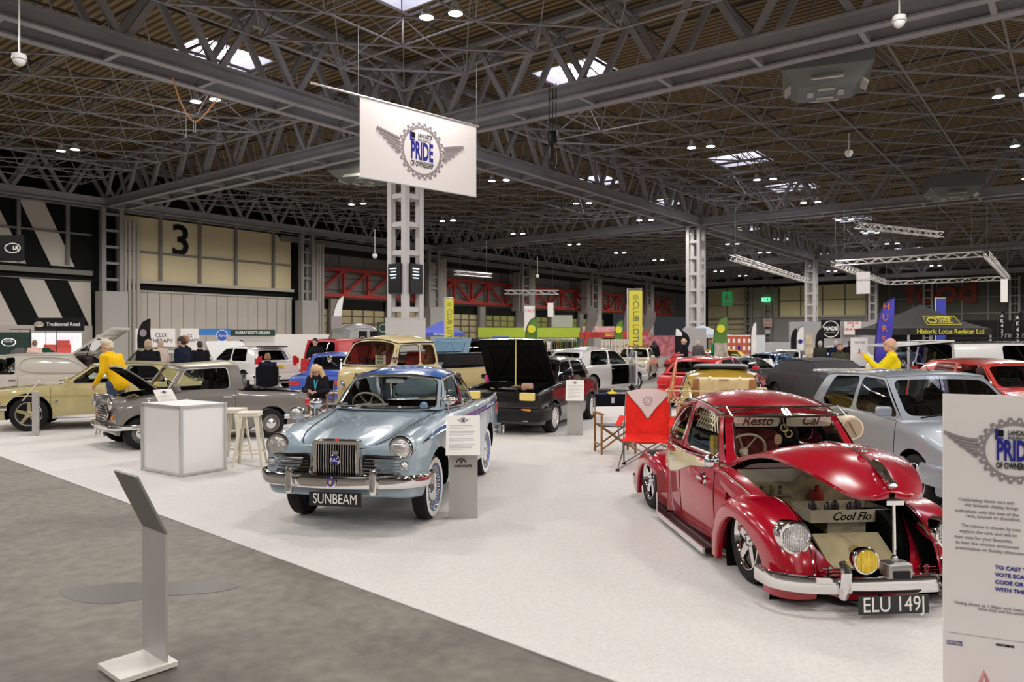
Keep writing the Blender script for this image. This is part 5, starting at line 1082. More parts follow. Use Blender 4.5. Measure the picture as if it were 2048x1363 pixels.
b = MB(); b.box((-.3, 0, 1.52), (.9, .9, .03)); [b.box((-.3 + s_ * .4, 0, 1.47), (.03, .95, .1)) for s_ in (-1, 1)]; b.build('roof_rack', SUEDE, r15)
generic_car('red coupe hatch seen from behind between the gold saloon and the silver hatchback', 'car', 'hatchback', (5.45, 20.0), (.6, .8), setd(HB, F=1.9, R=1.85, w=.82, zr=[1.24, 1.28, 1.27, 1.22], paint=RD, posts=[(.9, .70, .15, .58), (-.35, .73, -.25, .60), (-1.25, .70, -1.0, .58), (-1.72, .68, -1.25, .54)], bumperm=RD, zpr=.55))
MBL = paint('metallic_blue', (.02, .10, .26), .22, .4)
generic_car('metallic blue low coupe on the blue carpet', 'car', 'sports_coupe', (10.5, 30.6), (-.7, -.71), setd(HB, F=2.15, R=2.2, w=.86, zb=.80, zh=.60, xc=.75, xd=-1.6, wr=.30, xf=1.3, xr=-1.2, rim='six', paint=MBL, posts=[(.70, .72, -.05, .56), (-.45, .76, -.4, .58), (-1.2, .72, -.95, .54), (-1.9, .64, -1.3, .5)], zr=[1.14, 1.17, 1.15, 1.10], trim=CHROME, bumperm=BLACK, bh=.12, zbm=.38, lamp=None, zt=.80, zd=.80, doors=(.7, -.45)))
RO = paint('orange_red', (.50, .035, .02), .25)
r19, _, _ = generic_car('orange-red two-door hatchback behind the silver-blue hatchback on the right', 'car', 'hatchback', (9.05, 13.7), (.05, -1), setd(HB, F=1.95, R=1.95, w=.80, zb=.92, paint=RO, posts=[(.85, .70, .35, .58), (-.35, .73, -.28, .61), (-1.15, .70, -.95, .58), (-1.9, .66, -1.28, .56)], zr=[1.32, 1.36, 1.36, 1.33], bumperm=BLACK, doors=(.85, -.38), rim='ten', xd=-1.6, rs=(.06, .06, .08, .08)))
# white van
r20, b20, _ = generic_car('white van with black roof rails and tailgate open beyond the orange-red hatchback', 'van', 'white_van', (14.9, 22.3), (.99, .14), setd(BOXV, F=2.4, R=2.5, w=.93, zb=1.02, zh=.95, xc=1.55, xd=-2.2, paint=WP, roof=BP, posts=[(1.5, .84, .95, .74), (.55, .87, .5, .76), (-1.0, .87, -1.0, .76), (-2.42, .85, -2.35, .74)], zr=[1.64, 1.66, 1.66, 1.64], panes=[P2[0], (.06, .1, .1, .12, .06, .16), None], glass=TINT, rs=(.05, .05, .06, .06), cuts=[(-2.7, -1.9, .75, .45, 1.1)]))
gate(r20, -2.35, 1.72, .74, 1.7, -.08, WP, gl=False)
b = MB(); [b.tube([(1.2, s_ * .6, 1.80), (-1.6, s_ * .6, 1.80)], .02) for s_ in (-1, 1)]; [b.box((x, 0, 1.79), (.05, 1.25, .03)) for x in np.linspace(-1.5, 1.1, 8)]; b.build('roof_rack', BLACK, r20)
b = MB(); R_ = .22; cxx, czz = -2.0, .98
b.tube([(cxx + R_ * math.cos(a), -.94, czz + R_ * math.sin(a)) for a in [2 * PI * k / 28 for k in range(28)]], .016, 5, closed=True)
for q in (((-.09, .2), (-.09, -.1), (-.03, -.2)), ((-.02, .22), (-.02, -.12)), ((.02, -.02), (.16, .14)), ((.02, 0), (.12, -.16))): b.tube([(cxx - x, -.94, czz + z) for x, z in q], .014, 5)
b.build('side_logo', BLACK, r20)
# distant cars
def far(label, loc, H, base, **k): return generic_car(label, 'car', k.pop('name', 'distant_car'), loc, H, setd(base, cabin=False, seats=True, wipers=False, **k))
far('black off-road car in the background between the blue tent and the black hatchback', (-2.6, 33.0), (-.9, -.3), BOXV, paint=BP, name='off_road_car', glass=TINT)
r_, _, _ = far('small pale blue classic car with raised bonnet behind the cream pickup bed', (-2.6, 24.6), (.5, -.86), SD, paint=paint('powder_blue', (.22, .38, .5)), bonnet=1.1, name='classic_saloon')
far('pale silver convertible in the row beyond the black hatchback', (2.2, 31.8), (-.6, -.8), SD, paint=SV, name='classic_saloon', zr=[1.26, 1.3, 1.28, 1.24])
far('sand coloured classic coupe further down the row', (3.9, 39.0), (-.7, -.7), SD, paint=CRM, name='classic_coupe', zr=[1.28, 1.32, 1.3, 1.26])
far('black hatchback carrying a roof box in the far row', (6.3, 45.5), (-.4, -.9), HB, paint=BP, name='hatchback')
r_, _, _ = far('far blue hatchback with its tailgate raised', (.6, 43.5), (.6, .8), HB, paint=BL, name='hatchback'); gate(r_, -1.2, 1.38, .6, 1.0, .5, BL)
far('dark grey low sports car beside the red coupe hatch', (8.0, 25.6), (.8, .6), HB, paint=paint('graphite', (.05, .05, .055)), name='sports_coupe', zr=[1.1, 1.14, 1.12, 1.08], zb=.78, zh=.6, zt=.78, zd=.78)
far('white sports coupe in the far right row', (14.2, 38.0), (-.5, -.86), HB, paint=WP, name='sports_coupe', zr=[1.16, 1.2, 1.18, 1.12], zb=.8, zh=.62, zt=.8, zd=.8)
far('low royal blue sports car in the far right row', (15.8, 36.6), (-.5, -.86), HB, paint=BL, name='sports_coupe', zr=[1.0, 1.04, 1.02, 1.0], zb=.75, zh=.6, zt=.75, zd=.75)
far('red wedge sports car beyond the metallic blue coupe', (9.6, 37.0), (.9, -.4), HB, paint=RD, name='sports_coupe', zr=[1.06, 1.1, 1.08, 1.04], zb=.78, zh=.58, zt=.78, zd=.78)
far('yellow sports car half hidden beside the green feather flag', (11.4, 41.5), (-.9, -.4), HB, paint=paint('sport_yellow', (.7, .42, .02)), name='sports_coupe', zr=[1.1, 1.14, 1.12, 1.08], zb=.78, zh=.6, zt=.78, zd=.78)
far('dark grey covered sports car behind the silver-blue hatchback', (8.1, 19.0), (.15, -.99), HB, paint=mat('grey_cloth', (.045, .045, .048), .8, spec=.2), name='covered_car', zr=[1.2, 1.24, 1.22, 1.18], glass=mat('grey_cloth', (.045, .045, .048), .8, spec=.2), lamp=None, grille=False, mirrors=False)
far('dark car half hidden behind the far grey fence', (24.5, 46.0), (-.9, -.4), SD, paint=NAVYP, name='classic_saloon')
far('white hatchback below the round black sign', (17.8, 40.5), (-.9, -.3), HB, paint=WP, name='hatchback')
far('maroon classic car among the stalls left of the yellow pickup', (1.6, 50.0), (-.5, -.86), SD, paint=paint('maroon', (.2, .01, .02)), name='classic_saloon')
far('cream classic car in front of the long clothes rails', (2.4, 57.5), (-.5, -.86), SD, paint=CRM, name='classic_saloon')
# ================================================================ people
PANTS = mat('dark_trousers', (.015, .015, .018), .85, spec=.2); JEANS = mat('jeans', (.04, .06, .13), .85, noise=(30, .1)); SHOE = mat('shoes', (.02, .018, .016), .5); CHINO = mat('grey_trousers', (.08, .08, .09), .85)
def person(label, loc, ang, pose=None, shirt=None, sleeve=2, pants=PANTS, hair=(.08, .05, .03), hairstyle='short', h=1.76, name='person', beard=False, glasses=False, vox=.016, bulk=1.0, hold=None, group=None):
    root = thing(name, label, 'person', loc, ang, group); k = h / 1.76
    J = dict(pel=(0, 0, .95), wai=(0, 0, 1.08), che=(.01, 0, 1.30), neck=(.0, 0, 1.47), head=(.02, 0, 1.63), shL=(0, .19, 1.42), shR=(0, -.19, 1.42), elL=(-.02, .25, 1.14), elR=(-.02, -.25, 1.14), wrL=(.08, .26, .90), wrR=(.08, -.26, .90),
             hiL=(0, .095, .92), hiR=(0, -.095, .92), knL=(.02, .11, .50), knR=(.02, -.11, .50), anL=(-.02, .12, .09), anR=(-.02, -.12, .09))
    if pose: J.update(pose)
    J = {a: Vector(b) * k for a, b in J.items()}
    def cap(mb, a, b, ra, rb, n=10, m=5):
        a, b = Vector(a), Vector(b); d = (b - a); L = d.length; d = d.normalized() if L > 1e-6 else Vector((0, 0, 1)); u = d.orthogonal().normalized(); w_ = d.cross(u); R = []
        for i in range(m + 1): t = PI / 2 * i / m; c, r = a - d * ra * math.cos(t), ra * math.sin(t); R.append((c, max(r, 1e-4)))
        for i in range(m + 1): t = PI / 2 * i / m; c, r = b + d * rb * math.sin(t), rb * math.cos(t); R.append((c, max(r, 1e-4)))
        mb.rings([[tuple(c + (u * math.cos(2 * PI * q / n) + w_ * math.sin(2 * PI * q / n)) * r) for q in range(n)] for c, r in R])
    def fuse(mb, nm, m, vx, par):
        o = mb.build(nm, m, par, 0); md = o.modifiers.new('r', 'REMESH'); md.mode = 'VOXEL'; md.voxel_size = vx; sm = o.modifiers.new('s', 'SMOOTH'); sm.factor = .6; sm.iterations = 3
        bpy.context.view_layer.update(); applied(o); o.data.polygons.foreach_set('use_smooth', [True] * len(o.data.polygons)); return o
    def torso(mb, e):
        for z0, z1, r0, r1, s_ in (('pel', 'wai', .13, .125, .05), ('wai', 'che', .125, .14, .055), ('che', 'neck', .13, .07, .03)):
            for sd in (-1, 1): cap(mb, J[z0] + Vector((0, sd * s_ * bulk, 0)), J[z1] + Vector((0, sd * s_ * bulk, -.02 if z1 == 'neck' else 0)), (r0 * bulk + e) * k, (r1 + e) * k)
        for s_ in 'LR': cap(mb, J['che'] + (J['sh' + s_] - J['che']) * .3, J['sh' + s_], (.09 + e) * k, (.062 + e) * k)
    def arm(mb, s_, e, part=1):
        cap(mb, J['sh' + s_], J['el' + s_], (.055 + e) * k, (.040 + e) * k)
        if part > 1: cap(mb, J['el' + s_], J['wr' + s_], (.040 + e) * k, (.029 + e) * k)
    def leg(mb, s_, e): cap(mb, J['hi' + s_], J['kn' + s_], (.085 + e) * k, (.056 + e) * k); cap(mb, J['kn' + s_], J['an' + s_], (.055 + e) * k, (.042 + e) * k)
    b = MB(); torso(b, -.01)
    for s_ in 'LR':
        arm(b, s_, 0, 2); leg(b, s_, -.012); w_, e_ = J['wr' + s_], J['el' + s_]; d = (w_ - e_).normalized(); sd = 1 if s_ == 'L' else -1
        pd = d.orthogonal(); sx = d.cross(Vector((0, 0, 1))); sx = sx.normalized() if sx.length > .2 else Vector((1, 0, 0)); nz = sx.cross(d)
        cap(b, w_, w_ + d * .075 * k, .026 * k, .032 * k, 8, 3)
        for f, (o_, L) in enumerate(((-.030, .07), (-.010, .08), (.010, .075), (.029, .06))):
            q = w_ + d * .085 * k + sx * o_ * k; q1 = q + (d * .6 + nz * -.3).normalized() * L * .5 * k; cap(b, q, q1, .0095 * k, .009 * k, 6, 2); cap(b, q1, q1 + (d * .3 - nz * .8).normalized() * L * .5 * k, .009 * k, .007 * k, 6, 2)
        q = w_ + d * .035 * k - sx * .028 * k; cap(b, q, q + (d - sx * .8).normalized() * .05 * k, .011 * k, .009 * k, 6, 2)
        a = J['an' + s_]; cap(b, a, a + Vector((.11, 0, -.05)) * k, .035 * k, .03 * k, 8, 3)
    cap(b, J['neck'] - Vector((0, 0, .04)), J['head'] - Vector((.02, 0, .06)), .056 * k, .052 * k)
    hc = J['head']; tilt = J['head'] - J['neck']; pitch = math.atan2(tilt.x - .02, tilt.z); R = Matrix.Rotation(pitch * 1.0 + J.get('nod', Vector((0, 0, 0))).x, 3, 'Y'); HP = lambda x, y, z: hc + R @ Vector((x, y, z)) * k
    b.sbox(tuple(HP(0, 0, .02)), (.195 * k, .155 * k, .21 * k), 1, 10, R=R); b.sbox(tuple(HP(.025, 0, -.055)), (.13 * k, .12 * k, .12 * k), .85, 8, R=R); cap(b, HP(.092, 0, .005), HP(.112, 0, -.028), .009 * k, .015 * k, 6, 3)
    for s_ in (-1, 1): b.sbox(tuple(HP(-.005, s_ * .08, -.005)), (.05 * k, .022 * k, .065 * k), .8, 6, R=R)
    cap(b, HP(.083, -.022, -.062), HP(.083, .022, -.062), .010 * k, .010 * k, 6, 3)
    body = fuse(b, 'body', SKIN, vox * .75, root)
    e = MB(); [e.ell(HP(.084, s_ * .032, .012), (.012, .016, .009), 6) for s_ in (-1, 1)]; e.build('eyes', INK, body)
    e = MB(); [e.bar(HP(.094, s_ * .015, .036), HP(.088, s_ * .048, .036), .008, .006) for s_ in (-1, 1)]; e.build('eyebrows', mat('hair_%d' % int(hair[0] * 1000), hair, .7, noise=(60, .3)), body)
    HM = MATS['hair_%d' % int(hair[0] * 1000)]
    b = MB()
    if hairstyle != 'bald':
        b.sbox(tuple(HP(-.018, 0, .042)), (.205 * k, .172 * k, .205 * k), 1, 10, R=R); b.sbox(tuple(HP(-.055, 0, -.01)), (.13 * k, .165 * k, .15 * k), .9, 8, R=R)
        if hairstyle == 'bushy': [b.ell(HP(x, y, z), (.05, .05, .05), 6) for x, y, z in ((-.07, .05, .04), (-.07, -.05, .04), (-.02, .07, .08), (-.02, -.07, .08), (.04, 0, .12), (-.09, 0, -.04))]
        if hairstyle == 'long': [cap(b, HP(-.03 + .03 * q, s_ * .085, .05), HP(-.02 + .035 * q, s_ * .125, -.19), .035, .045, 8, 3) for s_ in (-1, 1) for q in (-1, 0, 1)]; cap(b, HP(-.08, 0, 0), HP(-.09, 0, -.2), .08, .09)
        # cut the face side clear
    else: b.sbox(tuple(HP(-.06, 0, -.025)), (.10 * k, .168 * k, .10 * k), .9, 8, R=R)
    o = fuse(b, 'hair', HM, .012, root)
    if hairstyle in ('short', 'bushy', 'long'):
        fc = MB(); fc.M = None; c = MB(); c.box(tuple(HP(.11, 0, -.06)), (.13 * k, .145 * k, .22 * k), R=R); cut(o, [c.mesh('c', [HM], 0)])
    if beard: b = MB(); b.sbox(tuple(HP(.045, 0, -.085)), (.12 * k, .125 * k, .09 * k), .8, 8, R=R); b.build('beard', HM, root)
    if glasses:
        b = MB()
        for s_ in (-1, 1): b.tube([HP(.103, s_ * .033 + .024 * math.cos(a), .010 + .018 * math.sin(a)) for a in [2 * PI * q / 12 for q in range(12)]], .0025, 4, closed=True); b.tube([HP(.102, s_ * .057, .015), HP(.0, s_ * .085, .015)], .0025, 4)
        b.build('glasses', BLACK, root)
    b = MB(); torso(b, .016); [arm(b, s_, .015, sleeve) for s_ in 'LR']; fuse(b, 'shirt' if sleeve == 1 else 'top', shirt, vox, root)
    b = MB(); [leg(b, s_, .014) for s_ in 'LR']; cap(b, J['hiL'], J['hiR'], .115 * k * bulk, .115 * k * bulk); cap(b, J['pel'] + Vector((0, .03, 0)), J['pel'] + Vector((0, -.03, .02)), .13 * k * bulk, .13 * k * bulk); fuse(b, 'trousers', pants, vox, root)
    for s_ in 'LR':
        a = J['an' + s_]; b = MB(); b.sbox((a.x + .05 * k, a.y, a.z - .045 * k), (.27 * k, .095 * k, .09 * k), .6, 8); b.build('shoe', SHOE, root)
    if hold == 'phone': b = MB(); w_ = J['wrR'].lerp(J['wrL'], .5); b.box((w_.x + .09, w_.y, w_.z + .03), (.02, .08, .15), R=Matrix.Rotation(-.4, 3, 'Y')); p_ = b
    return root, J
def fab(n, c): return mat('cloth_' + n, c, .85, noise=(25, .08), spec=.15)
SIT = dict(pel=(-.08, 0, .50), wai=(-.1, 0, .66), che=(-.08, 0, .88), neck=(-.04, 0, 1.05), head=(.02, 0, 1.19), shL=(-.06, .18, 1.0), shR=(-.06, -.18, 1.0), elL=(.0, .25, .74), elR=(.0, -.25, .74), wrL=(.24, .09, .73), wrR=(.24, -.09, .76), hiL=(-.05, .09, .49), hiR=(-.05, -.09, .49), knL=(.38, .11, .50), knR=(.38, -.11, .50), anL=(.40, .11, .10), anR=(.44, -.10, .10))
YS = fab('yellow_shirt', (.85, .50, .01)); BK = fab('black_top', (.006, .006, .009)); NV = fab('navy_top', (.008, .012, .03))
person('person in a mustard yellow shirt leaning over between the yellow coupe and grey pickup', (-7.35, 13.75), PI - .15, dict(pel=(-.06, 0, .95), wai=(-.02, 0, 1.09), che=(.06, 0, 1.30), neck=(.13, 0, 1.46), head=(.20, 0, 1.60), shL=(.10, .2, 1.41), shR=(.10, -.2, 1.41), elL=(.10, .25, 1.13), elR=(.12, -.25, 1.13), wrL=(.26, .2, .95), wrR=(.28, -.2, .95)), YS, 2, JEANS, (.62, .52, .38), 'bushy', 1.80, glasses=True)
person('person in a black polo shirt seen from behind, wide shoulders and cropped grey hair', (-8.75, 17.8), 1.9, None, BK, 1, PANTS, (.4, .3, .22), 'short', 1.76, bulk=1.3)
DOWN = dict(nod=(.35, 0, 0), elL=(-.02, .26, 1.14), elR=(-.02, -.26, 1.14), wrL=(.24, .10, 1.12), wrR=(.24, -.10, 1.10))
person('bearded person in a dark navy fleece looking down in profile', (-8.2, 18.4), 3.0, DOWN, NV, 2, PANTS, (.02, .015, .012), 'short', 1.83, beard=True)
r_, J_ = person('ginger haired person in a black T-shirt and blue lanyard holding a tablet', (-8.4, 19.0), -2.3, DOWN, BK, 1, PANTS, (.35, .14, .04), 'short', 1.86)
b = MB(); b.tube([(.08, .06, 1.48), (.14, .02, 1.3), (.15, 0, 1.15)], .009); b.tube([(.08, -.06, 1.48), (.14, -.02, 1.3), (.15, 0, 1.15)], .009); b.build('lanyard', mat('lanyard_blue', (.05, .45, .6), .6), r_)
p_ = on(r_, .36, 0, 1.20); t = thing('tablet', 'tablet held by the ginger haired person in the black T-shirt', 'tablet', tuple(p_), -2.3); b = MB(); b.sbox((0, 0, 0), (.18, .25, .012), .25, 6); b.build('case', BLACK, t)
person('fair haired person glimpsed between the two dark tops', (-11.4, 24.0), 2.6, None, fab('pale_top', (.5, .4, .35)), 2, PANTS, (.4, .2, .08), 'short', 1.72)
person('person in a navy cap and black T-shirt by the white bonnet', (-9.45, 22.4), 2.2, DOWN, BK, 1, PANTS, (.02, .03, .08), 'short', 1.70)
person('bald person in a lilac shirt near the blue canopy', (-12.2, 32.0), 2.5, None, fab('lilac', (.55, .42, .5)), 2, PANTS, (.3, .2, .15), 'bald', 1.84)
person('person in dark clothes right of the lilac shirt', (-12.0, 32.8), 1.5, None, BK, 2, PANTS, (.05, .03, .02), 'short', 1.72)
person('person in a pale pink shirt seen from behind at the oval sign', (-17.8, 27.6), 1.7, None, fab('pale_pink', (.75, .5, .42)), 2, PANTS, (.2, .12, .08), 'short', 1.72)
person('dark haired person in a black jacket looking down behind the bright blue saloon', (-6.35, 23.9), -1.7, dict(nod=(.4, 0, 0), wrL=(.26, -.02, 1.12), wrR=(.26, .02, 1.08), elL=(.02, .27, 1.14), elR=(.02, -.27, 1.14)), BK, 2, PANTS, (.015, .01, .01), 'short', 1.80)
person('person in dark clothing sitting by the blue tent', (-3.35, 28.6), 2.6, SIT, BK, 1, PANTS, (.02, .02, .02), 'short', 2.0)
person('balding person in a black T-shirt standing behind the red coupe hatch', (6.6, 28.3), 2.9, DOWN, BK, 1, PANTS, (.4, .3, .25), 'bald', 1.80)
person('grey haired person in a grey jumper with back turned', (8.7, 34.6), 1.5, None, fab('grey_jumper', (.10, .09, .09)), 2, PANTS, (.5, .48, .45), 'bald', 1.72)
person('person in a bright green polo shirt with back turned', (9.1, 33.2), 2.4, DOWN, fab('green_polo', (.0, .22, .08)), 1, PANTS, (.4, .3, .25), 'short', 1.78)
person('person with dark hair in a black coat beyond the clothes stalls', (7.6, 39.5), 1.3, None, BK, 2, PANTS, (.02, .01, .01), 'long', 1.66)
person('person in a dark olive coat facing the far stalls', (12.7, 30.5), 1.3, None, fab('dark_olive', (.04, .04, .03)), 2, CHINO, (.5, .48, .45), 'short', 1.68)
person('grey haired person in a navy coat by the far stalls', (14.0, 32.0), 1.5, None, NV, 2, PANTS, (.45, .42, .4), 'short', 1.68)
person('person in a long black coat by the white leaflet board', (14.6, 32.0), 1.2, None, BK, 2, PANTS, (.06, .04, .03), 'short', 1.70)
person('bearded person in an olive jacket over a white top facing the camera', (9.35, 21.1), -1.9, None, fab('olive_jacket', (.055, .055, .035)), 2, CHINO, (.12, .05, .02), 'short', 1.64, beard=True)
b = MB(); kk = bpy.data.objects[-1] if False else None
r_, J_ = person('grey haired person in a bright yellow shirt raising a phone and clear bag', (6.72, 13.1), 2.75, dict(elL=(.20, .24, 1.22), elR=(.20, -.24, 1.22), wrL=(.42, .06, 1.44), wrR=(.42, -.06, 1.46), nod=(-.1, 0, 0)), fab('bright_yellow', (.80, .62, .01)), 2, JEANS, (.38, .34, .3), 'bald', 1.80)
b = MB(); b.box((J_['wrR'].x + .08, 0, J_['wrR'].z + .06), (.015, .15, .08)); p_ = on(r_, J_['wrR'].x + .09, 0, J_['wrR'].z + .07)
t = thing('mobile_phone', 'phone held up in both hands by the yellow shirted person', 'phone', tuple(p_), 2.75); b = MB(); b.sbox((0, 0, 0), (.012, .15, .075), .25, 6); b.build('case', BLACK, t); b = MB(); b.box((-.0075, 0, 0), (.001, .135, .065)); b.build('screen', mat('phone_screen', (.2, .25, .3), .2, emit=.4), t)
p_ = on(r_, .36, .02, 1.12); t = thing('clear_bag', 'clear plastic carrier bag with a blue print hanging from the raised arms', 'bag', tuple(p_), 2.75); b = MB(); b.sbox((0, 0, 0), (.12, .34, .46), .6, 10); b.build('sack', mat('clear_plastic', (.62, .58, .52), .3), t); b = MB(); b.tube([(0, -.1, .2), (.01, -.03, .32), (.01, .03, .32), (0, .1, .2)], .01); b.build('handles', MATS['clear_plastic'], t)
text('Motor', .10, NAVY, t, frame((.063, 0, .05), (0, 1, 0), (0, 0, 1)), 'print', bold=.003)
# ================================================================ chairs with sitters
def camp_chair(label, loc, rz, m, tri=None, hb=1.02):
    t = thing('camping_chair', label, 'chair', loc, rz); fm = mat('chair_tube', (.22, .21, .21), .4, .6); b = MB()
    F = {(1, 1): (.30, .36, .02), (1, -1): (.30, -.36, .02), (-1, 1): (-.26, .33, .02), (-1, -1): (-.26, -.33, .02)}
    Tp = {(1, 1): (.24, .30, .42), (1, -1): (.24, -.30, .42), (-1, 1): (-.18, .28, .42), (-1, -1): (-.18, -.28, .42)}
    for a, c in (((1, 1), (1, -1)), ((1, -1), (1, 1)), ((-1, 1), (-1, -1)), ((-1, -1), (-1, 1)), ((1, 1), (-1, 1)), ((-1, 1), (1, 1)), ((1, -1), (-1, -1)), ((-1, -1), (1, -1))): b.tube([F[a], Tp[c]], .009, 6)
    for s_ in (-1, 1): b.tube([F[(-1, s_)], (-.24, s_ * .33, .5), (-.36, s_ * .31, hb)], .010, 6); b.tube([(.28, s_ * .34, .42), (.28, s_ * .36, .63)], .009, 6)
    fr = b.build('frame', fm, t); b = MB(); [b.box((p[0], p[1], .012), (.05, .05, .024)) for p in F.values()]; b.build('feet', BLACK, t)
    b = MB(); b.grid(lambda s, q: (lerp(-.22, .32, s), (2 * q - 1) * .30, .42 - .06 * math.sin(PI * s) * math.sin(PI * q) + .02 * math.cos(9 * s)), 12, 12); b.grid(lambda s, q: (lerp(-.22, .32, s), (2 * q - 1) * .30, .405 - .06 * math.sin(PI * s) * math.sin(PI * q)), 12, 12); b.build('seat', m, t)
    b = MB(); bkf = lambda s, q, d=0: (lerp(-.22, -.36, s) - .03 * math.sin(PI * q) - d, (2 * q - 1) * .31, lerp(.42, hb, s) + .05 * math.sin(PI * q) * s + .006 * math.sin(14 * s)); b.grid(lambda s, q: bkf(s, q), 14, 14); b.grid(lambda s, q: bkf(s, q, .015), 14, 14); bk = b.build('backrest', m, t)
    b = MB()
    for s_ in (-1, 1): b.grid(lambda s, q: (lerp(-.27, .30, s), s_ * (.31 + .08 * q), lerp(.70, .63, s) - .01 * math.sin(PI * q)), 8, 3); b.grid(lambda s, q: (lerp(-.27, .30, s), s_ * (.31 + .08 * q), lerp(.69, .62, s)), 8, 3)
    b.build('armrest', m, t)
    if tri:
        b = MB(); N = 14
        def T3(s, q, d=.006):   # triangle from top edge to a point, follows the back
            hw = lerp(.02, .5, s); x, y, z = bkf(lerp(.38, 1.0, s), .5 + (q - .5) * 2 * hw); return (x + d + .002, y, z)
        b.grid(lambda s, q: T3(s, q), N, 12); fl_ = b.build('flap', mat('white_fabric', (.75, .62, .6), .8), bk)
        b = MB(); b.tube([T3(1 - k / 12, 0, .009) for k in range(13)] + [T3(k / 12, 1, .009) for k in range(13)], .006, 5); b.build('flap_piping', mat('grey_piping', (.25, .22, .22), .7), fl_)
        b = MB(); cx, cz = -.325, hb - .12; R_ = .062
        P = lambda y, z: (bkf((cz + z - .42) / (hb - .42), .5 + y / .62)[0] + .016, y, cz + z)
        b.tube([P(R_ * math.cos(a), R_ * math.sin(a)) for a in [2 * PI * q / 24 for q in range(24)]], .004, 4, closed=True)
        for q in (((-.025, .052), (0, .005), (.025, .052)), ((-.05, .03), (-.022, -.05), (0, -.005), (.022, -.05), (.05, .03))): b.tube([P(*p) for p in q], .0045, 4)
        b.build('emblem', MATS['grey_piping'], fl_)
        b = MB(); b.lathe([(0, .045), (.10, .05), (.10, .001)], (.22, .40, .50), axis='z', n=14); b.build('cup_holder', BLACK, t)
    return t
camp_chair('red folding camping chair with a white triangular flap and round emblem', (1.85, 10.2), -PI / 2 - .25, fab('red_canvas', (.80, .03, .02)), True)
camp_chair('black folding camping chair facing the white hatchback', (-7.25, 21.9), 1.9, BK, None, .95)
person('short haired person in a navy T-shirt sitting in the black camping chair', (-7.25, 21.95), 1.9, SIT, NV, 1, fab('shorts', (.1, .1, .12)), (.25, .13, .06), 'short', 1.80)
def director(label, loc, rz, m, logo=True):
    t = thing('director_chair', label, 'chair', loc, rz); b = MB()
    for s_ in (-1, 1):
        for x in (-.2, .2): b.box((x, s_ * .27, .30), (.03, .028, .60))
        b.box((0, s_ * .27, .62), (.48, .05, .025)); b.box((0, s_ * .27, .14), (.42, .02, .03))
    for x in (-.16, .16): b.bar((x, -.27, .06), (x, .27, .44), .03, .02); b.bar((x + .025, .27, .06), (x + .025, -.27, .44), .03, .02)
    b.build('frame', SUEDE, t, 0); b = MB(); [b.tube([(-.2, s_ * .27, .6), (-.23, s_ * .27, .90)], .012, 6) for s_ in (-1, 1)]; b.build('back_posts', STEEL, t)
    b = MB(); b.grid(lambda s, q: (lerp(-.2, .2, s), lerp(-.27, .27, q), .45 - .02 * math.sin(PI * q)), 6, 8); b.grid(lambda s, q: (lerp(-.2, .2, s), lerp(-.27, .27, q), .435 - .02 * math.sin(PI * q)), 6, 8); b.build('seat', mat('mesh_grey', (.2, .18, .18), .8), t)
    b = MB(); b.sbox((-.225, 0, .80), (.02, .57, .2), .15, 8); k = b.build('backrest', m, t)
    if logo: b = MB(); b.box((-.213, .03, .80), (.002, .05, .09)); b.build('label', mat('label_lilac', (.6, .55, .7), .6), k, 0)
    return t
director('wooden folding chair with a black canvas back beside the red camping chair', (1.62, 11.65), -PI / 2 + .15, BK)
director('wooden folding chair under the seated person with curly blond hair', (-4.08, 15.55), -PI / 2 - .1, BK, False)
r_, J_ = person('person with long curly blond hair and glasses sitting and reading a phone', (-4.08, 15.45), -PI / 2 - .1, dict(SIT, nod=(.25, 0, 0)), fab('black_cardigan', (.015, .012, .018)), 2, CHINO, (.72, .5, .25), 'long', 1.66, glasses=True)
b = MB(); b.tube([(.0, .05, 1.0), (.07, .02, .85), (.08, 0, .72)], .010); b.tube([(.0, -.05, 1.0), (.07, -.02, .85), (.08, 0, .72)], .010); b.build('lanyard', MATS['lanyard_blue'], r_)
p_ = on(r_, .32, -.02, .80); t = thing('mobile_phone', 'phone in the hands of the seated person with blond hair', 'phone', tuple(p_), r_.rotation_euler[2]); b = MB(); b.sbox((0, 0, 0), (.075, .15, .012), .25, 6); b.build('case', BLACK, t)
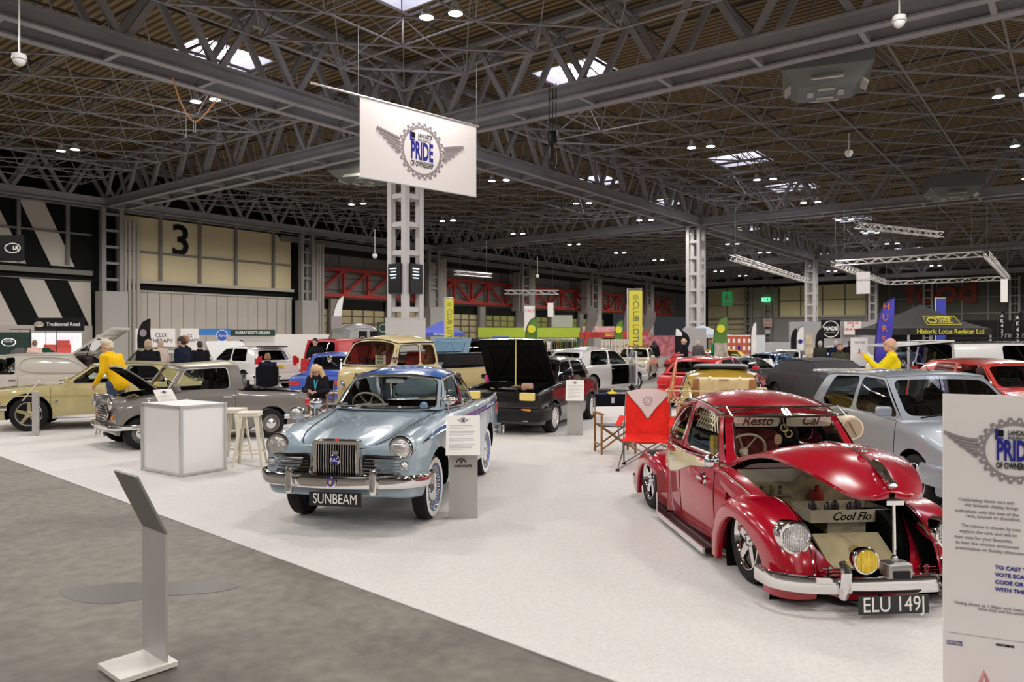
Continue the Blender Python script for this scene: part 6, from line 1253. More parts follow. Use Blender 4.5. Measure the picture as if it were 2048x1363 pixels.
# ================================================================ counters, stools, lecterns, signs
BRD = mat('counter_white', (.8, .77, .76), .45); ALU = mat('aluminium_edge', (.62, .61, .6), .4, .6)
t = thing('display_counter', 'white box counter with aluminium edges beside the two white stools', 'counter', (-4.48, 10.1), math.atan2(.54, .38)); b = MB(); b.box((0, 0, .46), (.62, .92, .88)); b.build('panels', BRD, t, 0); b = MB()
for x in (-1, 1):
    for y in (-1, 1): b.box((x * .32, y * .47, .46), (.035, .035, .92))
for z in (.02, .90):
    for s_ in (-1, 1): b.box((s_ * .32, 0, z), (.035, .94, .03)); b.box((0, s_ * .47, z), (.64, .035, .03))
b.build('edge_frame', ALU, t, 0); b = MB(); b.box((0, 0, .905), (.62, .92, .012)); b.build('top', BRD, t, 0)
def stool(loc, rz, label):
    m = mat('stool_cream', (.72, .67, .55), .35); t = thing('bar_stool', label, 'stool', loc, rz, 'white metal bar stools'); b = MB()
    b.sbox((0, 0, .745), (.31, .31, .03), .2, 8); b.box((0, 0, .72), (.29, .29, .035)); b.build('seat', m, t, 30)
    for x in (-1, 1):
        for y in (-1, 1):
            l = MB(); a, c = (x * .125, y * .125, .71), (x * .205, y * .205, .0); w0 = .055
            l.add([(a[0] - x * w0, a[1], a[2]), a, (a[0], a[1] - y * w0, a[2]), (c[0] - x * .03, c[1], 0), c, (c[0], c[1] - y * .03, 0)], [(0, 3, 4, 1), (1, 4, 5, 2)]); l.add([(a[0] - x * w0, a[1] - y * .006, a[2]), (a[0] - x * .006, a[1] - y * .006, a[2]), (a[0] - x * .006, a[1] - y * w0, a[2]), (c[0] - x * .03, c[1] - y * .005, 0), (c[0] - x * .005, c[1] - y * .005, 0), (c[0] - x * .005, c[1] - y * .03, 0)], [(0, 3, 4, 1), (1, 4, 5, 2)]); l.box((c[0] - x * .012, c[1] - y * .012, .008), (.03, .03, .016)); l.build('leg', m, t, 0)
    b = MB(); q = [(x * .185, y * .185, .18) for x, y in ((1, 1), (1, -1), (-1, -1), (-1, 1))]; [b.bar(q[i], q[(i + 1) % 4], .008, .022) for i in range(4)]; b.build('footrest', m, t, 0); return t
stool((-3.70, 10.45), .15, 'white metal bar stool nearer the pale blue coupe'); stool((-4.12, 10.95), -.1, 'white metal bar stool half hidden behind the other stool and counter')
def pride(parent, M, s, wings=True):   # winged cog emblem, s = outer radius
    b = MB(M); n = 24; prof = []
    for k in range(n):
        a = 2 * PI * k / n; d = 2 * PI / n
        for f, r in ((.0, .90), (.2, .90), (.3, 1.0), (.7, 1.0), (.8, .90)): prof.append((s * r * math.cos(a + f * d), s * r * math.sin(a + f * d)))
    inn = [(s * .77 * math.cos(math.atan2(y, x)), s * .77 * math.sin(math.atan2(y, x))) for x, y in prof]; N = len(prof); hi = .004
    b.add([(x, y, hi) for x, y in prof] + [(x, y, hi) for x, y in inn], [(i, (i + 1) % N, N + (i + 1) % N, N + i) for i in range(N)])
    for k in range(n): a = 2 * PI * (k + .5) / n; b.add([(s * (.87 * math.cos(a) + .03 * math.cos(q)), s * (.87 * math.sin(a) + .03 * math.sin(q)), hi + .001) for q in [2 * PI * j / 8 for j in range(8)]], [tuple(range(8))], 1)
    if wings:
        for sd in (-1, 1):
            tip = (sd * s * 1.85, s * .42)
            for i in range(6):
                f = i / 5; e = (sd * s * (1.85 - .75 * f ** 1.2), s * (.46 - .62 * f)); r0 = (sd * s * .95, s * (.25 - .45 * f)); c = (sd * s * (1.3 - .3 * f), s * (.36 - .50 * f) - .02)
                b.tube([(lerp(lerp(r0[0], c[0], q), lerp(c[0], e[0], q), q), lerp(lerp(r0[1], c[1], q), lerp(c[1], e[1], q), q) + (.03 * s if i == 0 else 0), hi) for q in [j / 8 for j in range(9)]], s * (.05 if i == 0 else .027), 4)
    o = b.build('winged_cog', [GREYP, OFFW], parent, 0)
    text('PRIDE', s * .84, NAVY, o, M @ Matrix.Translation((0, -s * .03, hi)), 'lettering', bold=.03 * s, sx=.44); text('OF OWNERSHIP', s * .27, INK, o, M @ Matrix.Translation((0, -s * .47, hi)), 'lettering', bold=.007 * s, sx=.50)
    text('LANCASTER', s * .20, INK, o, M @ Matrix.Translation((s * .14, s * .53, hi)), 'lettering', bold=.004 * s, sx=.58); text('INSURANCE', s * .14, INK, o, M @ Matrix.Translation((s * .10, s * .38, hi)), 'lettering', sx=.75)
    b = MB(M); b.box((-s * .48, s * .48, hi), (s * .07, s * .32, .002)); b.box((-s * .40, s * .35, hi), (s * .2, s * .05, .002)); b.box((-s * .37, s * .51, hi), (s * .16, s * .2, .002), 1); b.build('initial_mark', [NAVY, INK], o, 0)
    return o
# hanging banner
D = 19.3; t = thing('hanging_banner', 'large white fabric banner with a winged cog emblem hanging from the roof', 'banner', (-.2054 * D, D, 8.08)); e = Vector((.150, .143, 0)).normalized(); W_, Hh = 4.0, 2.09
t.matrix_world = frame((-.2054 * D, D, 8.1), tuple(e), (0, 0, 1)); b = MB(); b.box((W_ / 2, -Hh / 2, 0), (W_, Hh, .012)); pn = b.build('cloth', mat('banner_cloth', (.80, .75, .74), .8), t, 0); pride(pn, Matrix.Translation((W_ * .5, -Hh * .52, .006)), .80)
b = MB(); b.tube([(-1.4, .02, 0), (W_ + .1, .02, 0)], .03, 8); b.tube([(0, -Hh, 0), (W_, -Hh, 0)], .02, 6); b.build('rod', ALU, t); b = MB(); [b.tube([(x, .02, 0), (x, 2.1, 0)], .012, 5) for x in (-.05, W_ + .02)]; b.build('suspension_cables', DARKM, t)
# info lecterns
LM = mat('lectern_steel', (.46, .44, .42), .45, .3, noise=(3, .05)); PAP = mat('lectern_sheet', (.78, .75, .70), .5)
def lectern(loc, rz, label, logo=None, panel_=True, seed=0, sheet=PAP, h=.80):
    t = thing('info_lectern', label, 'lectern', loc, rz, 'grey steel info lecterns'); b = MB(); b.box((0, 0, h / 2), (.10, .29, h)); b.build('column', LM, t, 0)
    R = Matrix.Rotation(-.62, 3, 'Y'); n = R @ Vector((1, 0, 0)); b = MB(); b.box((.07, 0, h + .03), (.012, .335, .44), R=R); p = b.build('sheet', sheet, t, 0)
    F = frame(tuple(Vector((.07, 0, h + .03)) + n * .0075), (0, 1, 0), tuple(R @ Vector((0, 0, 1)))); 
    pride(p, F @ Matrix.Translation((0, .165, -.003)), .034); random.seed(seed); b = MB(F)
    for k in range(17):
        if k in (3, 8, 12): continue
        w_ = .27 * (random.uniform(.82, 1) if k not in (2, 7, 11, 16) else .5); b.box((-.135 + w_ / 2, .105 - k * .0165, .0), (w_, .0045, .0006))
    b.build('text_lines', mat('fine_print', (.42, .40, .40), .6), p, 0)
    if logo:
        F2 = frame((.0515, 0, h - .28), (0, 1, 0), (0, 0, 1)); text(logo, .030, INK, t, F2, 'column_lettering', bold=.0012, sx=1.0); b = MB(F2); b.tube([(.045 * math.cos(a) - .02, .03 + .045 * math.sin(a), .001) for a in [PI * k / 12 for k in range(13)]], .005, 5)
        for a in (.9, 1.5, 2.1): b.tube([(-.02, .028, .001), (-.02 + .04 * math.cos(a), .03 + .04 * math.sin(a), .001)], .004, 4)
        b.build('column_emblem', INK, t)
    return t
lectern((-.49, 7.42), -PI / 2 + .05, 'grey steel info lectern beside the pale blue coupe', 'MARGOLETSI', seed=1)
lectern((1.17, 13.75), -PI / 2 - .12, 'grey steel info lectern beside the black hatchback', seed=2)
lectern((-5.3, 11.3), -PI / 2 + 1.15, 'info lectern behind the white counter at the grey pickup', seed=3)
lectern((-8.85, 13.75), PI + .5, 'info lectern seen edge-on by the yellow coupe front wheel', seed=4)
lectern((9.75, 28.2), -PI / 2, 'pale info lectern at the left of the metallic blue coupe', seed=5); lectern((11.3, 26.0), -PI / 2 - .1, 'pale info lectern on the blue carpet right of the metallic blue coupe', seed=6)
# foreground lectern seen from behind
wv = Vector((.757, -.653, 0)); nv = Vector((-.653, -.757, 0)); c0 = Vector((-1.99, 4.12, 0)); t = thing('info_lectern', 'slim grey info lectern in the foreground seen from behind on a marble base', 'lectern', (c0.x, c0.y)); t.matrix_world = frame((c0.x, c0.y, 0), tuple(wv), tuple(nv))   # x width, y toward camera-left, z up?
Z = -1 if frame((0, 0, 0), tuple(wv), tuple(nv))[2][2] < 0 else 1
b = MB(); b.box((0, 0, Z * .385), (.29, .014, .70)); b.build('column', LM, t, 0)
b = MB(); a0, a1 = Vector((0, .0, Z * .735)), Vector((0, .155, Z * 1.07)); dd = (a1 - a0).normalized(); nn = dd.cross(Vector((1, 0, 0))) * .006
b.add([tuple(p + Vector((x * .148, 0, 0)) + s_ * nn) for s_ in (-1, 1) for p in (a0, a1) for x in (-1, 1)], [(0, 1, 3, 2), (4, 6, 7, 5), (0, 2, 6, 4), (1, 5, 7, 3), (0, 4, 5, 1), (2, 3, 7, 6)]); b.build('sheet', mat('lectern_back', (.2, .19, .18), .5), t, 0)
mb_ = mat('marble', (.68, .65, .60), .35, noise=(5, .12)); b = MB(); b.box((.02, .10, Z * .022), (.30, .30, .026)); b.build('base', mb_, t, 0)
# big sign at right edge
t = thing('info_board', 'tall white voting board with a winged cog emblem at the right edge', 'sign', (2.04, 3.5, 0)); S_ = 3.5 / 1480.; BM_ = frame((2.04, 3.5, 1.537), (.914, -.406, 0), (.035, 0, 1)); t.matrix_world = BM_
b = MB(); b.box((.29, -.75, -.012), (.58, 1.5, .022)); b.build('board', mat('board_white', (.8, .755, .725), .6), t, 0); pride(t, Matrix.Translation((.285, -.25, 0)), .152)
def bpos(px, py): r = (px - 1024) / 1480.; x = (3.5 * r - 2.04) / (.914 + .406 * r); return (x, 1.8 - (py - 676.5) / 1480. * (3.5 - .406 * x) - 1.537, .001)
FP = mat('board_print', (.35, .32, .32), .6)
for tx, px, py in (('Celebrating classic cars and', 1917, 997), ('this fantastic display brings', 1929, 1008), ('enthusiasts with the best of the', 1910, 1019), ('rare, unusual or cherished.', 1932, 1030), ('The winner is chosen by you:', 1923, 1049), ('explore the cars, and talk to', 1919, 1060), ('then vote for your favourite.', 1909, 1071), ('to hear the winners announced', 1911, 1082), ('presentation on Sunday afternoon', 1911, 1093), ('Voting closes at 1.30pm and votes', 1908, 1202), ('time may not be counted', 1956, 1215)):
    text(tx, .0198, FP, t, Matrix.Translation(bpos(px, py)), 'lettering', align='LEFT', bold=.0002)
for k, tx in enumerate(('TO CAST YOUR', 'VOTE SCAN THE', 'CODE OR SPEAK', 'WITH THE TEAM')): text(tx, .0245, NAVY, t, Matrix.Translation(bpos(1990, 1133 + k * 14.5)), 'lettering', align='LEFT', bold=.0007)
b = MB(); b.box((.29, bpos(1900, 1262)[1], .0005), (.54, .0015, .001)); b.build('rule_line', FP, t, 0); text('LANCASTER\nINSURANCE', .012, NAVY, t, Matrix.Translation(bpos(1893, 1281)), align='LEFT'); text('MOTORING', .013, INK, t, Matrix.Translation(bpos(2010, 1289)), bold=.0008)
Rl = BM_.inverted(); b = MB(Rl); q0 = Vector((2.06, 3.46, 0)); e_ = Vector((.914, -.406, 0)); n_ = Vector((-.406, -.914, 0)); 
b.box(tuple(q0 + e_ * .29 + Vector((0, 0, .02))), (.56, .3, .03), R=frame((0, 0, 0), tuple(e_), (-e_.y, e_.x, 0)).to_3x3()); b.build('base_plate', LM, t, 0)
b = MB(Rl); q = q0 + e_ * .10 + n_ * .10; b.tube([(q.x, q.y, .03), (q.x, q.y, .26), (q.x + .015, q.y, .30), (q.x + .03, q.y, .26), (q.x + .035, q.y, .03)], .009, 6); b.build('support_strap', mat('strap_pink', (.6, .25, .28), .6), t)
# floor bundle
x, y = gp(1216, 797); t = thing('toy_bundle', 'blue cloth bundle with a yellow star toy on the carpet edge', 'toy', (x, y, .009)); b = MB(); b.sbox((0, 0, .09), (.5, .22, .16), .6, 8); b.sbox((-.42, .05, .14), (.3, .25, .28), .7, 8); b.sbox((.4, 0, .07), (.5, .16, .12), .6, 8); b.build('cloth', fab('denim_blue', (.03, .06, .2)), t)
b = MB(); b.poly([((.16 if k % 2 == 0 else .08) * math.cos(PI / 2 + PI * k / 5), (.16 if k % 2 == 0 else .08) * math.sin(PI / 2 + PI * k / 5)) for k in range(10)], .06, M=frame((.1, -.14, .15), (1, 0, 0), (0, 0, 1))); b.build('star', PLY, t)
# ================================================================ flags, banners, tents, stalls
def facing(name, label, cat, px, Y, w_, z0, z1, m, texts=(), th=.03, rot=0, post=False, vert=None, group=None):
    x = (px - 1024) / 1480. * Y; r = (math.cos(rot), math.sin(rot), 0); t = thing(name, label, cat, (x, Y, (z0 + z1) / 2), 0, group); t.matrix_world = frame((x, Y, (z0 + z1) / 2), r, (0, 0, 1))
    b = MB(); b.box((0, 0, 0), (w_, z1 - z0, th)); b.build('panel', m, t, 0)
    for tx in texts: text(tx[0], tx[3], tx[4], t, Matrix.Translation((tx[1], tx[2], th / 2 + .003)) @ (Matrix.Rotation(tx[7], 4, 'Z') if len(tx) > 7 else Matrix.Identity(4)), bold=tx[5] if len(tx) > 5 else 0, sx=tx[6] if len(tx) > 6 else 1)
    if post: b = MB(); b.tube([(-w_ / 2 - .05, -(z0 + z1) / 2 + .02, 0), (-w_ / 2 - .05, (z1 - z0) / 2 + .08, 0)], .03, 6); b.tube([(-w_ / 2 - .05, (z1 - z0) / 2 + .05, 0), (w_ / 2, (z1 - z0) / 2 + .05, 0)], .02, 6); b.box((-w_ / 2 - .05, -(z0 + z1) / 2 + .02, 0), (.4, .04, .4)); b.build('post', ALU, t)
    return t
YB = mat('banner_yellow', (.66, .60, .06), .7); DK = mat('banner_dark_text', (.10, .12, .10), .7)
def disc(parent, x, y, r, m, z=.02, rim=None):
    b = MB(); b.lathe([(z, .0001), (z, r)], (x, y, 0), axis='z', n=24); 
    if rim: b.tube([(x + r * math.cos(a), y + r * math.sin(a), z) for a in [2 * PI * k / 24 for k in range(24)]], r * .07, 4, closed=True, mi=1)
    return b.build('round_logo', [m, rim or m], parent, 0)
t = facing('club_banner', 'tall yellow club banner on a post left of the second column', 'banner', 1271, 29, .52, 1.5, 3.68, YB, [('CLUB LOTUS', 0, -.28, .33, DK, .002, 1, -PI / 2)], post=True, group='yellow club banners'); disc(t, 0, .82, .12, mat('logo_olive', (.4, .38, .05), .7))
t = facing('club_banner', 'smaller yellow club banner farther away right of the nearest column', 'banner', 899, 42, .46, 1.4, 4.05, YB, [('CLUB LOTUS', 0, -.3, .36, DK, .002, 1, -PI / 2)], post=True, group='yellow club banners'); disc(t, 0, 1.0, .12, MATS['logo_olive'])
def feather(label, px, Y, h, w_, cols, lean=.0, tear=False, texts=(), logo=None, z0=.45, name='feather_flag'):
    x = (px - 1024) / 1480. * Y; t = thing(name, label, 'flag', (x, Y, .009)); n = 18; L, R_ = [], []
    for k in range(n + 1):
        f = k / n; z = z0 + (h - z0) * f; cx = lean * f * h
        if tear: ww = w_ * math.sin(PI * min(f ** 1.8 * .97 + .03, 1)) ** .7; L.append((cx - ww * .1 - .0, z)); R_.append((cx + ww, z))
        else: off = w_ * .97 * (0 if f < .6 else 1 - math.sqrt(max(0, 1 - ((f - .6) / .4) ** 2))); L.append((cx - w_ / 2 + off, z)); R_.append((cx + w_ / 2, z))
    m = MB(); nc = len(cols)
    for q in (0, .02): m.add([(a[0] if e == 0 else b_[0], q + .02 * math.sin(i * .8) * e, a[1]) for i, (a, b_) in enumerate(zip(L, R_)) for e in (0, 1)], [(2 * k, 2 * k + 1, 2 * k + 3, 2 * k + 2) for k in range(n)], 0); 
    for i in range(len(m.m)): m.m[i] = min(int((i % n) / n * nc), nc - 1)
    fl = m.build('flag_cloth', cols, t, 0); b = MB(); b.tube([(L[0][0], 0, 0)] + [(a, 0, z) for a, z in L] + ([(R_[-1][0], 0, R_[-1][1])] if tear else []), .018, 6); b.box((L[0][0], 0, .02), (.5, .5, .04)); b.build('pole', BLACK, t)
    if logo: 
        b = MB(); b.lathe([(-.06, .0001), (-.06, logo[1])], (logo[3] if len(logo) > 3 else (L[0][0] + R_[0][0]) / 2 + lean * h * .8, 0, logo[2]), axis='y', n=20); b.build('round_logo', logo[0], fl, 0)
    for s_, xx, zz, sz, mm, rot in texts: text(s_, sz, mm, fl, frame((xx, -.03, zz), (1, 0, 0), (0, 0, 1)) @ Matrix.Rotation(rot, 4, 'Z'), align='CENTER')
    return t
GF = mat('flag_green', (.10, .22, .03), .7); YF = mat('flag_yellow', (.75, .70, .03), .7); OR = mat('flag_orange', (.7, .2, .04), .7); PK = mat('flag_photo', (.45, .38, .3), .7, noise=(4, .5)); GRF = mat('flag_grey', (.13, .11, .10), .7); RDF = mat('flag_red', (.5, .04, .03), .7); PU = mat('flag_purple', (.06, .05, .42), .7); PGF = mat('flag_pale_green', (.45, .55, .35), .7)
feather('green feather flag with yellow disc left of the yellow club banner', 1063, 36, 2.85, .58, [PK, OR, GF, GF], logo=(YF, .20, 2.25))
feather('green feather flag with yellow disc partly behind the yellow club banner', 1237, 43, 2.9, .5, [PK, GF, GF], logo=(YF, .2, 2.3))
feather('green feather flag with yellow disc and pink writing in front of the house picture', 1441, 31, 2.75, .55, [PK, PK, GF, GF], logo=(YF, .17, 2.2))
for px, l in ((1168, 'leftmost grey and red teardrop flag by the grey pier'), (1242, 'grey and red teardrop flag just left of the yellow club banner'), (1284, 'grey and red teardrop flag just right of the yellow club banner')): feather(l, px, 56, 4.3, .75, [RDF, GRF, GRF], .10, True, z0=1.3)
feather('pale green and white tall feather flag near the stalls at left', 664, 43.2, 4.3, .5, [WHITE, PGF, WHITE], .10)
feather('black feather flag with a white oval emblem behind the dark tops', 290, 28.5, 2.55, .5, [INK], -.02, logo=(GREYP, .14, 2.0))
feather('purple blue feather flag with orange letters left of the black tent', 1762, 23.6, 3.1, .52, [PU], .06, texts=[('H', .15, 2.8, .3, OR, 0), ('U', .12, 2.45, .3, OR, 0), ('R', .1, 2.1, .3, OR, 0), ('S', .07, 1.75, .3, OR, 0)])
feather('white small feather flag by the far silver cars', 1352, 44, 2.4, .45, [WHITE], .0, True); feather('black small teardrop flag beside the white one', 1362, 40, 2.2, .4, [INK], .05, True)
feather('black feather flag in front of the grey fence', 1588, 48, 2.45, .4, [INK]); feather('white and blue oval feather flag in front of the grey fence', 1600, 47, 2.6, .45, [WHITE], logo=(NAVY, .14, 1.6)); feather('black curved feather flag right of the third column', 1638, 44, 2.45, .5, [INK], .03); feather('white slim feather flag before the house picture', 1507, 42, 2.75, .3, [WHITE])
feather('black feather flag with white letters in front of the dark food wall', 2003, 30, 3.0, .3, [INK], texts=[('A\nK\n4\n2\n7', 0, 2.3, .2, PLW, 0)]); feather('rightmost black feather flag with white letters and numbers', 2031, 27, 2.8, .36, [INK], .03, texts=[('A\nK\n4\n2\n7', .05, 2.1, .22, PLW, 0)])
facing('hanging_flag', 'blue rectangular banner behind the black tent roof', 'banner', 1882, 34, .42, 1.3, 3.6, mat('royal_blue', (.04, .06, .45), .7), post=True)
def gazebo(label, px, Y, w_, ze, zp, m, texts=(), rot=0, leg=True):
    x = (px - 1024) / 1480. * Y; t = thing('gazebo', label, 'tent', (x, Y, .009), rot); b = MB(); h = w_ / 2; N = 8
    for a in range(4):
        A = Vector([(-h, -h), (h, -h), (h, h), (-h, h)][a]); C = Vector([(-h, -h), (h, -h), (h, h), (-h, h)][(a + 1) % 4])
        b.rings([[(lerp(A.x, C.x, q) * (1 - f), lerp(A.y, C.y, q) * (1 - f), ze + (zp - ze) * f ** 1.25) for q in (0, .25, .5, .75, 1)] for f in [i / N * .995 for i in range(N + 1)]], False, False, openring=True); b.box(((A.x + C.x) / 2, (A.y + C.y) / 2, ze - .1), (abs(C.x - A.x) + .02, abs(C.y - A.y) + .02, .22))
    rf = b.build('canopy', m, t, 20)
    if leg:
        for a in (-1, 1):
            for c in (-1, 1): q = MB(); q.box((a * h * .98, c * h * .98, ze / 2 - .1), (.05, .05, ze - .2)); q.build('leg', ALU, t, 0)
    for tx, xx, zz, sz, mm, tl in texts: 
        yy = -h - .02 if not tl else -h * (1 - ((zz - ze) / (zp - ze)) ** .8) - .06; text(tx, sz, mm, rf, frame((xx, yy, zz), (1, 0, 0), (0, .0 + tl, 1)), bold=.004)
    return t
GT = mat('tent_black', (.03, .03, .028), .8, spec=.2); YT = mat('tent_yellow_print', (.75, .65, .03), .6)
t = gazebo('black pointed gazebo with yellow lettering behind the white van', 1840, 26, 3.0, 2.12, 2.98, GT, [('Historic Lotus Register Ltd', 0, 2.02, .22, YT, 0), ('HISTORIC\nLOTUS\nREGISTER', .22, 2.40, .13, YT, 1.0)], rot=.12)
b = MB(Matrix.Rotation(.0, 4, 'Z') @ frame((0, -1.08, 2.40), (1, 0, 0), (0, 1.0, 1))); b.tube([(-.62, -.2, 0), (.62, -.2, 0), (.58, .2, 0), (-.58, .2, 0)], .012, 4, closed=True); b.tube([(-.35 + .16 * math.cos(a), .11 * math.sin(a), 0) for a in [2 * PI * k / 20 for k in range(20)]], .02, 4, closed=True); b.build('roof_emblem', YT, kids(t)[0], 0)
gazebo('blue pointed gazebo beyond the nearest column', 882, 48, 3.0, 2.15, 2.95, mat('tent_blue', (.07, .10, .50), .7), [('the Association', .3, 2.07, .2, PLW, 0)])
gazebo('pale pointed tent left of the green feather flag', 1405, 52, 3.0, 2.05, 2.75, mat('tent_pale', (.5, .55, .62), .7))
# stalls at the left
def booth(label, px0, px1, Y, z0, z1, m, texts=(), rot=0, th=.08, name='stall_panel', group=None): return facing(name, label, 'stall panel', (px0 + px1) / 2, Y, (px1 - px0) / 1480. * Y, z0, z1, m, texts, th, rot, group=group)
DG = mat('stall_dark_green', (.01, .035, .022), .6); LBX = mat('lightbox_white', (.8, .78, .82), .5, emit=.55)
t = booth('dark green stall wall with a white lettered oval at the left edge', -40, 62, 30, 0, 2.05, DG, [('ASSOCIATION', -.3, .05, .16, PLW, .002)]); b = MB(); b.lathe([(.05, .0001), (.05, .30)], (0, 0, 0), axis='z', n=28); o = b.build('oval_sign', mat('oval_white', (.85, .85, .85), .5, emit=.6), t, 0); o.location = (.17, .62, 0); o.scale = (1, .55, 1); b = MB(); b.lathe([(.055, .0001), (.055, .26)], (0, 0, 0), axis='z', n=28); q = b.build('oval_inner', DG, o, 0); text('LAND\nROVER', .13, PLW, q, Matrix.Translation((0, .1, .06)), bold=.003, sx=.9)
booth('glowing white lightbox wall with a red vehicle picture', 62, 162, 30.5, .3, 2.02, LBX); t = booth('black banner board with white lettering over the lightbox', 70, 168, 29.5, 2.1, 2.62, INK, [('Traditional Road', .18, 0, .20, PLW, .003)]); b = MB(); b.lathe([(.05, .0001), (.05, .2)], axis='z', n=20); o = b.build('oval_picture', PK, t, 0); o.location = (-.78, 0, 0); o.scale = (1, .55, 1)
b = MB(); b.box((0, 0, 0), (1.1, .06, .5)); b.box((.25, -.01, .32), (.5, .06, .2)); o = b.build('vehicle_picture', mat('picture_red', (.75, .1, .08), .6), None, 0); x_, y_ = at(115, 30.3); o.location = (x_, y_, 1.3); tag(o, 'flat red off-road vehicle picture on the lightbox wall', 'picture')
t = booth('black hanging banner with a white oval at the left edge', -60, 48, 32, 5.15, 6.25, INK); b = MB(); b.tube([(.72 + .33 * math.cos(a), .2 * math.sin(a), .05) for a in [2 * PI * k / 24 for k in range(24)]], .025, 5, closed=True); b.build('oval_outline', PLW, t, 0); text('LR', .22, PLW, t, Matrix.Translation((.85, 0, .05)), bold=.01)
booth('wider white banner with black lettering behind the people in dark tops', 272, 350, 36, 1.1, 2.28, OFFW, [('CLIX\nTHERAPY', .3, .12, .27, INK, .002)]); booth('narrower white lettered banner left of the blue canopy fascia', 362, 398, 36, 1.1, 2.28, OFFW, [('CS\nTHERAPY', 0, .12, .22, INK, .002)])
t = booth('blue stall canopy fascia with a blue oval sign', 398, 462, 34, 1.95, 2.25, mat('fascia_blue', (.03, .2, .55), .5)); o = disc(t, .35, -.18, .26, mat('oval_blue', (.03, .12, .5), .4), .06, PLW); text('Ford', .2, PLW, t, Matrix.Translation((.35, -.18, .07)), shear=.4)
booth('dark green fascia with white stall name above the white hatchback', 462, 550, 34, 1.92, 2.2, DG, [('MURRAY SCOTT-NELSON', 0, 0, .17, PLW, .004, .8)]); booth('cream stall backdrop under the green fascia', 462, 550, 34.5, 0, 1.9, OFFW)
booth('grey banner with a round white logo by the pale flag', 663, 684, 38.5, 1.0, 2.95, GREYP); t = booth('dark green upright banner left of the nearest column plinth', 754, 779, 34, 1.0, 2.55, DG); disc(t, 0, .5, .18, DG, .06, PLW)
for px, lb in ((726, 'left black square sign with a round emblem on the stall'), (748, 'right black square sign with a round emblem on the stall')): t = booth(lb, px - 8, px + 8, 33, 1.35, 2.12, INK); disc(t, 0, 0, .14, INK, .06, PLW)
booth('long white stall wall behind the red off-road estate', 548, 720, 43.5, 0, 2.05, OFFW)
# clothes rails
for r_i, (px, Y, nn, lb) in enumerate(((1100, 47, 26, 'grey clothes rail full of dark jackets'), (960, 50, 24, 'long clothes rail behind the black off-road car'), (205, 29.5, 0, 'small black rail at the lightbox'))):
    if not nn: continue
    x = (px - 1024) / 1480. * Y; t = thing('clothes_rail', lb, 'clothes rail', (x, Y, .009)); b = MB(); L = nn * .13; b.tube([(-L / 2, 0, 0), (-L / 2, 0, 1.75), (L / 2, 0, 1.75), (L / 2, 0, 0)], .025, 6); [b.box((s_ * L / 2, 0, .03), (.06, .5, .04)) for s_ in (-1, 1)]; b.build('rail', ALU, t)
    gm = [BK, fab('tan', (.3, .2, .1)), NV, fab('red_knit', (.35, .03, .02)), fab('green_knit', (.05, .15, .05)), OFFW]
    for k in range(nn):
        random.seed(k + 50 * r_i); m_ = gm[random.choice((0, 0, 2, 0, 1, 3, 4, 5))]; gx = x - L / 2 + .1 + k * .13; g = thing('hanging_jacket', 'jacket hanging in the row of clothes on the ' + ('near' if r_i == 0 else 'far') + ' rail', 'jacket', (gx, Y, 1.72), .1 * random.uniform(-1, 1), 'jackets on the %s clothes rail' % ('near' if r_i == 0 else 'far'))
        b = MB(); b.sbox((0, 0, -.48), (.09, .46, .80), .5, 6); b.build('garment', m_, g); b = MB(); b.tube([(0, -.2, -.12), (0, 0, -.02), (0, .2, -.12)], .01, 4); b.build('hanger', ALU, g)
for px, Y, c in ((180, 28.5, (.12, .12, .12)), (206, 28.5, (.01, .06, .03))):
    x = (px - 1024) / 1480. * Y; g = thing('display_sweater', 'grey sweater hanging at the lightbox stall' if px < 200 else 'dark green sweater hanging at the lightbox stall', 'sweater', (x - (2.7 if px < 200 else 2.2), Y, 1.15)); b = MB(); b.sbox((0, 0, 0), (.42, .2, .6), .6, 8); [b.sbox((s_ * .27, 0, -.05), (.14, .14, .5), .7, 6) for s_ in (-1, 1)]; b.build('knit', fab('knit%d' % px, c), g); b = MB(); b.tube([(0, 0, .28), (0, 0, 1.0)], .01); b.tube([(-.4, 0, 1.0), (.4, 0, 1.0)], .015); b.tube([(.4, 0, 1.0), (.4, 0, -1.15)], .015); b.build('hanger_rail', BLACK, g)
# far middle: red stall, lime wall, picture wall, fence
t = booth('red and pink sale stall fascia with black shade beyond the row of cars', 1158, 1262, 58, 1.85, 2.3, RDF, [('RACING', .6, 0, .3, YT, .01)]); t = booth('pink advertising strip above the red stall fascia', 1165, 1305, 58.5, 2.3, 2.75, mat('strip_pink', (.7, .4, .38), .6, noise=(3, .3)))
booth('lime green wall panel under the red girders', 956, 1160, 66, 1.9, 2.75, mat('lime', (.40, .52, .03), .6)); booth('white booth with window above the lime panel', 1105, 1145, 67, 2.8, 3.9, mat('booth_white', (.4, .42, .35), .6))
booth('dark screened booth with red cars pictured', 1262, 1360, 50, .6, 2.0, mat('poster_red', (.4, .12, .14), .6, noise=(3, .6))); booth('black hanging panel with a three pointed star ring', 1350, 1372, 42, .9, 1.95, INK)
for k in range(3): t = booth('white photo display board, %s of three in the row' % ('leftmost', 'middle', 'rightmost')[k], 1203 + k * 19, 1220 + k * 19, 38, .9, 1.75, OFFW); b = MB(); [b.box((x_, z_, .05), (.16, .16, .02)) for x_ in (-.1, .1) for z_ in (-.3, -.1, .1, .3)]; b.build('photographs', PK, t, 0)
t = booth('large printed picture of a red brick house with white windows', 1450, 1505, 45, .85, 2.0, mat('brick_red', (.5, .10, .05), .7, noise=(9, .15))); b = MB()
for i in range(5):
    for j in range(2):
        if not (j == 0 and i == 2): b.box((-.62 + i * .31, -.22 + j * .45, .05), (.14, .24, .02))
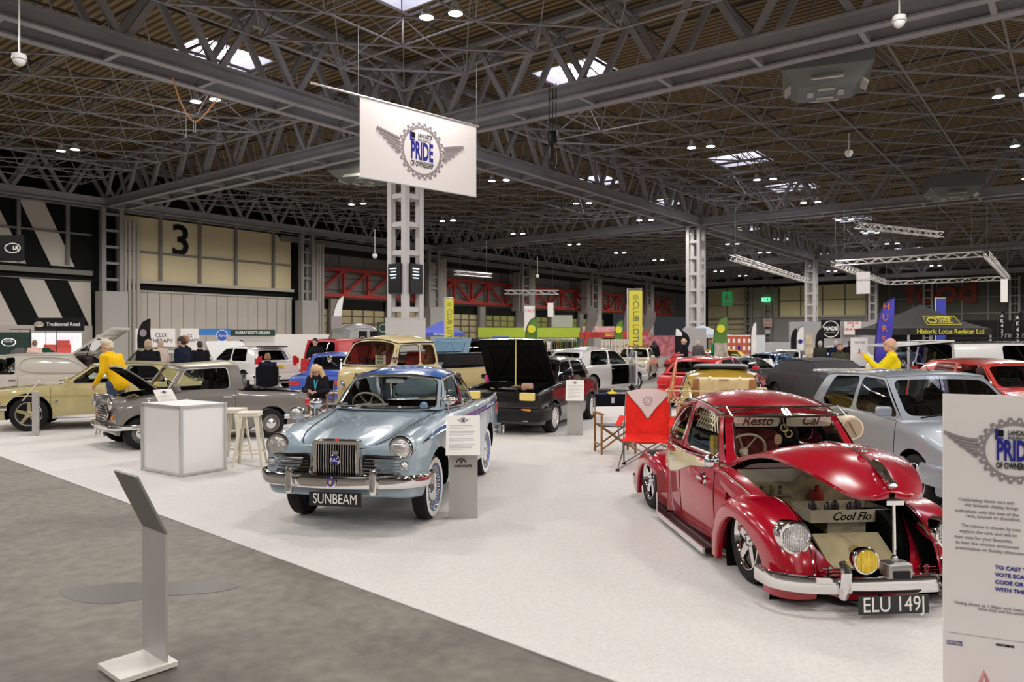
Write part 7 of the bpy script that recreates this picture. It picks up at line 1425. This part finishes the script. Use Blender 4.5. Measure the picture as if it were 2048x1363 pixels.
b.box((0, -.25, .05), (.14, .36, .02), 1); b.box((0, .56, .05), (1.7, .05, .02)); b.build('printed_windows', [PLW, NAVY], t, 0); booth('sky coloured half of the house picture with a small tree', 1505, 1530, 45, .85, 2.0, mat('sky_print', (.6, .62, .66), .7))
booth('light grey boxing wall left of the green polo shirt', 1366, 1412, 47, 0, 2.45, mat('partition_grey', (.42, .41, .41), .6)); booth('long grey partition fence below the fire point sign', 1530, 1640, 50, 0, 1.55, MATS['partition_grey'])
t = booth('pale wall carrying the round black sign', 1578, 1685, 60, 0, 3.15, mat('wall_pale', (.36, .35, .35), .6)); o = disc(t, 1.18, .98, .66, INK, .06, PLW); text('MADE', .42, PLW, o, Matrix.Translation((1.18, 1.02, .07)), bold=.02); text('- Grab and Go -', .14, PLW, o, Matrix.Translation((1.18, .72, .07))); b = MB(); b.box((1.18, .98, .045), (1.55, 1.5, .02)); b.build('sign_square', INK, t, 0)
booth('white sign with red letters right of the round black sign', 1688, 1722, 59.5, 2.1, 3.15, OFFW, [('DINE IN\n&\nGRAB & GO', 0, .15, .25, REDP, .008)]); booth('pale wall with red letters right of the round black sign', 1686, 1775, 60, 0, 3.15, MATS['wall_pale'], [('HURST', .8, .55, .35, REDP, .01)])
booth('white leaflet board standing behind the bearded olive jacket', 1702, 1734, 24, .9, 1.83, OFFW, [('NOTICE', 0, .3, .09, INK)]); b = MB()
booth('dark stall wall with grey kitchen lettering on the right', 1905, 2075, 61, 0, 3.3, INK, [('STREAT\nKITCHEN', 1.4, 0, .6, GREYP, .01), ('AND BAR', 1.5, -1.1, .3, GREYP)]); booth('tall patterned roller banner right of the far blue sports car', 1612, 1625, 30, .2, 2.0, mat('pattern_cream', (.6, .5, .3), .6, noise=(5, .5)))
facing('roller_banner', 'white roller banner with a red winged emblem on the grey pier', 'banner', 1059, 50, .7, 2.3, 4.0, OFFW, [('VALE', 0, .5, .3, REDP)]); facing('hanging_sign', 'small white sign hanging from the roof left of the teardrop flags', 'sign', 1101, 48, .38, 3.2, 4.1, PLW)
facing('hanging_sign', 'white lettered sign hanging below the lighting truss', 'sign', 1726, 34, .56, 3.85, 4.85, OFFW, [('IDEAL HALL', 0, .12, .11, INK)], rot=-.5); facing('hanging_sign', 'white pennant hanging at the right end of the lighting truss', 'sign', 2008, 45, .42, 4.0, 5.4, PLW)
# ---- lighting trusses, ducts, cameras
LT = mat('stage_truss', (.62, .60, .58), .35, .5)
def light_truss(label, a, c, s_=.3, hang=True):
    a, c = Vector(a), Vector(c); d = (c - a).normalized(); a = a + d * .2; c = c - d * .2; L = (c - a).length; t = thing('lighting_truss', label, 'lighting truss', tuple(a), math.atan2(d.y, d.x), 'white lighting trusses'); n = int(L / .5); b = MB()
    for y, z in ((-s_ / 2, 0), (s_ / 2, 0), (-s_ / 2, s_), (s_ / 2, s_)): b.tube([(0, y, z), (L, y, z)], .03, 5)
    for k in range(n):
        x0, x1 = k * L / n, (k + 1) * L / n; f = k % 2
        for y in (-s_ / 2, s_ / 2): b.bar((x0, y, s_ * f), (x1, y, s_ * (1 - f)), .03)
        b.bar((x0, -s_ / 2 if f else s_ / 2, 0), (x1, s_ / 2 if f else -s_ / 2, 0), .03)
    b.build('lattice', LT, t, 0); b = MB(); [b.tube([(x, 0, s_), (x, 0, 10.1 - a.z)], .015, 4) for x in (.5, L - .5)]; b.build('hanging_cables', DARKM, t); return t
A_, B_, C_, D_ = (20.8, 48, 6.5), (27.2, 42.5, 6.5), (40, 59.7, 6.5), (33, 65, 6.5)
light_truss('nearest side of the rectangular lighting truss on the right', A_, B_); light_truss('right side of the rectangular lighting truss', B_, C_); light_truss('far side of the rectangular lighting truss', D_, C_); light_truss('left side of the rectangular lighting truss receding into the hall', A_, D_)
light_truss('lighting truss between the second and third columns', (12.6, 42.5, 6.3), (24, 60, 6.3)); light_truss('short lighting truss in front of the second red girder', (-4.6, 58, 6.8), (-1.6, 61, 6.8)); light_truss('lighting truss in front of the third red girder', (-.8, 60, 5.4), (4, 60.5, 5.4)); light_truss('short lighting truss high above the rectangle', (19.2, 41.5, 8.0), (26.5, 45.5, 8.0))
def ac(px, py, z, label, s_=1.0):
    Y = (z - 1.8) * 1480 / (676.5 - py); t = thing('ventilation_unit', label, 'ventilation unit', ((px - 1024) / 1480. * Y, Y, z), HANG + .3); b = MB(); b.box((0, 0, .45), (2.6 * s_, 2.6 * s_, .7)); b.add([(x * 1.3 * s_, y * 1.3 * s_, .1) for x, y in ((-1, -1), (1, -1), (1, 1), (-1, 1))] + [(x * .8 * s_, y * .8 * s_, -.35) for x, y in ((-1, -1), (1, -1), (1, 1), (-1, 1))], [(0, 1, 5, 4), (1, 2, 6, 5), (2, 3, 7, 6), (3, 0, 4, 7), (4, 5, 6, 7)]); b.build('housing', mat('vent_metal', (.16, .17, .16), .5), t, 0)
    b = MB(); 
    for k in range(4):
        a = PI / 2 * k; c = Vector((math.cos(a), math.sin(a), 0)); q = c * 1.07 * s_ + Vector((0, 0, -.14)); R = Matrix.Rotation(a, 3, 'Z') @ Matrix.Rotation(.7, 3, 'Y'); b.box(tuple(q), (.36 * s_, .9 * s_, .05), R=R); b.box(tuple(c * .45 * s_ + Vector((0, 0, -.37))), (.18, .5, .03), R=Matrix.Rotation(a, 3, 'Z'))
    b.build('louvres', mat('vent_cream', (.55, .52, .45), .5), t, 0); return t
ac(1650, 165, 10.0, 'ventilation unit with cream louvres hanging in the right roof bay'); ac(728, 352, 9.9, 'ventilation unit hanging left of the white banner'); ac(1905, 385, 10.0, 'dark ventilation unit deep in the right roof bays')
t = thing('info_screen', 'black information screens mounted on the nearest lattice column', 'screen', tuple(hp(-.62, 0, 4.3)), HANG); b = MB(); b.box((0, 0, 0), (.09, .72, 1.25)); b.box((.62, -.62, 0), (.72, .09, 1.25)); b.build('housing', BLACK, t, 0)
b = MB(); [b.box((-.05, .05, .42 - k * .13), (.004, .4 - .08 * (k % 2), .045)) for k in range(4)]; [b.box((.62 - .05, -.67, .42 - k * .13), (.4 - .08 * (k % 2), .004, .045)) for k in range(4)]; b.build('display_lines', mat('screen_text', (.6, .75, .8), .4, emit=.8), t, 0)
for px, py, Y, lb in ((750, 512, 44, 'white dome camera hanging left of the nearest column'), (1075, 552, 60, 'white dome camera hanging above the roller banner'), (40, 120, 17, 'dome camera hanging under the truss at top left'), (1697, 308, 30, 'dome camera in the right roof bay'), (1797, 44, 17, 'white dome camera under the truss at top right')):
    z = 1.8 + (676.5 - py) / 1480 * Y; t = thing('dome_camera', lb, 'camera', ((px - 1024) / 1480 * Y, Y, z)); b = MB(); b.lathe([(.12, .001), (.12, .14), (.0, .16), (0, .13)], axis='z', n=16); b.tube([(0, 0, .1), (0, 0, .1 + max(.3, min(1.5, 10 - z)))], .02, 5); b.build('mount', WHITE, t); b = MB(); b.sbox((0, 0, -.02), (.26, .26, .26), 1, 8); b.build('dome', WHITE, t)
x, Y = at(1101, 27.4); t = thing('chain_hoist', 'black chain hoist with loops hanging from the truss right of the banner', 'hoist', (x - 0, 26, 1.8 + (676.5 - 275) / 1480 * 26)); b = MB(); b.sbox((0, 0, 0), (.35, .25, .45), .4, 8); b.sbox((-.05, 0, -.55), (.22, .2, .6), .4, 8); b.build('motor', BLACK, t); b = MB(); [b.tube([(dx, 0, .2), (dx, 0, 1.9)], .02, 5) for dx in (-.12, 0, .12)]; b.tube([(.1, 0, -.1), (.14, 0, -.9), (.08, 0, -1.1)], .015, 5); b.build('chains', DARKM, t)
Y = 21.; z = lambda py: 1.8 + (676.5 - py) / 1480 * Y; xx = lambda px: (px - 1024) / 1480 * Y; t = thing('hanging_cable', 'orange sling cable looping between two lamps at upper left', 'cable', (0, 0, 0)); b = MB(); b.tube(cr([(xx(346), Y, z(155)), (xx(362), Y, z(205)), (xx(385), Y, z(241)), (xx(405), Y, z(235)), (xx(440), Y, z(192))], 5), .022, 5); b.build('sling', mat('sling_orange', (.55, .25, .1), .6), t); b = MB(); [b.tube([(xx(px), Y, z(a)), (xx(px), Y, z(c))], .014, 4) for px, a, c in ((373, 225, 276), (388, 241, 265), (392, 241, 265))]; b.build('chains', STEEL, t)
